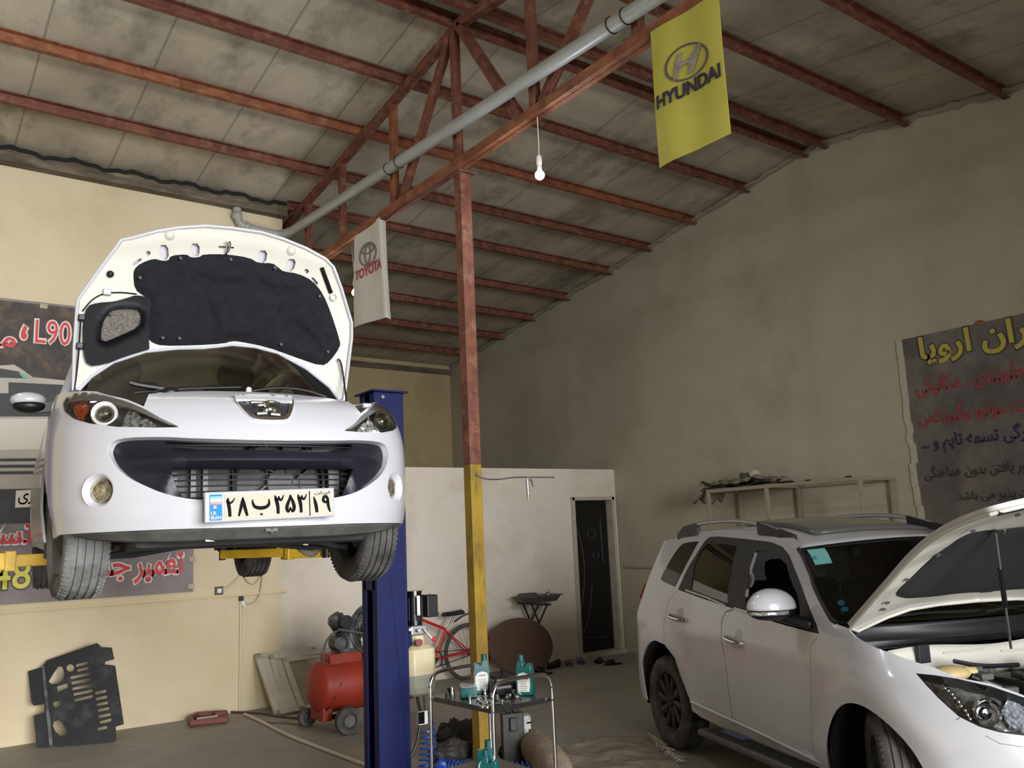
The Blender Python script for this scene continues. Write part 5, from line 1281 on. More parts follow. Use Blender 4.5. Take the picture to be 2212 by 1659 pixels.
mb = MB().ball(V((XR - .016, -WR.pix(2118, 700)[0], a[1] - .0)), .05, 10, (.1, 1, .6)); mb.build('rust_tack', M_['brown2'], rp_)

# ------------------------------------------------------------------ hanging flags
def flag_text(s, m, parent, surf, u0, v0, u1, v1, bold, off):
    o = text('lettering', s, m, parent, (0, 0, 0), (1, 0, 0), (0, 1, 0), 1, 1, bold, 0, False, 0, 0)
    e = 1e-3
    for v in o.data.vertices:
        u_, w_ = lerp(u0, u1, v.co.x), lerp(v0, v1, v.co.y)
        n = (surf(u_ + e, w_) - surf(u_ - e, w_)).cross(surf(u_, w_ + e) - surf(u_, w_ - e)).normalized(); v.co = surf(u_, w_) + n * off
    o.data.update(); return o
def subdiv_text(o): pass
FX = XT - .06
tl, trr, blf, brr = at(1405, 70, X=FX), at(1552, -18, X=FX), at(1425, 363, X=FX), at(1577, 288, X=FX)
def HF(u, v):
    top = tl.lerp(trr, u); bot = blf.lerp(brr, u); p = bot.lerp(top, v); return p + V((-.010 * math.sin(u * 5 + v * 3) * (1 - v) - .006 * math.sin(u * 9), 0, 0))
class Quad:
    def __init__(s, f): s.f = f
    def pix(s, px, py):
        d = ray(px, py); u = v = .5
        for _ in range(10):
            p0 = s.f(u, v); e = 1e-3; du = (s.f(u + e, v) - p0) / e; dv = (s.f(u, v + e) - p0) / e; n = du.cross(dv)
            t = (p0 - CAM).dot(n) / d.dot(n); q = CAM + d * t - p0
            A = np.array([[du.dot(du), du.dot(dv)], [du.dot(dv), dv.dot(dv)]]); r = np.linalg.solve(A, [q.dot(du), q.dot(dv)]); u += r[0]; v += r[1]
        return (u, v)
yf_ = mat('yellow_cloth', (188, 184, 80), .8, rgb2=(176, 171, 70), scale=3)
hf = patch('hanging_flag', yf_, None, [(0, 0), (1, 0), (1, 1), (0, 1)], [], HF, .06, .002, flip=False)
tag(hf, 'bright yellow flag with a slanted emblem hanging from the roof truss', 'flag')
QH = Quad(HF); hp_ = lambda L: [QH.pix(*p) for p in L]
slv = mat('silver_ink', (168, 164, 152), .4, rgb2=(120, 112, 108), scale=30); slvd = mat('dark_silver_ink', (92, 84, 86), .45)
# oval ring of the emblem: axis ends traced in the photo
def oval(cx, cy, ax, ay, bx, by, k, n=40): return [(cx + k * (ax * math.cos(2 * math.pi * i / n) + bx * math.sin(2 * math.pi * i / n)), cy + k * (ay * math.cos(2 * math.pi * i / n) + by * math.sin(2 * math.pi * i / n))) for i in range(n)]
O1 = oval(1484, 134, 42, -33, 22, 27, 1.0); O2 = oval(1484, 134, 42, -33, 22, 27, .90)
patch('emblem_ring', slvd, hf, hp_(O1), [hp_(O2)], HF, .02, .001, off=.006)
Hm = [(1453, 176), (1463, 171), (1472, 153), (1480, 147), (1484, 146), (1486, 158), (1491, 161), (1502, 152), (1507, 133), (1515, 95), (1505, 97), (1497, 118), (1488, 131), (1477, 137), (1467, 138), (1468, 126), (1473, 112), (1462, 122), (1457, 145)]
Hm = [(1455, 178), (1462, 174), (1470, 150), (1478, 141), (1492, 135), (1488, 163), (1498, 156), (1507, 130), (1517, 94), (1507, 95), (1500, 113), (1490, 125), (1476, 131), (1468, 140), (1476, 110), (1466, 116), (1459, 140)]
patch('emblem_letter', slv, hf, rounded(hp_(Hm), 1), [], HF, .02, .001, off=.008)
u0, v0 = QH.pix(1421, 238); u1, v1 = QH.pix(1559, 165); _, vt = QH.pix(1421, 208)
nv = mat('navy_print', (42, 38, 66), .6)
ft = flag_text('HYUNDAI', nv, hf, HF, u0, v0 - .002, u1, vt, .035, .008)
# white flag
FT = XT - .05
a0, a1 = at(766, 512, X=FT), at(822, 468, X=FT + .0); b0, b1 = at(765, 707, X=FT), at(832, 685, X=FT)
def TF(u, v):
    k = min(u, .86) / .86; top = a0.lerp(a1, k); bot = b0.lerp(b1, k); p = bot.lerp(top, v); c = max(0, u - .86) * .7
    return p + V((.9 * c - .012 * math.sin(u * 6 + v * 2.5) * (1 - .6 * v), .55 * c, 0))
wf_ = mat('white_cloth', (206, 202, 192), .8, rgb2=(194, 190, 180), scale=4)
tf = patch('hanging_flag', wf_, None, [(0, 0), (1, 0), (1, 1), (0, 1)], [], TF, .05, .002)
tag(tf, 'white flag with an oval emblem and red lettering hanging from the truss', 'flag')
QT = Quad(TF); tp_ = lambda L: [QT.pix(*p) for p in L]
tg = mat('grey_emblem_ink', (112, 108, 110), .5)
def ring(cx, cy, rx, ry, sk, k, n=36): return [(cx + k * rx * math.cos(2 * math.pi * i / n), cy + k * ry * math.sin(2 * math.pi * i / n) - sk * k * rx * math.cos(2 * math.pi * i / n)) for i in range(n)]
patch('emblem_ring', tg, tf, tp_(ring(795, 549, 19, 26, .35, 1)), [tp_(ring(795, 549, 19, 26, .35, .84))], TF, .03, .001, off=.005)
patch('emblem_ring', tg, tf, tp_(ring(795, 538, 15, 11, .35, 1)), [tp_(ring(795, 538, 15, 11, .35, .74))], TF, .03, .001, off=.007)
patch('emblem_ring', tg, tf, tp_(ring(795, 549, 7, 25, .35, 1)), [tp_(ring(795, 549, 7, 25, .35, .68))], TF, .03, .001, off=.009)
u0, v0 = QT.pix(768, 608); u1, _ = QT.pix(818, 592); _, vt = QT.pix(768, 587)
flag_text('TOYOTA', mat('crimson_print', (176, 40, 58), .6), tf, TF, u0, v0, u1 + .11, vt, .03, .006)

# ------------------------------------------------------------------ two-post lift
def lift_post(x, y, mir, label):
    o = empty('lift_post', (x, y, 0), label, 'car lift'); s = -1 if mir else 1
    wx, wy, H = .23, .22, 2.78; t = .012
    mb = MB().box((s * (wx / 2 - t / 2), 0, H / 2), (t, wy, H)).box((0, -wy / 2 + t / 2, H / 2), (wx, t, H)).box((0, wy / 2 - t / 2, H / 2), (wx, t, H)).box((-s * (wx / 2 - t / 2), -wy / 2 + .035, H / 2), (t, .07, H)).box((-s * (wx / 2 - t / 2), wy / 2 - .03, H / 2), (t, .06, H))
    mb.build('column', M_['blue'], o, smooth=False, bevel=.004)
    MB().box((0, 0, H + .006), (wx + .05, wy + .07, .014)).build('top_plate', M_['blue'], o, smooth=False, bevel=.003)
    MB().cyl((-s * .05, -wy / 2 - .012, H - .035), (-s * .05, -wy / 2 + .01, H - .035), .014, n=6).build('top_bolt', M_['steel'], o, smooth=False)
    MB().box((0, 0, .012), (.5, .42, .024)).build('base_plate', M_['blue'], o, smooth=False, bevel=.004)
    MB().add([(-.1, -wy / 2, .024), (.1, -wy / 2, .024), (.1, -wy / 2 - .09, .024), (-.1, -wy / 2 - .09, .024), (-.1, -wy / 2, .2), (.1, -wy / 2, .2)], [(3, 2, 1, 0), (0, 1, 5, 4), (2, 3, 4, 5), (0, 4, 3), (1, 2, 5)]).build('gusset', M_['blue'], o, smooth=False)
    MB().box((-s * .03, 0, 1.66), (.17, .17, .45)).build('carriage', mat('carriage_blue', (16, 24, 70), .5), o, smooth=False, bevel=.006)
    return o
LP = V((2.862, 5.51, 0))
post = lift_post(LP.x, LP.y, False, 'tall blue lift post beside the raised hatchback')
def arm(o, p0, p1, ex):
    I = inv(o); d = (p1 - p0).normalized(); m = p0.lerp(p1, .55)
    A = MB().beam(p0, m, .11, .085).xf(I).build('swing_arm', M_['liftyellow'], o, smooth=False, bevel=.006)
    MB().beam(p0.lerp(p1, .4), p1, .08, .06).xf(I).build('arm_extension', M_['liftyellow'], A, smooth=False, bevel=.005)
    MB().box(m, (.05, .13, .10)).xf(I).build('arm_stop', M_['liftyellow'], A, smooth=False, bevel=.005)
    MB().lathe([(.0, -.01), (.055, -.01), (.06, .015), (.05, .03), (0, .03)], p1 + V((0, 0, .04)), n=20).cyl(p1 - V((0, 0, .04)), p1 + V((0, 0, .05)), .022).xf(I).build('lift_pad', M_['black'], A)
arm(post, V((2.80, 5.62, 1.705)), V((2.02, 6.35, 1.715)), .2)
arm(post, V((2.80, 5.45, 1.705)), V((2.20, 4.98, 1.715)), .2)
lpost = lift_post(.155, 5.2, True, 'blue lift post with yellow arm at the left edge of the view')
arm(lpost, V((.20, 5.12, 1.735)), V((.86, 5.13, 1.74)), .2)
# ---- hydraulic power unit
pu = empty('hydraulic_power_unit', (3.06, 5.5, .70), 'hydraulic power unit with black motor and cream oil tank beside the blue lift post', 'pump'); I = inv(pu)
U = lambda px, py, y=5.5: at(px, py, Y=y)
def vcyl(mb, cx, y0, y1, rpx, yy=5.5, n=28):
    a, b = U(cx, y0, yy), U(cx, y1, yy); r = (U(cx + rpx, y0, yy) - a).length; b = V((a.x, a.y, b.z)); mb.cyl(b, a, r * .8, n=n); return a, b, r
mb = MB(); a, b, r = vcyl(mb, 893, 1280, 1350, 19); mb.cyl(a, a + V((0, 0, .012)), r * .84)
mot = mb.xf(I).build('motor', mat('gloss_black_paint', (12, 12, 13), .25, coat=.6), pu)
mb = MB(); c = a.lerp(b, .5)
for k in range(14):
    an = 2 * math.pi * k / 14; mb.box(c + V((math.cos(an) * r * .8, math.sin(an) * r * .8, 0)), (.008, .008, (a.z - b.z) * .7))
mb.xf(I).build('motor_fin', M_['black'], mot, smooth=False)
MB().box((U(924, 1308) + V((0, -.02, 0))), (.085, .10, .15)).beam(U(936, 1320), U(947, 1326), .02, .015).xf(I).build('switch_box', M_['black'], pu, smooth=False, bevel=.006)
MB().box(U(904, 1308, 5.40), (.022, .004, .13)).xf(I).build('motor_label', M_['white_plastic'], mot, smooth=False)
MB().box(U(897, 1360), (.12, .11, .06)).cyl(U(886, 1360, 5.44), U(886, 1360, 5.40), .014).cyl(U(905, 1362, 5.44), U(905, 1362, 5.40), .012).xf(I).build('valve_block', M_['alu'], pu, smooth=False, bevel=.006)
lev = MB().tube([U(914, 1358, 5.43), U(924, 1368, 5.41), U(936, 1381, 5.40)], .006, 8).xf(I).build('release_lever', M_['steel'], pu)
MB().ball(U(937, 1381, 5.40), .016, 14).xf(I).build('red_knob', mat('red_knob', (206, 36, 34), .3), lev)
tank = mat('cream_tank_plastic', (198, 186, 150), .45, var=.12, scale=5)
nt = tank.node_tree; tc = nt.nodes.new('ShaderNodeTexCoord'); sx = nt.nodes.new('ShaderNodeSeparateXYZ'); nt.links.new(tc.outputs['Object'], sx.inputs[0])
lt = nt.nodes.new('ShaderNodeMath'); lt.operation = 'LESS_THAN'; lt.inputs[1].default_value = .155; nt.links.new(sx.outputs['Z'], lt.inputs[0])
mx = nt.nodes.new('ShaderNodeMix'); mx.data_type = 'RGBA'; old = nt.nodes['Principled BSDF'].inputs['Base Color'].links[0].from_socket
nt.links.new(lt.outputs[0], mx.inputs['Factor']); nt.links.new(old, mx.inputs['A']); mx.inputs['B'].default_value = sr((136, 138, 120)) + (1,); nt.links.new(mx.outputs['Result'], nt.nodes['Principled BSDF'].inputs['Base Color'])
zt_, zs_, zb_ = U(900, 1371).z, U(900, 1392).z, U(900, 1500).z; c = U(901, 1440)
mb = MB()
def ring4(z, hx, hy, ch): return [V((c.x + x, c.y + y, z)) for x, y in ((-hx + ch, -hy), (hx - ch, -hy), (hx, -hy + ch), (hx, hy - ch), (hx - ch, hy), (-hx + ch, hy), (-hx, hy - ch), (-hx, -hy + ch))]
R_ = [ring4(zb_, .085, .085, .03), ring4(zb_ + .02, .105, .10, .03), ring4(zs_ - .03, .105, .10, .03), ring4(zs_, .075, .075, .03), ring4(zs_ + .005, .05, .05, .025), ring4(zt_, .05, .05, .025)]
vs_ = [p for r_2 in R_ for p in r_2]; fs = [(j * 8 + i, j * 8 + (i + 1) % 8, (j + 1) * 8 + (i + 1) % 8, (j + 1) * 8 + i) for j in range(5) for i in range(8)] + [tuple(range(7, -1, -1)), tuple(range(40, 48))]
mb.add(vs_, fs).xf(I).build('oil_tank', tank, pu, bevel=.008)
MB().cyl(U(906, 1388, 5.43), U(906, 1388, 5.375), .024, n=20).xf(I).build('filler_cap', mat('dark_red_cap', (120, 30, 28), .4), pu)
MB().box(V((LP.x + .14, 5.5, 1.05)), (.06, .10, .16)).xf(I).build('mount_bracket', M_['blue'], pu, smooth=False)
MB().tube([U(900, 1500), U(905, 1525), U(910, 1545), U(907, 1570), U(900, 1610), U(885, 1640), U(872, 1655)], .010, 8, smooth=2).tube([U(916, 1500), U(917, 1520), U(919, 1540)], .006, 6).xf(I).build('pressure_hose', M_['black'], pu)
MB().box(U(912, 1550, 5.46), (.07, .03, .085)).xf(I).build('hose_label', M_['white_plastic'], pu, smooth=False)
MB().box(U(911, 1551, 5.435), (.042, .004, .075)).xf(I).build('label_black', M_['ink'], pu, smooth=False)

# ------------------------------------------------------------------ air compressor
cx0, cx1 = 3.50, 4.66; cy = 8.32; rad_ = .245; cz = .40
ac = empty('air_compressor', ((cx0 + cx1) / 2, cy, 0), 'red wheeled air compressor with a black pump behind the blue lift post', 'compressor'); I = inv(ac)
redp = mat('orange_red_paint', (146, 46, 30), .5, dirt=(104, 50, 36), dirt_amt=.5, dscale=5)
prof = [(.0, 0)] + [(rad_ * math.sin(t), .11 * (1 - math.cos(t))) for t in np.linspace(.15, math.pi / 2, 9)] + [(rad_, (cx1 - cx0) - .11)] + [(rad_ * math.cos(t), (cx1 - cx0) - .11 + .11 * math.sin(t)) for t in np.linspace(.2, math.pi / 2, 9)]
MB().lathe(prof, (cx0, cy, cz), (1, 0, 0), 40).xf(I).build('air_tank', redp, ac)
MB().box((3.83, cy, .655), (.34, .24, .10)).box((4.2, cy, .65), (.3, .24, .06)).xf(I).build('pump_platform', redp, ac, smooth=False, bevel=.008)
for q_ in ((3.62, cy, .17, .14), (4.45, cy, .10, .2)): MB().box(q_[:3], (.10, .30, q_[3])).xf(I).build('tank_foot', redp, ac, smooth=False, bevel=.006)
dk = mat('oily_black_iron', (36, 36, 36), .45, metal=.4, rgb2=(96, 96, 94), scale=9)
mb = MB().cyl((3.92, cy, .74), (3.92, cy, .92), .12, .10, 24)
for sx_, an in ((-.11, -.6), (.12, .6)):
    d = V((math.sin(an), 0, math.cos(an))); p = V((3.92 + sx_ * .3, cy, .86))
    for k in range(7): mb.cyl(p + d * (.04 + .026 * k), p + d * (.052 + .026 * k), .088, n=20)
    mb.cyl(p, p + d * .24, .065, n=16)
mb.box((3.92, cy, .72), (.3, .22, .05)).cyl((3.76, cy - .02, .80), (3.76, cy - .14, .80), .075, .06, 20)
mb.xf(I).build('pump_head', dk, ac)
MB().cyl((3.82, cy - .16, 1.0), (3.82, cy - .08, 1.0), .065, .06, 24).xf(I).build('air_filter', M_['black'], ac)
fl2 = MB().lathe([(.20, -.02), (.22, -.02), (.22, .02), (.20, .02), (.20, -.02)], (4.12, cy - .05, .92), (0, 1, 0), 36)
for k in range(5):
    an = 2 * math.pi * k / 5; fl2.beam((4.12, cy - .05, .92), (4.12 + .2 * math.cos(an), cy - .05, .92 + .2 * math.sin(an)), .04, .02, up=(0, 1, 0))
fl2.xf(I).build('flywheel', dk, ac)
mb = MB()
for k in range(5): mb.tube([V((4.12 + (.12 + .035 * k) * math.cos(t), cy - .14, .92 + (.12 + .035 * k) * math.sin(t))) for t in np.linspace(0, 2 * math.pi, 25)[:-1]], .004, 5, closed=True)
mb.xf(I).build('belt_guard', M_['grey_dusty'], ac)
MB().tube([at(758, 1362, Y=8.2), at(735, 1358, Y=8.2), at(710, 1375, Y=8.2), at(699, 1400, Y=8.2), at(698, 1425, Y=8.2), at(700, 1446, Y=8.25)], .012, 8, smooth=2).tube([at(730, 1360, Y=8.15), at(760, 1364, Y=8.15), at(790, 1370, Y=8.15)], .012, 8, smooth=1).xf(I).build('copper_pipe', M_['grey_dusty'], ac)
MB().tube([V((3.72, cy - .245, .45)), V((3.65, cy - .23, .32)), V((3.60, cy - .16, .2))], .006, 6).xf(I).build('cable', M_['black'], ac)
for p, r in ((at(752, 1561, Y=7.95), .125), (at(663, 1553, Y=8.62), .088)):
    p.z = r; w_ = MB().lathe([(.02, -.035), (r * .55, -.03), (r * .6, -.045), (r * .95, -.045), (r, -.02), (r, .02), (r * .95, .045), (r * .6, .045), (r * .55, .03), (.02, .035)], p, (.12, 1, 0), 30).xf(I).build('wheel', M_['rubber'], ac)
    MB().cyl(p - V((.006, .05, 0)), p + V((.006, .05, 0)), r * .42, n=20).xf(I).build('hub', M_['grey_dusty'], w_)
MB().beam(at(752, 1561, Y=7.95) + V((0, .02, 0)), V((3.70, cy + .2, .13)), .03, .03).beam(at(668, 1555, Y=8.5), at(730, 1545, Y=8.2), .025, .025).beam((3.62, cy, .11), (3.62, cy + .3, .09), .03, .03).xf(I).build('axle', M_['darkgrey'], ac, smooth=False)
tag(MB().tube([at(500, 1538, Z=.012), at(560, 1540, Z=.012), at(610, 1549, Z=.012), at(655, 1552, Z=.012)], .011, 8, smooth=2).build('rubber_hose', mat('dark_red_hose', (84, 62, 52), .6)), 'thin dark hose on the floor running to the small compressor wheel', 'hose')
tag(MB().tube([at(540, 1548, Z=.012), at(575, 1562, Z=.012), at(610, 1560, Z=.012), at(652, 1566, Z=.012)], .010, 8, smooth=2).build('rubber_hose', mat('brown_hose', (104, 84, 66), .6)), 'brown hose on the floor just in front of the dark one', 'hose')
tag(MB().tube([at(528, 1543, Z=.016), at(560, 1556, Z=.016), at(620, 1588, Z=.016), at(680, 1611, Z=.016), at(740, 1634, Z=.016), at(800, 1656, Z=.016)], .016, 10, smooth=2).build('air_hose', mat('pale_hose', (190, 182, 166), .5)), 'pale grey hose snaking over the floor towards the lift post', 'hose')

# ------------------------------------------------------------------ along the left wall and the partition
PF = Plane(at(100, 1614, Z=.006), at(247, 1603, Z=.006) - at(100, 1614, Z=.006), at(61, 1450, Y=YL - .06) - at(80, 1616, Z=.006))
sz = lambda L: [(x * .1808, 1340 + y * .1808) for x, y in L]
out = [(1160, 270), (1215, 320), (1335, 325), (1365, 465), (1262, 490), (1250, 525), (1375, 540), (1480, 1240), (1380, 1270), (1390, 1410), (1370, 1450), (700, 1526), (620, 1480), (560, 1520), (440, 1520), (400, 1140), (530, 1100), (530, 1000), (400, 1020), (375, 980), (335, 610), (500, 560), (560, 480)]
def slot_(x0, y0, x1, y1, h): return [(x0, y0 - h), (x1, y1 - h), (x1 + 12, y1), (x1, y1 + h), (x0, y0 + h), (x0 - 12, y0)]
hl_ = [[(700, 545), (745, 560), (770, 640), (750, 710), (700, 750), (610, 765), (580, 730), (640, 630)], circ(840, 570, 46, 16), [(680, 790), (800, 752), (812, 800), (690, 858)], [(640, 975), (710, 960), (725, 1010), (670, 1050), (632, 1010)], [(640, 1210), (690, 1190), (740, 1215), (795, 1310), (780, 1370), (720, 1385), (660, 1330), (630, 1260)]]
for x0, y0, x1, y1 in ((915, 540, 1040, 510), (930, 600, 1050, 572), (850, 685, 1065, 640), (862, 750, 1075, 705), (872, 818, 1085, 775), (885, 885, 1095, 842), (898, 955, 1100, 908), (1142, 870, 1260, 845), (1152, 940, 1270, 915), (1165, 1008, 1282, 985), (1175, 1078, 1295, 1052), (1186, 1150, 1315, 1125), (1200, 1220, 1322, 1190), (1172, 1300, 1270, 1278)): hl_.append(slot_(x0, y0, x1, y1, 17))
def frel(u, v): return 0
sk = patch('skid_plate', mat('black_steel_plate', (24, 26, 29), .5, rgb2=(40, 42, 46), scale=3, dirt=(92, 94, 98), dirt_amt=.4, dscale=6), None, PF.pl(sz(out)), [PF.pl(sz(h)) for h in hl_], PF, .03, .006)
tag(sk, 'black slotted steel engine guard plate leaning on the cream left wall', 'metal plate')
fm = PF.pl(sz([(505, 540), (540, 560), (640, 1490), (600, 1500)]))
patch('folded_edge', mat('scuffed_black_steel', (52, 54, 56), .5, rgb2=(110, 112, 112), scale=8), sk, fm, [], PF, .04, .02, off=.024)
# red oil tray / frame on the floor by the wall
o = empty('red_tool_frame', at(450, 1556, Z=0), 'dull red oblong metal frame on the floor by the left wall', 'tool'); I = inv(o)
rm_ = mat('dull_red_metal', (128, 74, 64), .6, var=.3, scale=9)
Fz = lambda px, py, z: at(px, py, Z=z)
c4 = [Fz(415, 1563, .04), Fz(485, 1554, .04), Fz(487, 1541, .04), Fz(428, 1545, .04), Fz(411, 1552, .04)]
MB().tube(c4, .035, 8, closed=True).xf(I).build('frame', rm_, o)
MB().beam(Fz(425, 1554, .06), Fz(470, 1548, .06), .03, .03).xf(I).build('inner_bar', M_['dirtywhite'], o, smooth=False)
MB().box(Fz(475, 1543, .07), (.10, .05, .05)).xf(I).build('end_block', rm_, o, smooth=False, bevel=.005)
# vertical conduit, socket, plug and cable
p0 = at(520, 1290, Y=YL - .012); tag(MB().cyl((p0.x, YL - .014, 0.0), (p0.x, YL - .014, p0.z), .013, n=12).build('pipe', mat('white_conduit', (206, 196, 170), .5)), 'white vertical conduit pipe on the left wall beneath the plug', 'pipe')
so = empty('wall_socket', at(473, 1276, Y=YL), 'small square wall socket right of the workshop poster', 'socket'); I = inv(so)
c = at(473, 1276, Y=YL - .012); MB().box(c, (.09, .024, .09)).xf(I).build('back_plate', M_['grey_dusty'], so, smooth=False, bevel=.004)
MB().box(c + V((.0, -.016, 0)), (.045, .012, .045)).xf(I).build('outlet', M_['white_plastic'], so, smooth=False, bevel=.003)
pg = empty('plug', at(523, 1298, Y=YL), 'grey plug socket at the top of the white vertical conduit', 'plug'); I = inv(pg)
c = at(521, 1293, Y=YL - .02); MB().box(c, (.05, .03, .05)).xf(I).build('cap', M_['black'], pg, smooth=False, bevel=.004)
MB().cyl(at(523, 1298, Y=YL - .03), at(528, 1309, Y=YL - .03), .024, .02).xf(I).build('body', M_['white_plastic'], pg)
tag(MB().tube([at(*p, Y=YL - .02) for p in ((477, 1274), (500, 1262), (515, 1245), (530, 1225))], .006, 6, smooth=2).build('cable', M_['cord']), 'thin cable rising from the square wall socket', 'cable')
tag(MB().tube([at(*p, Y=YL - .03) for p in ((530, 1303), (545, 1305), (558, 1292), (565, 1265), (567, 1240))], .007, 6, smooth=2).build('cable', M_['cord']), 'thin cable looping up from the grey plug', 'cable')
tag(MB().tube([at(*p, Y=YL - .04) for p in ((524, 1240), (535, 1258), (550, 1264), (566, 1240))], .006, 6, smooth=2).build('cable', M_['cord']), 'sagging cable above the grey plug below the rear tyre', 'cable')
# leaning boards
def leaning(px_b, px_t, th, m, label, name='leaning_board', frame=True, gap=.0):
    bl_, br_ = [at(*p, Z=.003) for p in px_b]; t_ = at(*px_t, Y=YL - .03 - gap)
    pl = Plane(bl_, br_ - bl_, t_ - bl_); w_ = (br_ - bl_).length; h_ = pl.pix(*px_t)[1]
    o = empty(name, bl_, label, 'board'); I = inv(o)
    R = Matrix((pl.u, pl.v, pl.n)).transposed()
    MB().box(pl(w_ / 2, h_ / 2) + pl.n * th / 2, (w_, h_, th), R).xf(I).build('panel', m, o, smooth=False)
    mb = MB()
    for a_, b_2, c_, d_ in ((w_ / 2, .03, w_, .06), (w_ / 2, h_ - .03, w_, .06), (.03, h_ / 2, .06, h_), (w_ - .03, h_ / 2, .06, h_)): mb.box(pl(a_, b_2) + pl.n * (th + .008), (c_, d_, .018), R)
    mb.xf(I).build('edge_frame', M_['dirtywhite'], o, smooth=False, bevel=.003)
    return o
leaning(((593, 1548), (730, 1525)), (574, 1414), .02, mat('dusty_white_board', (186, 178, 158), .8, var=.15, scale=4), 'dusty white framed board leaning on the wall, rear one behind the compressor', gap=.0)
leaning(((611, 1543), (760, 1520)), (586, 1418), .02, mat('off_white_board', (178, 170, 148), .8, var=.15, scale=4), 'dusty white framed board leaning between the other two boards', gap=.05)
leaning(((648, 1540), (790, 1516)), (622, 1424), .02, mat('tan_board', (146, 134, 106), .8, var=.2, scale=4), 'tan framed board leaning closest to the red compressor tank', gap=.10)

# ------------------------------------------------------------------ bicycle by the partition
bk_ = empty('bicycle', (5.8, 9.78, 0), 'red bicycle leaning by the white partition behind the lift post', 'bicycle'); I = inv(bk_)
BY = 9.78
Bp = lambda px, py, dy=0: at(px, py, Y=BY + dy)
rw = Bp(1011, 1412); rw.z = .335; fw_ = V((rw.x - 1.04, BY, .335))
redb = mat('red_bike_paint', (196, 30, 40), .3, coat=.6)
for c in (rw, fw_):
    wl = MB().lathe([(.33 + .022 * math.cos(t), .022 * math.sin(t)) for t in np.linspace(0, 2 * math.pi, 13)], c, (0, 1, 0), 56)
    for k in range(72):
        an = 2 * math.pi * k / 72; wl.box(c + V((math.cos(an) * .350, 0, math.sin(an) * .350)), (.010, .034, .010), Matrix.Rotation(-an, 3, 'Y'))
    wl = wl.xf(I).build('wheel', M_['rubber'], bk_, angle=60)
    MB().lathe([(.305, -.012), (.312, -.012), (.312, .012), (.305, .012), (.305, -.012)], c, (0, 1, 0), 48).xf(I).build('rim', M_['grey_dusty'], wl)
    mb = MB()
    for k in range(24):
        an = 2 * math.pi * k / 24; mb.cyl(c + V((0, .02 * (-1) ** k, 0)), c + V((math.cos(an) * .306, 0, math.sin(an) * .306)), .0022, n=5)
    mb.cyl(c - V((0, .05, 0)), c + V((0, .05, 0)), .022, n=12); mb.xf(I).build('spokes', M_['steel'], wl)
bb = Bp(938, 1428); st_ = Bp(962, 1359); hd_ = V((fw_.x + .17, BY, .86)); sp = Bp(976, 1330)
bb.z = .30
MB().tube([bb, st_], .019, 10).tube([st_, hd_ + V((0, 0, .02))], .018, 10).tube([bb, hd_ - V((-.02, 0, .10))], .022, 10).tube([hd_ - V((-.02, 0, .14)), hd_ + V((-.02, 0, .06))], .022, 10).xf(I).build('frame', redb, bk_)
mb = MB()
for k in (-1, 1): mb.tube([bb + V((.02, k * .03, 0)), rw + V((0, k * .06, 0))], .010, 8).tube([st_ + V((0, k * .02, -.02)), rw + V((0, k * .06, 0))], .009, 8)
mb.xf(I).build('rear_stays', redb, bk_)
mb = MB()
for k in (-1, 1): mb.tube([hd_ + V((.0, k * .05, -.16)), fw_ + V((0, k * .06, 0))], .013, 8)
mb.xf(I).build('fork', redb, bk_)
MB().tube([st_, sp], .014, 8).xf(I).build('seat_post', M_['steel'], bk_)
MB().grid(lambda u, v: sp + V((lerp(-.13, .14, u), (v - .5) * lerp(.05, .17, u ** 1.5) * 1.0, .035 + .02 * u * u - .03 * (2 * v - 1) ** 2)), 14, 8).xf(I).build('saddle', M_['black'], bk_, solid=.03)
MB().tube([hd_ + V((-.02, 0, .05)), hd_ + V((-.05, 0, .14))], .013, 8).tube([hd_ + V((-.05, -.28, .16)), hd_ + V((-.06, 0, .14)), hd_ + V((-.05, .15, .16))], .012, 8).xf(I).build('handlebar', M_['black'], bk_)
MB().lathe([(.085, -.006), (.095, -.006), (.095, .006), (.085, .006), (.085, -.006)], bb + V((0, -.05, 0)), (0, 1, 0), 28).cyl(bb + V((0, -.07, 0)), bb + V((0, .07, 0)), .02, n=10).beam(bb + V((0, -.07, 0)), bb + V((-.10, -.07, -.14)), .022, .014).beam(bb + V((0, .07, 0)), bb + V((.10, .07, .14)), .022, .014).box(bb + V((-.11, -.12, -.15)), (.09, .08, .022)).xf(I).build('crankset', M_['darkgrey'], bk_)
MB().tube([bb + V((0, -.05, .09)), rw + V((0, -.05, .035))], .006, 5).tube([bb + V((0, -.05, -.09)), rw + V((0, -.05, -.035))], .006, 5).cyl(rw + V((0, -.065, 0)), rw + V((0, -.04, 0)), .045, n=16).xf(I).build('chain', M_['darkgrey'], bk_)
MB().grid(lambda u, v: (lambda t: rw + V((math.cos(t) * .40, (v - .5) * .05, math.sin(t) * .40)))(lerp(2.0, 1.1, u)) + V((-.02 + .04 * u, 0, .02 + .10 * u)), 14, 4).xf(I).build('mudguard', M_['black'], bk_, solid=.006)
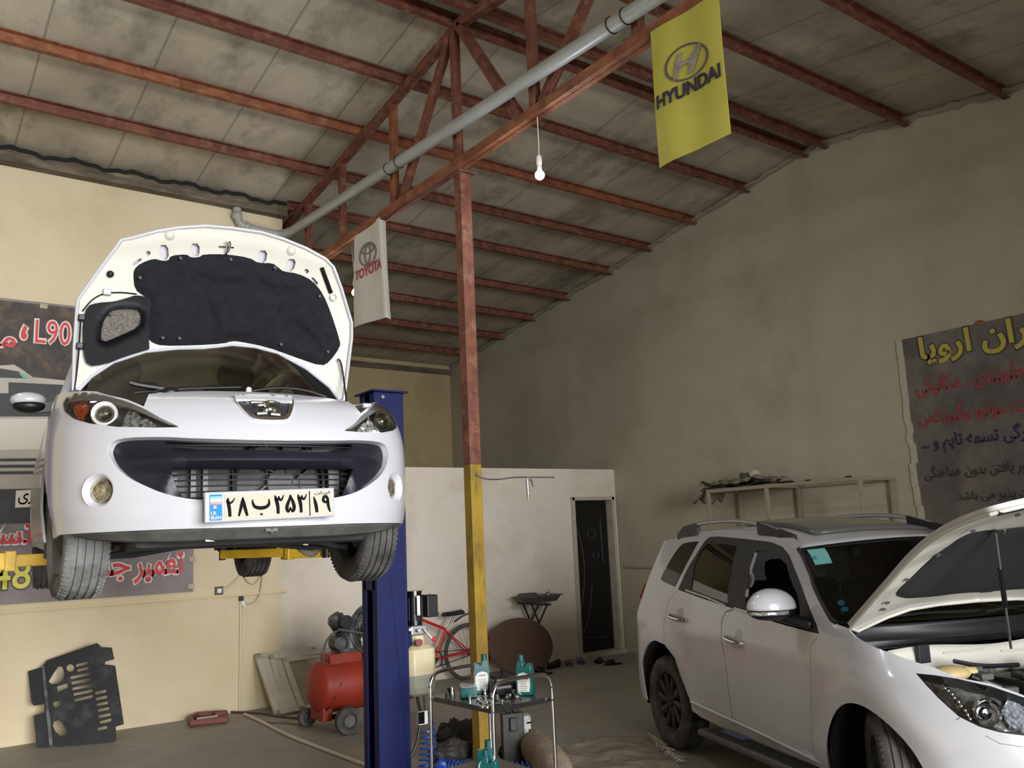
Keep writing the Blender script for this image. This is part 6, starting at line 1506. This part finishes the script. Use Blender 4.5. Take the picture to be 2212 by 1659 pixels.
# ---- round table top, folding stand with tray
rt = empty('round_table', at(1115, 1458, Z=0), 'brown round folding table tipped on edge against the white partition', 'table'); I = inv(rt)
tb = at(1112, 1457, Z=.012); tb.y = 9.50; tb.x += .10; tt = V((tb.x + .06, 9.64, .70)); ax = V((0, tt.z - tb.z, -(tt.y - tb.y))); 
uv_ = V((1, -.05, .10)).normalized(); vv = (tt - tb).normalized(); uv_ = (uv_ - vv * uv_.dot(vv)).normalized(); nn = uv_.cross(vv)
cc = tb.lerp(tt, .5); hh2 = (tt - tb).length / 2
R = Matrix((uv_, vv, nn)).transposed()
pts = circ(0, 0, .49, 48, hh2)
MB().prism(pts, Matrix.Translation(cc) @ R.to_4x4(), -.012, .012).xf(I).build('table_top', mat('brown_laminate', (92, 70, 58), .5, var=.15, scale=3), rt, bevel=.004)
mb = MB()
for s in (-1, 1): mb.tube([cc - nn * .02 + uv_ * s * .3 + vv * .25, cc - nn * .03 + uv_ * s * .3 - vv * .36, cc - nn * .03 + uv_ * s * .36 - vv * .38], .012, 8)
mb.xf(I).build('folding_leg', M_['darkgrey'], rt)
tag(MB().tube([at(1060, 1462, Z=.02), at(1110, 1470, Z=.02)], .014, 8).build('metal_rod', M_['darkgrey']), 'dark metal rod on the floor below the round brown table', 'rod')
tag(MB().tube([at(1120, 1455, Z=.015), at(1150, 1457, Z=.015), at(1180, 1452, Z=.015)], .013, 8, smooth=1).box(at(1187, 1454, Z=.012), (.07, .04, .02)).build('metal_rod', M_['black']), 'black hooked bar on the floor right of the round table', 'rod')
ts = empty('folding_stand', at(1157, 1345, Y=9.80), 'folding stand with crossed legs behind the round table', 'stand'); I = inv(ts); SY = 9.78
Sp = lambda px, py, dy=0: at(px, py, Y=SY + dy)
xt = Sp(1157, 1345)
def ext(p, q): d = (q - p) / (q.z - p.z); e = p + d * (.02 - p.z); return V((lerp(q.x, e.x, .45), e.y, e.z))
mb = MB()
for dy in (-.08, .11):
    for a_, b_2 in ((Sp(1141, 1306), xt), (Sp(1174, 1306), xt)): mb.tube([a_ + V((0, dy, 0)), b_2 + V((0, dy, 0)), ext(a_, b_2) + V((0, dy, 0))], .014, 8)
mb.xf(I).build('leg', M_['darkgrey'], ts)
MB().tube([Sp(1135, 1304, -.14), Sp(1135, 1304, .09)], .012, 8).tube([Sp(1180, 1304, -.14), Sp(1180, 1304, .09)], .012, 8).tube([Sp(1118, 1303, -.14), Sp(1190, 1306, -.14)], .012, 8).xf(I).build('top_bar', M_['darkgrey'], ts)
tr_ = empty('metal_tray', Sp(1156, 1297), 'galvanized steel tray lying on the folding stand', 'tray'); I = inv(tr_)
zt_ = Sp(1156, 1303).z + .016; x0, x1 = Sp(1108, 1290).x + .04, Sp(1204, 1290).x - .02
def traygrid(u, v):
    k = max(abs(2 * u - 1), abs(2 * v - 1)); h = .085 * min(1, max(0, (k - .78) / .18)); e = 1.0 if k < .97 else 1.06
    return V(((x0 + x1) / 2 + (u - .5) * (x1 - x0) * e, SY - .02 + (v - .5) * .24 * e, zt_ + h))
MB().grid(traygrid, 30, 24).xf(I).build('pan', mat('galvanised', (112, 112, 106), .45, metal=.6, var=.3, scale=10), tr_, solid=.005)
bx = empty('grey_box', Sp(1140, 1283, -.01), 'small dark grey box standing in the steel tray', 'box'); I = inv(bx)
cb = Sp(1140, 1288, -.01); cb.z = zt_ + .008
MB().box(cb + V((0, 0, .055)), (.26, .13, .11)).xf(I).build('body', M_['grey_dusty'], bx, smooth=False, bevel=.006)
MB().box(cb + V((0, 0, .112)), (.22, .10, .012)).xf(I).build('lid', M_['darkgrey'], bx, smooth=False, bevel=.004)
cb = Sp(1176, 1290, -.01); cb.z = zt_ + .007
tag(MB().box(cb + V((0, 0, .03)), (.14, .07, .05)).cyl(cb + V((.07, 0, .05)), cb + V((.07, 0, .11)), .02).ball(cb + V((.06, 0, .115)), .03, 12).build('bright_fitting', M_['alu'], bevel=.004), 'bright metal fitting lying in the steel tray right of the box', 'fitting')

# ------------------------------------------------------------------ shoes by the door
def slipper(px, py, rz, m, ms, label, closed=False, L=.26):
    p = at(px, py, Z=0); o = empty('shoe' if closed else 'slipper', p, label, 'shoe', None, rz)
    sole = [(.042 * math.sin(t) * (1.1 if math.cos(t) > 0 else .85), L / 2 * math.cos(t)) for t in np.linspace(0, 2 * math.pi, 25)[:-1]]
    MB().prism(sole, Matrix.Identity(4), 0.0, .022).build('sole', ms, o, bevel=.004)
    if closed:
        MB().grid(lambda u, v: V((.042 * math.cos(math.pi * v) * (1 - .25 * (2 * u - 1) ** 4), (u - .5) * L * .96, .02 + math.sin(math.pi * v) * (.085 - .04 * u) * (1 if u < .97 else .4))), 16, 9).build('upper', m, o, solid=.004)
    else:
        MB().grid(lambda u, v: V((.046 * math.cos(math.pi * v), lerp(-.01, .10, u), .018 + math.sin(math.pi * v) * lerp(.055, .035, u))), 6, 10).build('strap', m, o, solid=.006)
    return o
pur = mat('purple_rubber', (92, 66, 98), .6); blk = M_['black']
slipper(1228, 1437, 2.6, pur, pur, 'left purple slipper in front of the black door')
slipper(1254, 1433, 2.6, pur, pur, 'right purple slipper in front of the black door')
slipper(1296, 1432, 2.0, blk, blk, 'dark sandal nearer the purple slippers by the door')
slipper(1325, 1436, 1.2, blk, blk, 'dark sandal farther from the purple slippers by the door')
slipper(1166, 1452, 2.2, blk, blk, 'black shoe in front of its pair beside the round table', True, .28)
slipper(1196, 1443, 1.9, blk, blk, 'black shoe closest to the purple slippers', True, .28)

# ------------------------------------------------------------------ tool trolley
TC = [V((2.925, 5.04, 0)), V((2.955, 4.385, 0)), V((3.425, 4.43, 0)), V((3.425, 5.12, 0))]     # FL FR BR BL
TZ, TL_ = .78, .33
tro = empty('tool_trolley', (3.18, 4.74, 0), 'two-tier chrome tool trolley with oil bottles and tools on top', 'trolley'); I = inv(tro)
for A_, B_ in ((TC[0], TC[3]), (TC[1], TC[2])):
    d = (B_ - A_).normalized(); z0 = .10; zt_ = .925
    path = [A_ + V((0, 0, z0)), A_ + V((0, 0, zt_ - .10)), A_ + d * .01 + V((0, 0, zt_ - .05)), A_ + d * .04 + V((0, 0, zt_ - .012)), A_ + d * .10 + V((0, 0, zt_)), B_ - d * .10 + V((0, 0, zt_)), B_ - d * .04 + V((0, 0, zt_ - .012)), B_ - d * .01 + V((0, 0, zt_ - .05)), B_ + V((0, 0, zt_ - .10)), B_ + V((0, 0, z0))]
    MB().tube(path, .0115, 12, smooth=2).xf(I).build('handle_frame', M_['chrome'], tro)
for z, nm in ((TZ, 'top_tray'), (TL_, 'lower_tray')):
    q = [V((p.x, p.y, z - .03)) for p in TC]; c = sum(q, V()) / 4
    mb = MB(); q = [c + (p - c) * .97 for p in q]
    mb.add(q + [p + V((0, 0, .03)) for p in q], [(3, 2, 1, 0), (0, 1, 5, 4), (1, 2, 6, 5), (2, 3, 7, 6), (3, 0, 4, 7), (4, 5, 6, 7)])
    mb.xf(I).build(nm, mat('tray_steel', (92, 92, 92), .3, metal=.9, var=.3, scale=8), tro, smooth=False, bevel=.003)
mb = MB()
for p in TC:
    for z in (TZ - .015, TZ + .06): mb.ball(p + V((-.012, -.012, z)), .009, 8)
split(mb.xf(I).build('bolt', M_['chrome'], tro))
for p in TC:
    w_ = MB().lathe([(.012, -.012), (.045, -.012), (.05, -.006), (.05, .006), (.045, .012), (.012, .012)], p + V((0, 0, .05)), (1, .3, 0), 20).beam(p + V((.02, 0, .05)), p + V((0, 0, .11)), .012, .03).xf(I).build('castor', M_['black'], tro)
teal = mat('teal_bottle', (14, 84, 82), .28, coat=.5, var=.12, scale=6); label_ = mat('bottle_label', (196, 196, 190), .45); dteal = mat('dark_teal_cap', (14, 72, 74), .35)
rdl = mat('label_red', (176, 60, 56), .5); gyl = mat('label_grey', (110, 110, 112), .5)
def oil_bottle(p, rz, label, lying=None, flip=False, front=True):
    o = empty('oil_bottle', p, label, 'bottle', 'teal oil bottles on the trolley'); sx = -1 if flip else 1
    pr = [(-.048, 0), (.048, 0), (.052, .01), (.052, .10), (.046, .165), (.038, .185), (.016, .186), (.012, .165), (-.004, .172), (-.008, .205), (-.040, .205), (-.044, .175), (-.052, .150), (-.052, .01)]
    pr = [(x * sx, z) for x, z in pr]
    if flip: pr = pr[::-1]
    T = Matrix(((1, 0, 0, 0), (0, 0, 1, 0), (0, 1, 0, 0), (0, 0, 0, 1)))
    b = MB().prism(rounded(pr, 1), T, -.030, .030).build('body', teal, o, bevel=.010)
    MB().cyl((-.024 * sx, 0, .20), (-.024 * sx, 0, .236), .019, n=20).build('cap', dteal, o, bevel=.002)
    lb = [(-.040, .02), (.034, .02), (.040, .05), (.040, .105), (.024, .128), (-.004, .136), (-.034, .128), (-.042, .11)]
    F_ = Matrix(((1, 0, 0, 0), (0, 0, -1, 0), (0, 1, 0, 0), (0, 0, 0, 1)))
    l = MB().prism([(x * sx, z) for x, z in lb], F_, .0302, .0315).build('label_panel', label_, b, smooth=False)
    if front: MB().box((0, -.0322, .098), (.06, .001, .008)).build('label_stripe', rdl, b, smooth=False)
    mb = MB()
    for k in range(6): mb.box((-.004 * sx, -.0322, .085 - .011 * k), (.05 - .006 * (k % 3), .001, .003))
    mb.box((-.006 * sx, -.0322, .112), (.04, .001, .007)); mb.build('label_print', gyl, b, smooth=False)
    o.rotation_euler = lying if lying else (0, 0, rz); return o
oil_bottle(at(1040, 1497, Z=TZ + .002), -.45, 'teal oil bottle standing upright at the left of the trolley top', flip=True, front=False)
oil_bottle(at(1136, 1500, Z=TZ + .002), -.95, 'teal oil bottle standing upright at the right of the trolley top')
pb = at(1014, 1509, Z=TZ); b3_ = oil_bottle(V((pb.x, pb.y, TZ + .034)), 0, 'teal oil bottle lying on its side on the trolley top', lying=(math.radians(-90), 0, math.radians(-28)), front=False)
oil_bottle(at(1048, 1690, Z=TL_ + .002), -.5, 'teal oil bottle standing on the lower tier of the trolley', front=False, flip=True)
q = at(1052, 1716, Z=TL_ + .002) + V((.02, -.01, 0)); oil_bottle(q, -.9, 'dark teal oil bottle in front of another on the lower trolley tier', front=False)
# tools on the tray
random.seed(21)
def on_tray(px, py, z=TZ): return at(px, py, Z=z)
def spanner(px, py, ang, L, label):
    p = on_tray(px, py, TZ + .006); o = empty('spanner', p, label, 'tool', 'loose hand tools on the trolley'); o.rotation_euler = (0, 0, ang)
    MB().beam((-L / 2, 0, .002), (L / 2, 0, .002), .013, .007, up=(0, 0, 1)).build('shaft', M_['steel'], o, bevel=.002)
    pts = [(math.cos(t) * .018, math.sin(t) * .018) for t in np.linspace(.6, 2 * math.pi - .6, 16)] + [(-.002, -.009), (-.002, .009)]
    MB().prism([(x * -1 + L / 2 + .008, y) for x, y in pts][::-1], Matrix.Identity(4), -.003, .008).build('open_jaw', M_['steel'], o, smooth=False)
    MB().lathe([(.009, -.004), (.017, -.004), (.017, .008), (.009, .008), (.009, -.004)], (-L / 2 - .01, 0, .001), (0, 0, 1), 18).build('ring_end', M_['steel'], o)
spanner(1050, 1512, 1.0, .17, 'steel spanner lying in the middle of the trolley tray, rearmost'); spanner(1068, 1521, .55, .19, 'steel spanner lying along the right edge of the trolley tray'); spanner(1048, 1521, .8, .16, 'steel spanner at the front corner of the trolley tray')
spanner(1040, 1517, 1.2, .14, 'short steel spanner left of the front corner of the trolley tray')
def socket_(px, py, r, h, m, label, lay=False):
    p = on_tray(px, py, TZ); o = MB().lathe([(r * .6, 0), (r, 0), (r, h * .55), (r * .82, h * .62), (r * .82, h), (r * .5, h), (r * .5, h * .6), (r * .6, 0)], (0, 0, r if lay else 0), (.8, .6, 0) if lay else (0, 0, 1), 20).build('socket_bit', m); o.location = p
    tag(o, label, 'socket', 'socket bits on the trolley')
socket_(978, 1502, .012, .05, M_['chrome'], 'bright upright socket bit at the left end of the trolley tray'); socket_(967, 1508, .016, .03, M_['darkgrey'], 'dark socket bit at the far left corner of the trolley tray'); socket_(1048, 1502, .010, .04, M_['chrome'], 'bright upright socket bit between the bottles on the trolley')
socket_(1097, 1511, .016, .035, M_['chrome'], 'bright round socket bit lying near the right edge of the tray', True); socket_(1118, 1510, .018, .04, M_['chrome'], 'bright socket bit lying nearest the right bottle', True); socket_(1015, 1512, .010, .025, M_['chrome'], 'small bright socket bit before the lying bottle')
socket_(970, 1497, .014, .03, M_['darkgrey'], 'dark socket bit left of the bright upright one on the tray'); socket_(966, 1502, .013, .026, M_['grey_dusty'], 'grey socket bit in the little cluster at the tray left end')
def ext_bar(p0, p1, r, m, label):
    a_, b_2 = on_tray(*p0, TZ + r), on_tray(*p1, TZ + r); o = empty('extension_bar', a_, label, 'tool', 'loose hand tools on the trolley'); I = inv(o)
    MB().cyl(a_, b_2, r * .7, n=12).xf(I).build('shaft', m, o); d = (b_2 - a_).normalized(); MB().cyl(a_ - d * .004, a_ + d * .03, r, n=14).xf(I).build('drive_end', m, o)
ext_bar((1052, 1523), (1100, 1515), .007, M_['steel'], 'thin steel extension bar along the front edge of the trolley tray'); ext_bar((1110, 1498), (1128, 1480), .010, M_['darkgrey'], 'dark extension bar leaning towards the bottle with the red label stripe')
socket_(1108, 1504, .017, .04, M_['darkgrey'], 'dark socket bit beside the black engine part on the tray'); socket_(1060, 1507, .014, .03, M_['darkgrey'], 'dark socket bit behind the spanners on the tray'); socket_(1074, 1511, .013, .03, M_['grey_dusty'], 'grey socket bit between the spanners and the engine part')
# black starter-like part and cloth heap
pt = empty('car_part', on_tray(1085, 1500), 'black oily engine part lying between the bottles on the trolley', 'car part'); c = pt.location.copy(); pt.location = c; I = inv(pt)
MB().cyl(c + V((-.07, .02, .04)), c + V((.05, -.02, .045)), .038, .034, 20).cyl(c + V((.05, -.02, .045)), c + V((.09, -.03, .045)), .024, n=16).cyl(c + V((-.03, .03, .085)), c + V((.04, .01, .085)), .02, n=14).box(c + V((-.02, .0, .02)), (.10, .09, .036)).xf(I).build('casing', mat('oily_black', (20, 20, 20), .4, var=.3, scale=20), pt, bevel=.003)
MB().tube([c + V((.02, .05, .02)), c + V((.06, .08, .07)), c + V((.10, .04, .09)), c + V((.13, .0, .02))], .008, 8, smooth=2).xf(I).build('lead', M_['black'], pt)
rat = empty('ratchet', on_tray(1102, 1488, TZ + .01), 'chrome ratchet handle resting behind the black engine part', 'tool'); c = rat.location.copy(); I = inv(rat)
MB().tube([c + V((-.08, .06, .05)), c + V((.06, -.02, .06))], .009, 10).xf(I).build('handle', M_['steel'], rat)
MB().ball(c + V((.075, -.028, .06)), .024, 14, (1, 1, .6)).cyl(c + V((.075, -.028, -.01)), c + V((.075, -.028, .05)), .009, n=8).xf(I).build('ratchet_head', M_['chrome'], rat)

# ------------------------------------------------------------------ things on the floor behind the trolley
eb = empty('engine_block_cover', at(1093, 1645, Z=0) + V((.06, -.06, 0)), 'black and white machine part standing on the floor behind the trolley', 'machine part'); c = eb.location.copy(); I = inv(eb); Rz = Matrix.Rotation(-.5, 3, 'Z')
dkk = mat('black_oily_iron', (24, 24, 24), .45, rgb2=(50, 50, 48), scale=16)
MB().box(c + V((-.03, 0, .19)), (.17, .14, .38), Rz).box(c + V((-.06, -.06, .30)), (.06, .06, .1), Rz).cyl(c + V((-.08, -.02, .38)), c + V((-.08, -.02, .41)), .022).cyl(c + V((-.02, -.03, .38)), c + V((-.02, -.03, .41)), .022).xf(I).build('housing', dkk, eb, bevel=.008)
MB().box(c + V((.075, -.05, .18)), (.06, .12, .34), Rz).xf(I).build('white_cover', mat('dirty_white_plastic', (170, 170, 164), .5, dirt=(60, 60, 58), dirt_amt=.8, dscale=14), eb, bevel=.01)
MB().tube([c + V((.06 + .028 * math.cos(t), -.115 - .0 * t, .10 + .05 * math.sin(t))) for t in np.linspace(0, 6.28, 17)[:-1]], .004, 5, closed=True).box(c + V((.06, -.115, .24)), (.012, .01, .02)).box(c + V((.06, -.115, .30)), (.04, .01, .012)).xf(I).build('raised_mark', M_['black'], eb)
sackm = mat('dusty_sackcloth', (142, 128, 108), .9, rgb2=(112, 98, 80), scale=5, bump=.4, bscale=40)
sa, sb, sc_ = at(1140, 1605, Z=.10), at(1170, 1635, Z=.10), at(1215, 1668, Z=.08)
sk_ = MB().tube([at(1130, 1568, Z=.16), at(1137, 1582, Z=.15), at(1150, 1607, Z=.13), at(1172, 1632, Z=.12), at(1205, 1660, Z=.10), at(1225, 1690, Z=.06)], .12, 18, smooth=0)
def taper(mb, n, rr):
    m = len(mb.v) // n
    for i in range(m):
        c = sum((V(mb.v[i * n + k]) for k in range(n)), V()) / n
        for k in range(n):
            d = V(mb.v[i * n + k]) - c; p = c + d * rr[i] * (1 + .06 * math.sin(k * 1.7 + i)); p.z = max(.002, p.z); mb.v[i * n + k] = tuple(p)
taper(sk_, 18, [.35, .62, .95, 1.12, 1.05, .6])
tag(sk_.build('cloth_bolster', sackm, angle=180, sub=1), 'dusty brown cloth bolster slumped on the floor right of the trolley', 'bolster')
def heap(px, py, r, sc3, m, name, label, cat, seed):
    rnd = random.Random(seed); p = at(px, py, Z=0); o = MB().ball((0, 0, r * sc3[2] * .6), r, 56, sc3); ph = [rnd.uniform(0, 6) for _ in range(6)]
    o.v = [tuple(V(v) * (1 + .34 * (abs(noise.noise(V(v) * 9 + V((seed, 0, 0)))) - .25) + .30 * (abs(noise.noise(V(v) * 21 + V((0, seed, 0)))) - .2))) for v in o.v]; o.v = [(x, y, max(.001, z)) for x, y, z in o.v]
    ob = o.build(name, m, angle=180); ob.location = p; tag(ob, label, cat); return ob
bagm = mat('dark_bag', (22, 20, 17), .8, rgb2=(32, 29, 24), scale=9, bump=.4, bscale=30)
heap(985, 1610, .17, (1.1, .8, .75), bagm, 'dark_bag', 'rounded dark bag on the floor left of the painted column', 'bag', 1)
heap(975, 1640, .15, (1.3, .8, .6), mat('grey_bag', (30, 29, 26), .6, rgb2=(58, 55, 50), scale=11, bump=.4, bscale=30), 'plastic_bag', 'dusty grey plastic bag in front of the rounded dark bag', 'bag', 2)
heap(1118, 1640, .15, (1.0, .7, .8), bagm, 'dark_cloth', 'dark crumpled cloth on the floor beside the black and white part', 'cloth', 3)
bl_m = mat('blue_coil_hose', (24, 62, 150), .35, coat=.3)
def coil(axis, r, turns, tr_):
    axis = [V(p) for p in axis]; d = np.concatenate([[0], np.cumsum([(b - a).length for a, b in zip(axis[:-1], axis[1:])])]); d /= d[-1]
    pts = []
    for i in range(turns * 14 + 1):
        t = i / (turns * 14); p = V([float(np.interp(t, d, [q[k] for q in axis])) for k in range(3)])
        t2 = min(1, t + .01); t1 = max(0, t - .01); dd = V([float(np.interp(t2, d, [q[k] for q in axis]) - np.interp(t1, d, [q[k] for q in axis])) for k in range(3)]).normalized()
        x = dd.cross(V((.3, .9, .2))).normalized(); y = dd.cross(x); a = 2 * math.pi * i / 14; pts.append(p + x * math.cos(a) * r + y * math.sin(a) * r)
    return pts
ch = MB().tube(coil([at(922, 1575, Y=5.55), at(921, 1610, Y=5.55), at(918, 1650, Y=5.55), V((3.17, 5.56, .08)), V((3.30, 5.70, .052)), at(955, 1652, Z=.05), at(1010, 1660, Z=.05), at(1080, 1662, Z=.05), at(1150, 1658, Z=.05), at(1222, 1652, Z=.05)], .045, 60, .006), .006, 6)
zmin = min(v[2] for v in ch.v); ch.v = [(x, y, max(z, .001)) for x, y, z in ch.v]
co = ch.build('coil_hose', bl_m); tag(co, 'blue coiled air hose hanging by the lift post and lying on the floor', 'hose')
mb = MB().tube(coil([at(925, 1535, Y=5.56), at(932, 1570, Y=5.56), at(936, 1600, Y=5.56), at(932, 1640, Y=5.56)], .022, 7, .005), .005, 6); mb.xf(Matrix.Identity(4)).build('loose_coils', bl_m, co)
# tarp on the floor next to the off-road car
tm = mat('dusty_tarp', (152, 140, 122), .85, rgb2=(120, 108, 92), scale=6, dirt=(186, 176, 158), dirt_amt=.6, dscale=7, bump=.4, bscale=22)
TP = [at(*p, Z=0) for p in ((1180, 1640), (1250, 1605), (1330, 1590), (1405, 1592), (1420, 1606), (1440, 1630), (1462, 1650), (1500, 1700), (1420, 1760), (1250, 1780), (1200, 1720))]
tpo = [(p.x, p.y) for p in TP]
def tarp(u, v): return V((u, v, .012 + .009 * math.sin(u * 9 + 2 * math.sin(v * 5)) + .007 * math.sin(v * 14 + u * 6) + .004 * math.sin(u * 31) * math.sin(v * 27)))
tarp_ = patch('floor_tarp', tm, None, rounded(tpo, 1), [], tarp, .03, .003); tag(tarp_, 'crumpled dusty tarp spread on the floor beside the rear wheel of the parked car', 'tarp')
mb = MB(); random.seed(9)
for i in range(70):
    t = i / 69; p = V(TP[3]).lerp(TP[6], t) if False else [V(TP[3]), V(TP[4]), V(TP[5]), V(TP[6])][min(2, int(t * 3))].lerp([V(TP[4]), V(TP[5]), V(TP[6]), V(TP[6])][min(2, int(t * 3))], t * 3 - min(2, int(t * 3)))
    p = p + V((random.uniform(-.03, .02), random.uniform(-.03, .03), .018)); mb.tube([p, p + V((random.uniform(0, .05), random.uniform(-.03, .04), .01)), p + V((random.uniform(.02, .09), random.uniform(-.05, .05), -.012))], .0035, 5)
fr_ = mb.build('frayed_fringe', mat('pale_fringe', (196, 188, 170), .9), tarp_); fr_['kind'] = 'stuff'
# ------------------------------------------------------------------ rack behind the parked car
ZR = 2.225
fa, fb = at(1527, 1062, X=8.55), at(1860, 1029, X=8.55); ba, bb2 = at(1592, 1048, X=XR - .03), at(1930, 1031, X=XR - .03)
ZR = (fa.z + fb.z) / 2
fY0, fY1 = fb.y, fa.y
rk = empty('storage_rack', (8.86, (fY0 + fY1) / 2, 0), 'empty cream steel rack frame standing by the grey right wall behind the parked car', 'rack'); I = inv(rk)
rkm = mat('cream_rack_paint', (146, 138, 116), .6, dirt=(110, 100, 80), dirt_amt=.5, dscale=8)
zz = fa.z; X0, X1 = 8.55, XR - .03
mid = at(1655, 1050, X=8.55).y
mb = MB()
for x in (X0, X1): mb.beam((x, fY0, zz), (x, fY1, zz), .04, .04)
for y in (fY0, mid, fY1): mb.beam((X0, y, zz), (X1, y, zz), .04, .04)
mb.xf(I).build('top_frame', rkm, rk, smooth=False, bevel=.003)
for x in (X0, X1):
    for y in (fY0 + .02, mid, fY1 - .02): MB().beam((x, y, 0), (x, y, zz - .02), .04, .04).xf(I).build('leg', rkm, rk, smooth=False, bevel=.003)
mb = MB()
for x in (X0, X1): mb.beam((x, fY0, .9), (x, fY1, .9), .035, .035)
mb.xf(I).build('lower_rail', rkm, rk, smooth=False)
mb = MB()
for px in (1745, 1833): 
    y = at(px, 1035, X=X0).y; mb.box((X0, y, zz + .028), (.05, .05, .016))
split(mb.xf(I).build('joint_block', M_['darkgrey'], rk, smooth=False))
# heap of cardboard and sheet on the rack
card = mat('old_cardboard', (112, 96, 70), .85, rgb2=(84, 72, 54), scale=6, bump=.2, bscale=20); shm = mat('crumpled_sheet', (140, 132, 112), .8, rgb2=(104, 96, 78), scale=5, bump=.5, bscale=14)
y0, y1 = at(1690, 1045, X=8.7).y, at(1530, 1060, X=8.7).y
for k, (dz, s_, m, nm, lb) in enumerate(((.022, 1.0, card, 'cardboard_sheet', 'lowest flattened cardboard sheet on the steel rack'), (.05, .8, M_['darkgrey'], 'dark_board', 'thin dark board between the cardboard and the crumpled sheet on the rack'))):
    o = MB().grid(lambda u, v: V((lerp(8.54, 9.10, u), lerp(y0, y1 + .06, v * s_ + .1 * k), zz + dz + .018 * math.sin(u * 8 + k) * math.sin(v * 11 + k))), 14, 20).build(nm, m, solid=.012); tag(o, lb, 'board')
o = MB().grid(lambda u, v: V((lerp(8.50, 9.05, u), lerp(y0 + .15, y1 + .10, v), zz + .095 + .04 * math.sin(u * 9 + v * 6) * math.sin(v * 13) + .03 * math.sin(u * 21) * math.sin(v * 23) + (-.22 * max(0, v - .86) / .14))), 26, 34).build('crumpled_sheet', shm, solid=.004); tag(o, 'crumpled plastic sheet drooping over the left end of the steel rack', 'sheet')
c = at(1632, 1040, X=8.8); c.z = zz + .15
tag(MB().lathe([(.02, -.06), (.05, -.04), (.075, .04), (.07, .06)], c, (.2, .4, 1), 18).build('plastic_cone', mat('pale_plastic', (170, 162, 140), .5), solid=.004), 'pale plastic funnel lying on the heap on the rack', 'funnel')
c = at(1610, 1032, X=8.8); tag(MB().box((c.x, c.y, zz + .15), (.08, .12, .10)).box((c.x, c.y + .05, zz + .16), (.05, .02, .10)).build('small_bracket', M_['grey_dusty'], smooth=False, bevel=.004), 'small grey metal bracket on the heap on the rack, left of the funnel', 'bracket')
